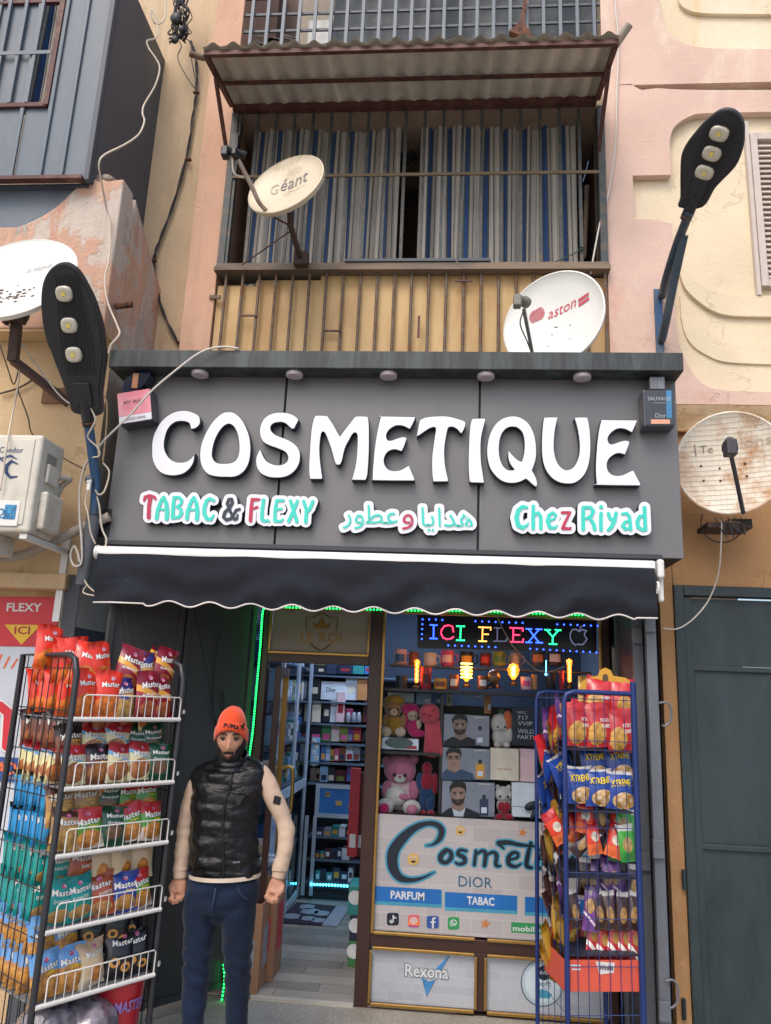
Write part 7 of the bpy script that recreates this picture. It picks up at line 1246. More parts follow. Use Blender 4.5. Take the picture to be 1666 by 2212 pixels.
lp = B(); lp.tube([HC + HR @ V(.023 * k, -.1085 + .012 * k * k, -.0655 - .002 * abs(k)) for k in np.linspace(-1, 1, 9)], [.001, .002, .0028, .0034, .003, .0034, .0028, .002, .001], 7); lp.tube([HC + HR @ V(.02 * k, -.108 + .012 * k * k, -.0725 + .003 * k * k) for k in np.linspace(-1, 1, 9)], [.001, .0016, .0024, .003, .0032, .003, .0024, .0016, .001], 7); mk('mouth', lp, mat('lip', '#80524a', .5), man, smooth=180)
t = NT('beard_hair'); t.set(col=(.012, .009, .008), rough=.75, normal=t.bump(t.noise(160, (1, 1, .3), 3), .9, .006)); BEARD = t.m
def beardmask(az, z):
    a = abs(az)
    if a > 1.75 or a < 0: return 0
    top = -.042 if a < .42 else (-.044 + .055 * min(1, (a - .42) / .7) if a < 1.12 else .02 + .03 * (a - 1.12))
    if a < .46 and z > -.0525 : return 1 if z < -.041 and a < .4 else 0
    if a < .22 and -.068 < z < -.052: return 0
    return 1 if z < top else 0
b = B(); NU, NV = 150, 84; idx = {}
for j in range(NV + 1):
    for i in range(NU + 1):
        az = (i / NU - .5) * 3.6; po = 1.25 + 1.75 * j / NV; p0 = headf(az, po); z = .0022 * mnoise.noise(p0 * 90) + (HR.transposed() @ (p0 - HC)).z / 1.15
        if beardmask(az, z): idx[i, j] = len(b.v); th = .005 + .012 * max(0, min(1, (-.05 - z) / .05)) + .0025 * mnoise.noise(p0 * 160); b.v.append(headf(az, po, th) - V(0, 0, max(0, -.085 - z) * .5))
for j in range(NV):
    for i in range(NU):
        k = [(i, j), (i, j + 1), (i + 1, j + 1), (i + 1, j)]
        if all(q in idx for q in k): b.f.append(tuple(idx[q] for q in k)); b.m.append(0)
mk('beard', b, BEARD, man, smooth=180)
# beanie
t = NT('orange_knit'); zc_ = t.sep(); kn = t.n('ShaderNodeTexWave', {'Vector': t.co(), 'Scale': 60, 'Distortion': 1.5}).outputs[1]; t.set(col=t.mix(t.math('MULTIPLY', kn, .3), hx('#e2512f'), hx('#b83a20')), rough=.95, spec=.1, sheen=.3, normal=t.bump(kn, .35, .003)); KN = t.m
def beanie(u, v, o=0):
    az = u * 6.2832; h = HR @ V(0, 0, 0); r = max(0, 1 - max(0, v) ** 3.2) ** .5; z = .055 + (.163 - .055) * v; d = V(math.sin(az) * (.0785 + o) * r, -math.cos(az) * (.100 + o) * r, z); aa = abs((az + math.pi) % 6.2832 - math.pi); d.z -= .066 * min(1, aa / 1.5) ** 1.6 * (1 - v); d.z += .003 * math.sin(az * 3 + v * 9) * v; return HC + HR @ d
mk('beanie', B().grid(beanie, 40, 44, True), KN, man, smooth=180)
bf = lambda u, v: beanie(u, v * .36, .006 - .004 * (2 * v - 1) ** 4); cuff = mk('beanie_cuff', B().grid(lambda u, v: beanie(u, -.03 + v * .42, .007 * (1 - (2 * v - 1) ** 6) + .001), 40, 8, True), KN, man, smooth=180)
on = lambda u, v, h=0: beanie(u, v, .0095 + h); PRB = mat('black_flock', '#16110f', .7); tf = lambda u, v, h=0: on(-.06 + .15 * u, .1 + .2 * v - .07 * (u - .5), h); mk('lettering', B().text('PUMA', tf, 0, bold=.035), PRB, cuff)
mk('leaping_cat', B().prism([on(.088 + .06 * x, .14 + .3 * y) for x, y in ((0, .5), (.3, .72), (.6, .78), (.85, 1), (1.05, .95), (.95, .75), (.8, .55), (1.0, .3), (.9, .2), (.65, .42), (.5, .3), (.45, 0), (.3, 0), (.33, .4))], V(0, -.001, 0)), PRB, cuff)
# vest
t = NT('glossy_black_nylon'); t.set(col=(.004, .0045, .006), rough=.21, spec=.36, coat=0, normal=t.bump(t.noise(16, (1, 1, 1.6), 6, .65), .55, .02)); NYL = t.m
VR = [(1638, 499, 38, .075), (1646, 499, 60, .09), (1655, 498, 73, .1), (1668, 497, 80, .108), (1700, 494, 79, .118), (1725, 487, 69.5, .126), (1760, 483, 67, .128), (1800, 482.5, 67.5, .125), (1850, 483.5, 69, .126), (1888, 483.5, 68.5, .12)]
def ring(tab, y): return [np.interp(y, [r[0] for r in tab], [r[k] for r in tab]) for k in (1, 2, 3)]
SEAM = [1638, 1690, 1731, 1766, 1800, 1846, 1872, 1890]
def vest(u, v):
    y = 1638 + v * 251; cx, hw, dp_ = ring(VR, y); a = u * 6.2832 + .13; k = max(i for i in range(7) if SEAM[i] <= y + .01); f = min(1, (y - SEAM[k]) / (SEAM[k + 1] - SEAM[k])); pf = .0065 * (.5 + 1.2 * abs(mnoise.noise(V(u * 9, k * 3.3, 1)))) * (math.sin(f * math.pi) ** .55 if y > 1650 else 0)
    c, s = math.cos(a), math.sin(a); sq = lambda q: math.copysign(abs(q) ** .8, q); o = Q(cx, y); p = V(o.x + sq(s) * hw * PXM, o.y - sq(c) * dp_ + .012, o.z - .055 * max(0, c) ** 1.3 * max(0, min(1, (1672 - y) / 34)))
    n = V(s, -c, 0); w = .011 * mnoise.noise(V(p.x * 10, p.y * 10, p.z * 19)) + .006 * mnoise.noise(p * 34)
    if abs(u - round(u)) < .015: pf *= .3
    sl = s * .032 * max(0, min(1, (1735 - y) / 60)) * .35; return p + n * (pf + w) + V(0, 0, sl)
mk('vest', B().grid(vest, 96, 90, True), NYL, man, smooth=180)
mk('vest_yoke', B().grid(lambda u, v: (vest(u, 0.004) * (1 - v) + (Q(499, 1632, .0) + V(math.sin(u * 6.2832 + .13) * .07, -math.cos(u * 6.2832 + .13) * .074, -.06 * max(0, math.cos(u * 6.2832 + .13)))) * v), 40, 3, True), NYL, man, smooth=180)
def coll(u, v): a = u * 6.2832; r = .083 - .008 * v + .008 * math.sin(v * 3.14); return Q(499, 1668 - 28 * v - (3 * math.cos(a) * -1)) + V(math.sin(a) * r, -math.cos(a) * (r + .014) + .015, .045 * (1 - math.cos(a)) * .5 * v)
mk('collar', B().grid(lambda u, v: coll(u, v) + V(0, 0, 0) + (coll(u, v) - Q(499, 1648)).normalized() * .008 * abs(math.sin(v * 6.28)), 48, 14, True), NYL, man, smooth=180)
zp = [vest(.0, v) + V(0, -.003, 0) for v in np.linspace(.0, .99, 40)]; mk('zip', B().tube(zp, [(.008, .004)] * 40, 6), mat('zip_black', '#0c0c0e', .4), man, smooth=180)
uv_ = lambda x, y: vest(math.asin(max(-1, min(1, (x - ring(VR, y)[0]) / ring(VR, y)[1]))) / 6.2832 % 1, (y - 1638) / 251); bp = uv_(514, 1717); mk('badge', B().prism([bp + V(x, -.016, z) for x, z in ((-.03, .015), (.03, .015), (.004, -.03), (-.004, -.03))], (0, .003, 0)), mat('gunmetal', '#3a3c40', .25, .7), man); mk('pocket_seam', B().tube([uv_(x, 1706 + .12 * (x - 500)) + V(0, -.004, 0) for x in (493, 503, 513, 523, 533)], .003, 5), NYL, man)
mk('maker_tag', B().prism([uv_(502, 1852) + V(x, -.014, z) for x, z in ((0, 0), (.035, .004), (.035, .012), (0, .008))], (0, .002, 0)), mat('tag_grey', '#5b5f66', .4), man)
# sweater
t = NT('cream_knit'); t.set(col=t.mix(t.noise(40, det=4), hx('#c2ab98'), hx('#ad9683')), rough=.95, spec=.1, normal=t.bump(t.noise(260, det=2), .3, .003)); SWT = t.m
def sleeve(pts, rr, name='sleeve'):
    path = curve3(pts, 10); rad = [np.interp(i / 10, range(len(rr)), rr) for i in range(len(path))]; b = B(); b.tube(path, rad, 26); n = len(path)
    for i in range(n):
        for j in range(26):
            q = b.v[i * 26 + j]; c = path[i]; el = math.exp(-((i / n - .5) / .16) ** 2); w = (.0012 * el + .0003) * math.sin(i * 1.25 + 2 * math.cos(j * .24)) + .007 * mnoise.noise(V(q.x * 11, q.y * 11, q.z * 16)) + .003 * mnoise.noise(q * 34); b.v[i * 26 + j] = q + (q - c).normalized() * w
    return mk(name, b, SWT, man, smooth=180)
sleeve([Q(446, 1676), Q(428, 1692), Q(411, 1735), Q(400, 1788), Q(397, 1835, -.02), Q(394, 1872, -.028), Q(394, 1880, -.03)], [.04, .044, .043, .040, .037, .034, .031])
rs = sleeve([Q(545, 1666), Q(566, 1676), Q(592, 1722), Q(617, 1784), Q(617, 1835, -.03), Q(610, 1870, -.045), Q(609, 1878, -.048)], [.04, .048, .046, .041, .038, .035, .032])
for a_, c_ in ((Q(394, 1878, -.03), Q(394, 1893, -.032)), (Q(609, 1876, -.047), Q(606, 1891, -.05))): mk('cuff', B().tube([a_, a_ * .5 + c_ * .5, c_], [.033, .034, .032], 18), SWT, man, smooth=60)
pp = Q(601, 1727, -.053); mk('arm_patch', B().prism([pp + V(-.02 + .012, 0, .025), pp + V(.024, .012, .016), pp + V(.018, .014, -.022), pp + V(-.014, 0, -.012)], (0, -.003, 0)), mat('patch_black', '#15161a', .6), man)
def hemf(u, v): y = 1885 + v * 9; a = u * 6.2832; o = Q(484.5, y - 4 * math.sin(a)); return V(o.x + math.sin(a) * 75 * PXM, o.y - math.cos(a) * .146 + .012, o.z)
mk('sweater_hem', B().grid(hemf, 48, 3, True), mat('hem_cream', '#c9b9a8', .9), man, smooth=180)
# jeans and shoes
t = NT('dark_denim'); tw = t.n('ShaderNodeTexWave', {'Vector': t.co(rot=(0, .8, 0)), 'Scale': 160, 'Distortion': 1}).outputs[1]; k = t.mix(t.ramp(t.noise(4, (1, 1, .4), 6), .35, .7), hx('#0c1626'), hx('#17253d')); k = t.mix(t.math('MULTIPLY', tw, .2), k, hx('#2c3c57')); t.set(col=k, rough=.85, spec=.15, sheen=.1, normal=t.bump(t.noise(18, (1, 1, 2), 5), .5, .012)); DEN = t.m
b = B(); limb(b, [Q(483, 1886), Q(480, 1915), Q(478, 1945), Q(477, 1968)], [(.172, .112), (.182, .12), (.18, .122), (.15, .1)], 28)
limb(b, [Q(440, 1930), Q(433, 1970), Q(430, 2020), Q(427, 2080, -.012), Q(421, 2140), Q(416, 2205), Q(414, 2258, .01)], [(.09, .095), (.086, .095), (.074, .084), (.064, .07), (.06, .068), (.053, .062), (.05, .06)], 24); limb(b, [Q(514, 1930), Q(513, 1970), Q(514, 2020), Q(515, 2080, -.012), Q(513, 2140), Q(511, 2205), Q(510, 2258, .01)], [(.09, .095), (.088, .095), (.076, .084), (.063, .07), (.058, .068), (.05, .062), (.048, .06)], 24)
b.ball(Q(475, 1968), .075, 14, 10, (1, 1.1, .8))
kz = Q(500, 2085).z; wr = lambda p: .008 * mnoise.noise(V(p.x * 10, p.y * 10, p.z * 18)) + .0045 * math.sin(p.z * 95 + 5 * p.x * 10) * math.exp(-((p.z - kz) / .09) ** 2) + .004 * math.sin(p.z * 60 - p.x * 30) * math.exp(-((p.z - kz - .36) / .1) ** 2)
remesh('jeans', b, .006, DEN, man, 4, wrinkle=wr)
for s, x0, x1 in ((-1, 425, 411), (1, 528, 545)): mk('pocket_seam', B().tube(curve3([Q(x0, 1903, -.12), Q(x0 + s * 5, 1918, -.118), Q(x1, 1932, -.098)]), .0025, 5), mat('denim_stitch', '#303f5a', .8), man, smooth=180)
mk('fly_seam', B().tube([Q(483, 1905, -.134), Q(479, 1930, -.134), Q(474, 1955, -.126)], .003, 5), mat('denim_stitch', '#303f5a', .8), man, smooth=180)
for ax in (414, 510):
    a_ = Q(ax, 2262); f0 = V(a_.x, YM + .06, .0); b = B(); b.tube(curve3([f0 + V(0, .02, .05), f0 + V(0, -.06, .055), f0 + V(0, -.16, .04), f0 + V(0, -.25, .03)], 4), [(.045, .05)] * 5 + [(.05, .045)] * 4 + [(.048, .036)] * 3 + [(.03, .025)], 14); mk('shoe', b, BLACK, man, smooth=60)
# ================================================================ snack racks and bags
def bagmesh(W, H, D, seed, nu=10, nv=13):
    r = random.Random(seed); ph = [r.uniform(0, 6.3) for _ in range(8)]; lean = r.uniform(-.06, .06)
    def prof(u, v):
        e = max(0, 1 - abs(2 * u - 1) ** 2.4) ** .62; s = min(1, max(0, (v - .07) / .86)); t = max(0, math.sin(math.pi * s)) ** .55 * (1 - .25 * (s - .4) * 1.2)
        ds = min(abs(v - .07), abs(v - .93)); return e * t + (.10 * math.sin(u * 15 + ph[0]) + .07 * math.sin(u * 27 + ph[1])) * math.exp(-ds * 7) * e + .06 * math.sin(u * 5 + v * 8 + ph[2]) * e * t
    def f(u, v, sgn=-1, h=0):
        pinch = 1 - .10 * math.sin(math.pi * min(1, max(0, v))) ** .5; x = (u - .5) * W * pinch; cr = .002 * math.sin(u * 90) if (v < .07 or v > .93) else 0
        return V(x + lean * W * v, sgn * (D / 2 * prof(u, v) + h) + cr + (.012 * math.sin(u * 4 + ph[3]) if v > .9 else 0) * (v - .9) * 10, H * v + .004 * math.sin(u * 6 + ph[4]) * v)
    b = B(); b.grid(lambda u, v: f(u, v, -1), nu, nv); b.grid(lambda u, v: f(1 - u, v, 1), nu, nv); return b, f
def film(name, base, top=None, tz=.78, low=None, lz=.4, chip=None, spot=(.5, .3, .38, .26), stripe=None, rough=.26, W=.14, H=.172, chip2=None):
    """printed foil: a base colour, a top band, a lower picture of crisps, an optional slanting stripe"""
    t = NT(name); s = t.sep(); x = t.math('DIVIDE', s[0], W); z = t.math('DIVIDE', s[2], H); wob = t.noise(14, det=3)
    zz = t.math('ADD', z, t.math('MULTIPLY', t.math('SUBTRACT', wob, .5), .12)); k = hx(base)
    if low: k = t.mix(t.ramp(zz, lz + .03, lz - .03), k, hx(low))
    if top: k = t.mix(t.ramp(zz, tz - .015, tz + .015), k, hx(top))
    if stripe: d = t.math('ADD', z, t.math('MULTIPLY', x, .35)); k = t.mix(t.math('MULTIPLY', t.ramp(d, stripe[1], stripe[1] + .02), t.ramp(d, stripe[2], stripe[2] - .02)), k, hx(stripe[0]))
    if chip:
        cx, cz, rx_, rz_ = spot; e = t.math('ADD', t.math('POWER', t.math('DIVIDE', t.math('SUBTRACT', x, cx - .5), rx_), 2), t.math('POWER', t.math('DIVIDE', t.math('SUBTRACT', z, cz), rz_), 2))
        vo = t.n('ShaderNodeTexVoronoi', {'Vector': t.co((1, .3, 1)), 'Scale': 38}); c = vo.outputs['Color']; cs = t.sep(c); hxc = hx(chip); h2 = hx(chip2) if chip2 else tuple(q * .72 for q in hxc)
        cc = t.mix(cs[0], hxc, h2); cc = t.mix(t.ramp(vo.outputs['Distance'], .35, .75), cc, tuple(q * .5 for q in hxc)); k = t.mix(t.ramp(t.math('ADD', e, t.math('MULTIPLY', t.math('SUBTRACT', wob, .5), .9)), 1.05, .9), k, cc)
    t.set(col=k, rough=rough, spec=.55, coat=.3, normal=t.bump(t.noise(20, (1, 1, .6), 5, .65), .5, .012)); return t.m
WHT, YEL, OUTL = mat('print_white', '#e6e4df', .35, var=.02), mat('print_yellow', '#e0c22e', .35, var=.03), mat('print_outline', '#1d1416', .4)
EMBL = mat('print_emblem', '#b0507a', .4, var=.2, vs=90, col2='#d8c8d0', amt=.4)
_proto = {}
def proto(key, desc, m, W=.14, H=.2, D=.055, words=(), seeds=(1, 2), nu=10, nv=13):
    """one finished bag per shape variant, kept aside until the first one is placed"""
    vs = []
    for sd in seeds:
        b, f = bagmesh(W, H, D, sd, nu, nv); r = thing('snack_bag', V(0, 0, 0), desc, 'snack bag', 'snack bags on the racks'); mk('bag', b, m, r, smooth=180)
        for s, u0, v0, u1, v1, mm, bo in words:
            dz = .25 * (v1 - v0)
            mp = lambda u, v, h=0: f(u0 + (u1 - u0) * u, v0 + (v1 - v0) * v + dz * (u - .5), -1, .002 + h)
            if bo: mk('lettering_outline', B().text(s, lambda u, v, h=0: f(u0 + (u1 - u0) * u, v0 + (v1 - v0) * v + dz * (u - .5), -1, .0012), 0, bold=.05, res=1), OUTL, r)
            mk('lettering', B().text(s, mp, 0, bold=.02, res=1), mm, r)
        if words and words[0][0] == 'Master':
            eu, ev = .5 if words[0][1] < .2 else .6, words[0][4] + .07; eb = B(); eb.prism([f(eu + .085 * math.cos(a), ev + .05 * math.sin(a), -1, .003) for a in np.linspace(0, 6.283, 12, endpoint=False)], (0, .001, 0)); mk('emblem', eb, EMBL, r)
        vs.append([r, 0])
    _proto[key] = (desc, vs)
def place(key, loc, Rm, label):
    desc, vs = _proto[key]; p = vs[rnd.randrange(len(vs))]
    if p[1] == 0: o = p[0]; KIDS(o); o.matrix_world = Matrix.Translation(loc) @ Rm.to_4x4(); o['label'] = label; p[1] = 1
    else: o = dup(p[0], loc, Rm, label); p[1] += 1
    return o
Mw = [('Master', .12, .60, .90, .76, WHT, 1), ('chips', .45, .51, .80, .585, YEL, 0)]
proto('orange', 'orange red snack bag with puffs', film('film_orange', '#e23a22', '#d8331f', .8, '#e8682f', .42, '#f58a35', (.5, .3, .42, .26)), .15, .215, .07, [('Master', .2, .62, .85, .74, WHT, 1)], (1, 2, 3))
proto('claret', 'dark red snack bag with round crisps', film('film_claret', '#8c1830', '#7a1228', .82, None, .4, '#c06a3c', (.5, .24, .36, .2), ('#e0a040', .56, .76)), .15, .22, .06, [('Master', .15, .62, .88, .76, WHT, 1), ('FROMAGE ROUGE', .15, .44, .88, .5, WHT, 0)], (4, 5))
proto('purple', 'tan and violet snack bag', film('film_purple', '#c79a62', '#33307a', .72, None, .4, '#d8a85e', (.5, .25, .45, .24), ('#34479a', .42, .56)), .14, .19, .055, Mw, (6, 7))
proto('cream', 'cream snack bag with red top and crisps', film('film_cream', '#e6dca8', '#a5262e', .74, None, .4, '#c27a48', (.42, .3, .4, .26), ('#6fb0d8', .56, .68)), .148, .175, .06, Mw, (8, 9))
proto('brown', 'brown snack bag with barbecue crisps', film('film_brown', '#6d3a2a', '#231a1c', .72, '#7d4834', .4, '#c07c44', (.5, .3, .38, .24)), .148, .175, .06, Mw, (10, 11))
proto('green', 'dark green snack bag', film('film_green', '#1d5238', '#184830', .8, None, .4, '#7a5a40', (.5, .35, .3, .18)), .145, .172, .055, [('Master', .2, .7, .85, .81, WHT, 0), ('Gourmet', .2, .55, .85, .62, WHT, 0)], (12, 13))
proto('tan', 'tan snack bag with crisps', film('film_tan', '#a97f52', '#4a2d26', .8, '#c69a5c', .35, '#d8a85a', (.5, .27, .42, .24)), .148, .175, .06, Mw, (14, 15))
proto('redgreen', 'red and green snack bag with chilli crisps', film('film_redgreen', '#4f9136', '#b52428', .7, '#dccfbe', .34, '#dc9446', (.5, .26, .4, .22)), .148, .175, .06, Mw, (16, 17))
proto('sky', 'sky blue snack bag with black top', film('film_sky', '#2f94cf', '#101318', .84, None, .4, '#a8573c', (.5, .2, .26, .14)), .14, .165, .045, Mw[:1], (18, 19))
proto('teal', 'teal snack bag with ring crisps', film('film_teal', '#12908c', '#0e7f7c', .85, None, .4, '#d7a45c', (.5, .2, .38, .16)), .15, .186, .06, [('Master', .12, .62, .9, .76, WHT, 1), ('DONUTS', .2, .46, .75, .54, WHT, 0)], (20, 21))
proto('rust', 'orange brown snack bag with ring crisps', film('film_rust', '#a84f2a', '#94431f', .85, None, .4, '#d29a5c', (.5, .2, .38, .16)), .15, .186, .06, [('Master', .12, .62, .9, .76, WHT, 1), ('DONUTS', .45, .46, .9, .54, WHT, 0)], (22, 23))
proto('beige', 'beige snack bag with orange bits', film('film_beige', '#cdb594', '#c2a98a', .8, '#d8c6a8', .3, '#d88a3c', (.55, .3, .2, .2)), .15, .186, .065, [('Master', .25, .68, .95, .8, WHT, 1)], (24, 25))
proto('royal', 'royal blue snack bag', film('film_royal', '#23429a', '#1b3688', .82, None, .4, '#c9924a', (.5, .25, .36, .2)), .148, .175, .06, Mw, (26, 27))
proto('clear', 'blue topped snack bag showing golden crisps', film('film_clear', '#b98450', '#6a9fd8', .6, '#cf9a56', .5, '#d89a4c', (.5, .3, .5, .34)), .15, .185, .06, [('Master', .15, .6, .9, .74, WHT, 1), ('chips', .45, .5, .8, .575, YEL, 0)], (28, 29))
proto('rings', 'black snack bag with golden rings', film('film_rings', '#17151a', '#111015', .8, None, .4, None), .15, .186, .06, [('Master', .2, .72, .9, .85, WHT, 0)], (30, 31))
RINGM = mat('print_ring', '#c98f45', .45, var=.2, vs=60)
for r, _ in _proto['rings'][1]:
    b, f = bagmesh(.15, .186, .06, 30 if r is _proto['rings'][1][0][0] else 31)
    for cu, cv in ((.3, .36), (.68, .24)):
        rb = B(); rb.grid(lambda u, v: f(cu + (.17 - .09 * v) * math.cos(u * 6.283), cv + (.11 - .06 * v) * math.sin(u * 6.283), -1, .002 + .002 * math.sin(v * 3.14)), 16, 2); mk('print', rb, RINGM, r, smooth=180)
# ---- black rack at the left
th = math.atan2(.82, .57); A2, B2 = V(.57, .82, 0).normalized(), V(-.82, .57, 0).normalized(); N0 = P(140, 1650, 3.4); N0.z = 0; RL = Matrix.Rotation(th, 3, 'Z')
Lr = lambda a, b_, z: N0 + A2 * a + B2 * b_ + V(0, 0, z)
zsh_ = [P(149, 1549, 3.4).z, P(141, 1701, 3.4).z, P(127, 1848, 3.4).z, P(112, 2013, 3.4).z, P(95, 2175, 3.4).z]; RW, RDp = .575, .52; ztop = P(165, 1414, 3.4).z
RKB = mat('black_rack_tube', '#2a2b30', .4, .1, var=.1); rk = thing('display_rack', Lr(RW / 2, RDp / 2, 0), 'black snack rack with white basket shelves at the left, full of crisps', 'rack'); WWR = mat('white_wire', '#d8d6d2', .4, var=.04)
for a in (0, RW):
    z = ztop; pts = [Lr(a, RDp, .02), Lr(a, RDp, z)] if a == 0 else [Lr(a, RDp, .02), Lr(a, RDp, z - .07), Lr(a, RDp - .025, z - .02), Lr(a, RDp - .07, z)]
    mk('post', B().tube(pts + ([Lr(a, .08, z)] if 1 else []) + [Lr(a, .028, z - .02), Lr(a, 0, z - .085), Lr(a, 0, .02)], .0145, 10), RKB, rk, smooth=60)
    for i in range(1, 9): bb = RDp * i / 9; mk('grid_wire', B().tube([Lr(a, bb, .15), Lr(a, bb, ztop)], .0028, 4, False), RKB, rk)
    for i in range(1, 10): z = .15 + i * .185; mk('grid_wire', B().tube([Lr(a, 0, z), Lr(a, RDp, z)], .0028, 4, False), RKB, rk)
for i in range(1, 10): mk('back_wire', B().tube([Lr(RW * i / 10, RDp, .15), Lr(RW * i / 10, RDp, ztop - .05)], .003, 4, False), RKB, rk)
for i, z in enumerate(zsh_ + [.16]):
    sh_ = mk('shelf', B().prism([Lr(.01, .0, z - .012), Lr(RW - .01, .0, z - .012), Lr(RW - .01, RDp - .01, z - .012), Lr(.01, RDp - .01, z - .012)], (0, 0, .006)), mat('shelf_grey', '#77787c', .6), rk)
    mk('front_rail', B().tube([Lr(.005, -.012, z - .008), Lr(RW - .005, -.012, z - .008)], .0105, 8), WWR, sh_, smooth=60); hb = .098
    mk('basket_rail', B().tube([Lr(.045, -.012, z), Lr(.045, -.014, z + hb - .01), Lr(.055, -.014, z + hb), Lr(RW - .02, -.014, z + hb), Lr(RW - .01, -.014, z + hb - .01), Lr(RW - .01, -.012, z)], .0034, 6), WWR, sh_, smooth=60)
    for k in range(1, 13): x = .045 + (RW - .055) * k / 13; mk('basket_wire', B().tube([Lr(x, -.013, z), Lr(x, -.014, z + hb)], .002, 4, False), WWR, sh_)
    mk('clip', B().box(Lr(RW + .02, 0, z + .03), (.015, .02, .018)), WWR, sh_)
SHN = ['top', 'second', 'third', 'fourth', 'lowest']; CM = [.075, .185, .295, .405, .505]
front = [(['orange', 'orange', 'claret', 'purple', 'claret'], ['orange', 'orange', 'purple', 'claret', 'claret']), (['brown', 'cream', 'cream', 'green', 'green'], ['cream', 'brown', 'cream', 'cream', 'green']), (['tan', 'tan', 'green', 'redgreen', 'redgreen'], ['tan', 'redgreen', 'green', 'redgreen', 'redgreen']),
         (['teal', 'rust', 'beige', 'beige', 'beige'], ['teal', 'teal', 'rust', 'royal', 'redgreen']), (['clear', 'clear', 'rings', 'rings', 'rings'], ['clear', 'clear', 'beige', 'rings', 'rings'])]
side = [('orange', 'orange'), ('brown', 'cream'), ('sky', 'sky'), ('teal', 'teal'), ('clear', 'clear')]
j = lambda s: rnd.uniform(-s, s)
for si, z in enumerate(zsh_):
    for row in (0, 1):
        for k, key in enumerate(front[si][row]):
            b_, dz, ln = (.04, 0.0, -.14) if row else (.095, (.125, .092, .1, .125, .112)[si], -.12)
            Rm = RL @ Matrix.Rotation(j(.24), 3, 'Z') @ Matrix.Rotation(j(.13) + (.18 * (-1) ** k if si == 0 and row == 0 else 0), 3, 'Y') @ Matrix.Rotation(ln + j(.06), 3, 'X')
            place(key, Lr(CM[k] + j(.006), b_ + j(.008), z + dz + j(.006)), Rm, '%s, %s in %s row, %s black rack shelf' % (_proto[key][0], ORD[k], ('upper', 'lower')[row], SHN[si]))
    for row in (0, 1):
        key = side[si][row]; ns_ = 6 if si else 4
        for k in range(ns_):
            b_ = .165 + k * (.33 / ns_); Rm = RL @ Matrix.Rotation(j(.12), 3, 'Z') @ Matrix.Rotation(j(.08), 3, 'Y') @ Matrix.Rotation(-.1 + j(.06), 3, 'X')
            place(key, Lr(.078 + j(.006), b_, z + (0 if row else .145) + j(.006)), Rm, '%s, %s from front, %s side pile, %s shelf' % (_proto[key][0], ORD[k], ('upper', 'lower')[row], SHN[si]))
# loose packets lying across the shelves
RT = lambda rz, ry, rx_: RL @ Matrix.Rotation(rz, 3, 'Z') @ Matrix.Rotation(ry, 3, 'Y') @ Matrix.Rotation(rx_, 3, 'X')
place('orange', Lr(.01, .3, zsh_[0] + .2), RT(.1, .1, -.15), 'orange red snack bag standing tallest at the upper left of the black rack'); place('claret', Lr(.46, .12, zsh_[0] + .2), RT(.2, .9, -.5), 'dark red snack bag lying tilted on the right of the top shelf')
for k, (a, key, n2) in enumerate(((.16, 'claret', 'left'), (.3, 'claret', 'middle'), (.41, 'cream', 'right'))): place(key, Lr(a, .1, zsh_[1] + .265), RT(.1 * k, 1.35, -.5), '%s lying flat under the top shelf, %s one' % (_proto[key][0], n2))
place('redgreen', Lr(.22, .1, zsh_[2] + .262), RT(.1, 1.4, -.4), 'red and green snack bag lying flat over the third shelf')
for si, a, key, n2 in ((1, .2, 'cream', 'left'), (1, .44, 'green', 'right'), (2, .12, 'tan', 'left'), (2, .42, 'redgreen', 'right'), (3, .16, 'rust', 'left'), (3, .4, 'beige', 'right'), (4, .14, 'clear', 'left'), (4, .36, 'rings', 'right')):
    place(key, Lr(a, .2, zsh_[si] + .2), RT(.2, 1.1 * (1 if a > .3 else .4), -.4), '%s lying behind the rows, %s end of %s black rack shelf' % (_proto[key][0].split(' with')[0].split(' showing')[0], n2, SHN[si]))
# bottom of the rack: red tub and clear sacks
bt = thing('red_tub', Lr(.46, .08, .17), 'red plastic tub with violet lettering at the foot of the black rack', 'tub'); c = Lr(.47, .12, .17); TUB = mat('red_plastic', '#b01f2c', .3, coat=.3)
mk('tub', B().lathe([(.10, 0), (.125, .27), (.132, .275), (.132, .285), (.118, .285), (.095, .02), (0, .02)], c, n=28), TUB, bt, smooth=40); q = lambda u, v, h=0: c + V(0, 0, .16 + .05 * v) + (A2 * math.sin(-.6 + 1.2 * u) + -B2 * math.cos(-.6 + 1.2 * u)) * (.117 + .01 * v + h); mk('lettering', B().text('MASTER', q, .003, bold=.03), mat('tub_violet', '#8c74b4', .4), bt)
SACK = mat('clear_sack', '#8d8790', .18, var=.3, vs=18, col2='#5e5a62', amt=.6, coat=.8, bump=.8, bs=30)
for k, (a, b_, s, m_, n2) in enumerate(((.13, .1, .13, SACK, 'left'), (.3, .06, .12, SACK, 'middle'), (.26, .25, .14, mat('sack_red', '#7d3038', .25, var=.4, vs=14, coat=.6), 'rear red tinted'))):
    b = B(); cc = Lr(a, b_, .3); b.ball(cc, s, 22, 14, (1, 1, .95)); b.v = [p + (p - cc).normalized() * (.035 * mnoise.noise(p * 14) + .018 * mnoise.noise(p * 40)) for p in b.v]; tag(mk('plastic_sack', b, m_, smooth=180), 'crumpled clear plastic sack in the bottom of the black rack, %s one' % n2, 'sack', 'sacks in the rack')
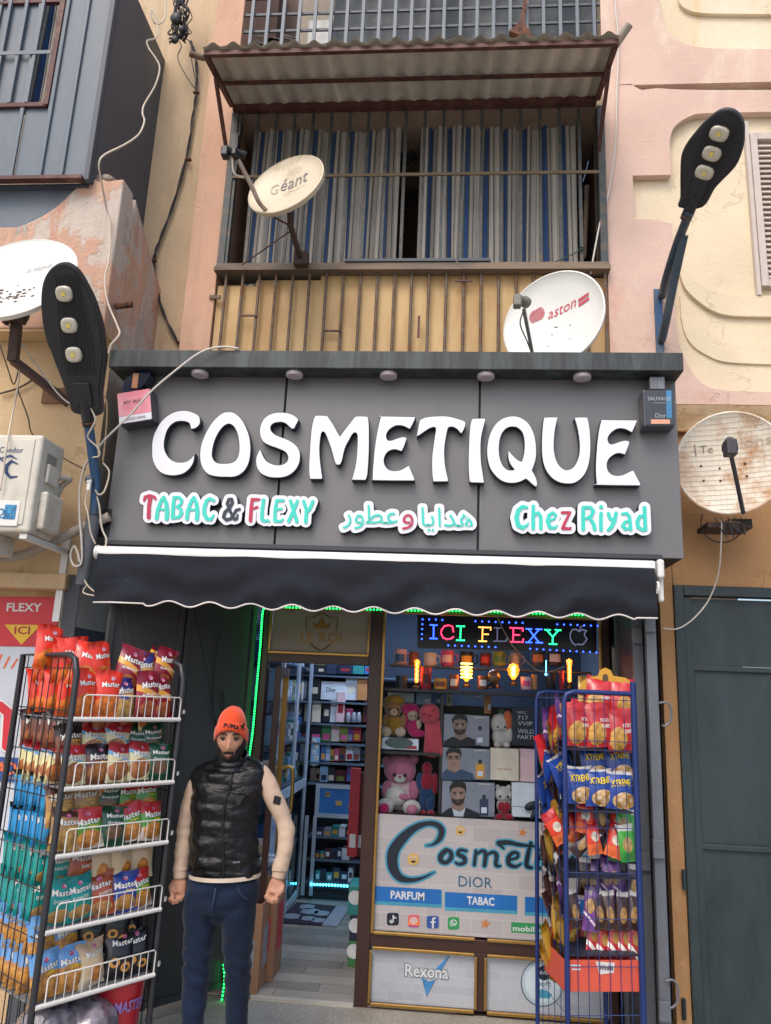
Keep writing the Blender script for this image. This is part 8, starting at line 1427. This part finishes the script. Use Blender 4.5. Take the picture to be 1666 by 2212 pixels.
# ---- blue rack at the right
RB_ = lambda x, y, Y: P(x, y, Y); F0, F1, K0 = P(1222, 1800, 3.98), P(1378, 1800, 4.05), P(1160, 1800, 4.42)
for p in (F0, F1, K0): p.z = 0
ax_ = (F1 - F0); bw = ax_.length; ax_.normalize(); bx = (K0 - F0); bd2 = bx.length; bx.normalize(); Br = lambda a, b_, z: F0 + ax_ * a + bx * b_ + V(0, 0, z); zt2 = P(1290, 1496, 4.0).z; BLR = mat('blue_rack_tube', '#192e66', .4, .1, var=.1); BLW = mat('blue_rack_wire', '#27386b', .45, .1)
r2 = thing('display_rack', Br(bw / 2, bd2 / 2, 0), 'blue wire snack rack standing in front of the display window', 'rack')
mk('post', B().tube([Br(0, 0, .02), Br(0, 0, zt2 - .05), Br(.012, 0, zt2 - .015), Br(.05, 0, zt2), Br(bw, 0, zt2)], .0125, 10), BLR, r2, smooth=60); mk('post', B().tube([Br(bw, 0, .02), Br(bw, 0, zt2 + .06)], .015, 10), BLR, r2, smooth=60); mk('post', B().tube([Br(0, bd2, .02), Br(0, bd2, zt2 - .05), Br(.012, bd2, zt2 - .012), Br(.05, bd2, zt2), Br(bw, bd2, zt2)], .011, 10), BLR, r2, smooth=60); mk('post', B().tube([Br(bw, bd2, .02), Br(bw, bd2, zt2)], .013, 10), BLR, r2)
for i in range(1, 7): x = bw * i / 7; mk('grid_wire', B().tube([Br(x, 0, .1), Br(x, 0, zt2)], .0019, 4, False), BLW, r2)
for i in range(1, 5): x = bd2 * i / 5; mk('grid_wire', B().tube([Br(0, x, .1), Br(0, x, zt2)], .0018, 4, False), BLW, r2)
for i in range(9): z = .18 + i * .2; mk('grid_wire', B().tube([Br(0, bd2, z), Br(0, 0, z), Br(bw, 0, z)], .0019, 4, False), BLW, r2)
zb_s = [P(1300, 1618, 4.0).z, P(1300, 1752, 4.0).z, P(1300, 1895, 4.0).z, P(1300, 2055, 4.0).z]
z5 = P(1300, 2136, 4.0).z
SHD2 = mat('rack_shelf_dark', '#1b2136', .6)
for z in zb_s[:3] + [z5 + .14]: mk('shelf', B().prism([Br(.01, .01, z - .012), Br(bw - .01, .01, z - .012), Br(bw - .01, bd2, z - .012), Br(.01, bd2, z - .012)], (0, 0, .006)), SHD2, r2)
proto('potato', 'red potato chips bag', film('film_potato', '#b8242a', '#b8242a', .9, None, .3, '#d9a650', (.36, .3, .3, .26), None, .26, .15, .215), .15, .215, .06, [('POTATO', .5, .55, .92, .64, WHT, 0), ('CHIPS', .52, .42, .9, .51, WHT, 0)], (41, 42))
proto('xtreme', 'blue snack bag with yellow lettering', film('film_xtreme', '#1f4294', '#d8d4d0', .93, None, .4, '#dfa63c', (.6, .22, .4, .22), None, .26, .15, .175, '#e8e0d8'), .15, .175, .06, [('XTREME', .14, .6, .9, .78, YEL, 1)], (43, 44))
proto('redorange', 'orange red wafer packet', film('film_redorange', '#d23a24', '#a81f22', .75, '#e06a34', .3, '#e8dcc8', (.5, .5, .25, .14), None, .26, .09, .16), .09, .16, .04, [], (45, 46)); proto('leaf', 'bright green snack packet', film('film_leaf', '#3f9a34', '#d8d8cc', .82, '#2f8a3a', .3, '#c9a468', (.4, .45, .26, .2), None, .26, .1, .17), .1, .17, .045, [], (47, 48))
proto('violet', 'violet biscuit packet', film('film_violet', '#6b3f86', '#4a2c66', .85, None, .3, '#c79a5c', (.4, .55, .28, .16), ('#e0d4e4', .2, .28), .26, .075, .2), .075, .2, .04, [], (49, 50)); proto('choc', 'dark brown biscuit packet', film('film_choc', '#38201f', '#c9c4c2', .88, None, .3, '#b08a52', (.5, .4, .24, .2), None, .26, .07, .17), .07, .17, .04, [], (51, 52))
proto('scarlet', 'scarlet wafer packet', film('film_scarlet', '#b3222a', '#c43a2c', .7, None, .3, '#d8a24a', (.5, .6, .26, .14), ('#e6e0da', .2, .34), .26, .08, .18), .08, .18, .04, [], (53, 54)); proto('mustard', 'mustard snack packet', film('film_mustard', '#b08a34', '#8f6a22', .8, None, .3, '#a04a30', (.5, .4, .26, .2), None, .26, .09, .19), .09, .19, .045, [], (55, 56))
tb2 = math.atan2(ax_.y, ax_.x); RBm = Matrix.Rotation(tb2, 3, 'Z'); RF = lambda rz, ry, rx_: RBm @ Matrix.Rotation(rz, 3, 'Z') @ Matrix.Rotation(ry, 3, 'Y') @ Matrix.Rotation(rx_, 3, 'X')
def br(key, px, py, rz=0, ry=0, rx_=-.15, dep=.07, label=''):
    p = P(px, py, 4.0 + dep + .05 * (px - 1222) / 156); place(key, p, RF(rz + j(.08), ry + j(.04), rx_), label)
for k, (x, y) in enumerate(((1254, 1612), (1298, 1614), (1345, 1626))): br('potato', x, y, .1 - k * .1, 0, -.1, .06, 'red potato chips bag, %s from left in the top lower row, blue rack' % ORD[k])
br('potato', 1290, 1550, -.2, .18, -.2, .14, 'red potato chips bag leaning behind the lower row on the blue rack'); br('potato', 1342, 1556, 2.9, -.05, .15, .14, 'red potato chips bag turned back to front at the top of the blue rack'); br('potato', 1205, 1618, .9, 0, -.1, .22, 'red potato chips bag at the left side of the blue rack')
br('violet', 1186, 1612, .9, 0, -.1, .3, 'violet biscuit packet at the upper left side of the blue rack'); br('mustard', 1262, 1540, .4, .2, -.2, .2, 'mustard snack packet tucked behind the red bags on the blue rack')
for k, (x, y) in enumerate(((1288, 1690), (1342, 1688), (1254, 1736), (1298, 1742), (1342, 1748))): br('xtreme', x, y, 0, 0, -.1 - .05 * (k < 2), .1 if k < 2 else .05, 'blue snack bag with yellow lettering, %s on the second shelf of blue rack' % ('upper left', 'upper right', 'lower left', 'lower middle', 'lower right')[k])
for k, (x, y) in enumerate(((1190, 1700), (1215, 1718), (1236, 1690), (1180, 1740))): br('xtreme' if k != 1 else 'choc', x, y, 1.0, .15 * (-1) ** k, -.1, .2 + .04 * k, '%s seen side on, left of blue rack, %s one' % (_proto['xtreme' if k != 1 else 'choc'][0], ORD[k]))
for k, (key, x, y, ry, n2) in enumerate((('redorange', 1218, 1820, -.5, 'leftmost lying'), ('redorange', 1262, 1800, .1, 'rear left'), ('choc', 1302, 1800, 0, 'rear middle'), ('redorange', 1330, 1812, .25, 'rear right'), ('redorange', 1288, 1846, -.1, 'front left'), ('redorange', 1322, 1852, .35, 'front middle'), ('leaf', 1352, 1818, 0, 'rear'), ('leaf', 1336, 1862, .1, 'front left'), ('leaf', 1360, 1862, -.05, 'front right'), ('choc', 1238, 1845, .8, 'front lying'))): br(key, x, y, .2 * (-1) ** k, ry, -.15, .06 + .02 * (k % 4), '%s on the third shelf of the blue rack, %s one' % (_proto[key][0], n2))
for k, (key, x, y) in enumerate((('choc', 1180, 1850), ('mustard', 1200, 1840), ('choc', 1215, 1880), ('choc', 1195, 1925), ('violet', 1215, 1950))): br(key, x, y + 25, 1.0, .3 * (-1) ** k, -.2, .18 + .03 * k, '%s bulging through the left of blue rack, %s from the top' % (_proto[key][0], ORD[k]))
for k, (key, x, y) in enumerate((('choc', 1260, 1935), ('violet', 1312, 1950), ('violet', 1340, 1948), ('violet', 1290, 1960), ('choc', 1366, 1950), ('violet', 1274, 2012), ('choc', 1300, 2008), ('choc', 1322, 2010), ('choc', 1344, 2012), ('choc', 1366, 2010), ('choc', 1247, 2005))): br(key, x, y, .15 * (-1) ** k, .12 * (-1) ** (k // 2), -.12, .13 if k < 5 else .05, '%s, fourth shelf of the blue rack, %s row, %s from left' % (_proto[key][0], 'upper' if k < 5 else 'lower', ORD[k if k < 5 else k - 5]))
for k, (key, x, y, ry) in enumerate((('redorange', 1245, 1822, .2), ('scarlet', 1275, 1830, -.2), ('choc', 1312, 1846, .3), ('leaf', 1350, 1822, .1), ('redorange', 1350, 1850, -.5), ('potato', 1240, 1600, .3), ('xtreme', 1318, 1700, .1), ('violet', 1300, 1930, .2), ('choc', 1330, 1935, -.2), ('violet', 1352, 2000, .2), ('scarlet', 1256, 2070, .4), ('scarlet', 1240, 2066, -.3))): br(key, x, y, .3 * (-1) ** k, ry, -.2, .15 + .012 * k, '%s wedged inside the blue rack, %s from the front' % (_proto[key][0], ORD[k]))
for k, (x, y) in enumerate(((1276, 2075), (1300, 2085), (1322, 2080), (1346, 2082), (1366, 2084))): br('scarlet', x, y, .3, .22, -.1, .08, 'scarlet wafer packet standing in the orange carton, %s from left' % ORD[k])
for k, (x, y, ry) in enumerate(((1205, 2030, .2), (1232, 2045, 1.1), (1195, 2075, -.3), (1212, 2110, -.2), (1225, 2125, .1))): br('mustard', x, y, .8, ry, -.15, .16 + .03 * k, 'mustard snack packet at the lower left side of the blue rack, %s from the top' % ORD[k])
zone = (('violet', 'potato', 'mustard'), ('xtreme', 'choc', 'xtreme'), ('redorange', 'mustard', 'choc'), ('choc', 'violet', 'choc'), ('mustard', 'scarlet', 'mustard'))
for k in range(25):
    key = zone[k // 5][k % 3]; br(key, 1222 - 62 * (.14 + .05 * (k % 5)) / .44 + 16 + (k * 7) % 9, 1580 + k * 22.5 + (k % 3) * 6, .9 + .2 * math.sin(k), .5 * math.sin(k * 2.4), -.2, .14 + .05 * (k % 5), '%s crammed at the left side of the blue rack, %s down' % (_proto[key][0].replace(' with yellow lettering', ''), ORD[k] if k < 20 else ('twenty ' + ORD[k - 20])))
cx = thing('open_carton', Br(bw / 2, .1, z5), 'orange red open carton with white label on the lower shelf of blue rack', 'carton'); CRT = mat('coral_card', '#c9523f', .6, var=.06); zt5 = P(1300, 2078, 4.0).z
cxa = -.01; mk('front', B().prism([Br(cxa, .012, z5 - .02), Br(bw - .012, .012, z5 - .02), Br(bw - .012, .012, zt5), Br(cxa, .012, zt5)], bx * .004), CRT, cx); mk('side', B().prism([Br(cxa, .017, z5 - .02), Br(cxa, .3, z5 - .02), Br(cxa, .3, zt5), Br(cxa, .017, zt5)], ax_ * .004), CRT, cx); mk('back', B().prism([Br(cxa, .3, z5), Br(bw - .012, .3, z5), Br(bw - .012, .3, zt5), Br(cxa, .3, zt5)], bx * .004), CRT, cx); mk('bottom', B().prism([Br(cxa, .017, z5 - .02), Br(bw - .012, .017, z5 - .02), Br(bw - .012, .3, z5 - .02), Br(cxa, .3, z5 - .02)], (0, 0, .004)), CRT, cx)
cq = lambda u, v, h=0: Br(cxa + (bw - .012 - cxa) * u, .0115 - h, z5 - .02 + (zt5 - z5 + .02) * v); mk('label', B().prism([cq(.42, .96, .001), cq(.68, .92, .001), cq(.66, .6, .001), cq(.47, .55, .001)], (0, -.001, 0)), mat('label_pale', '#c9c4c4', .5), cx); mk('lettering', B().text('Winkis', lambda u, v, h=0: cq(.455 + .2 * u, .68 + .17 * v, .003), 0, bold=.03), mat('label_ink', '#4a3f48', .5), cx); mk('print_line', B().flat(lambda u, v, h=0: cq(.08 + .14 * u, .8 + .05 * v, .001)), PALE, cx); mk('print_line', B().flat(lambda u, v, h=0: cq(.1 + .12 * u, .68 + .05 * v, .001)), PALE, cx)
hd = thing('header_card', Br(bw * .6, .2, zt2), 'yellow die cut header card with dark badge on top of the blue rack', 'header card'); pts = [(1250, 1500), (1256, 1474), (1272, 1463), (1292, 1460), (1296, 1448), (1308, 1442), (1320, 1448), (1325, 1460), (1352, 1464), (1368, 1478), (1370, 1500)]; mk('card', B().prism([P(x, y, 4.2) for x, y in pts], (0, .006, 0)), mat('card_yellow', '#c08f2c', .5, var=.1), hd); mk('badge', B().prism([P(1308 + 6 * math.cos(a), 1468 + 6 * math.sin(a) - (6 if math.sin(a) < 0 else 0), 4.195) for a in np.linspace(0, 6.283, 14, endpoint=False)], (0, .003, 0)), mat('badge_brown', '#4a3a28', .5), hd)
# remove shapes that were never needed
for desc, vs in _proto.values():
    for r, n in vs:
        if n == 0:
            for o in list(r.children_recursive) + [r]: bpy.data.objects.remove(o)
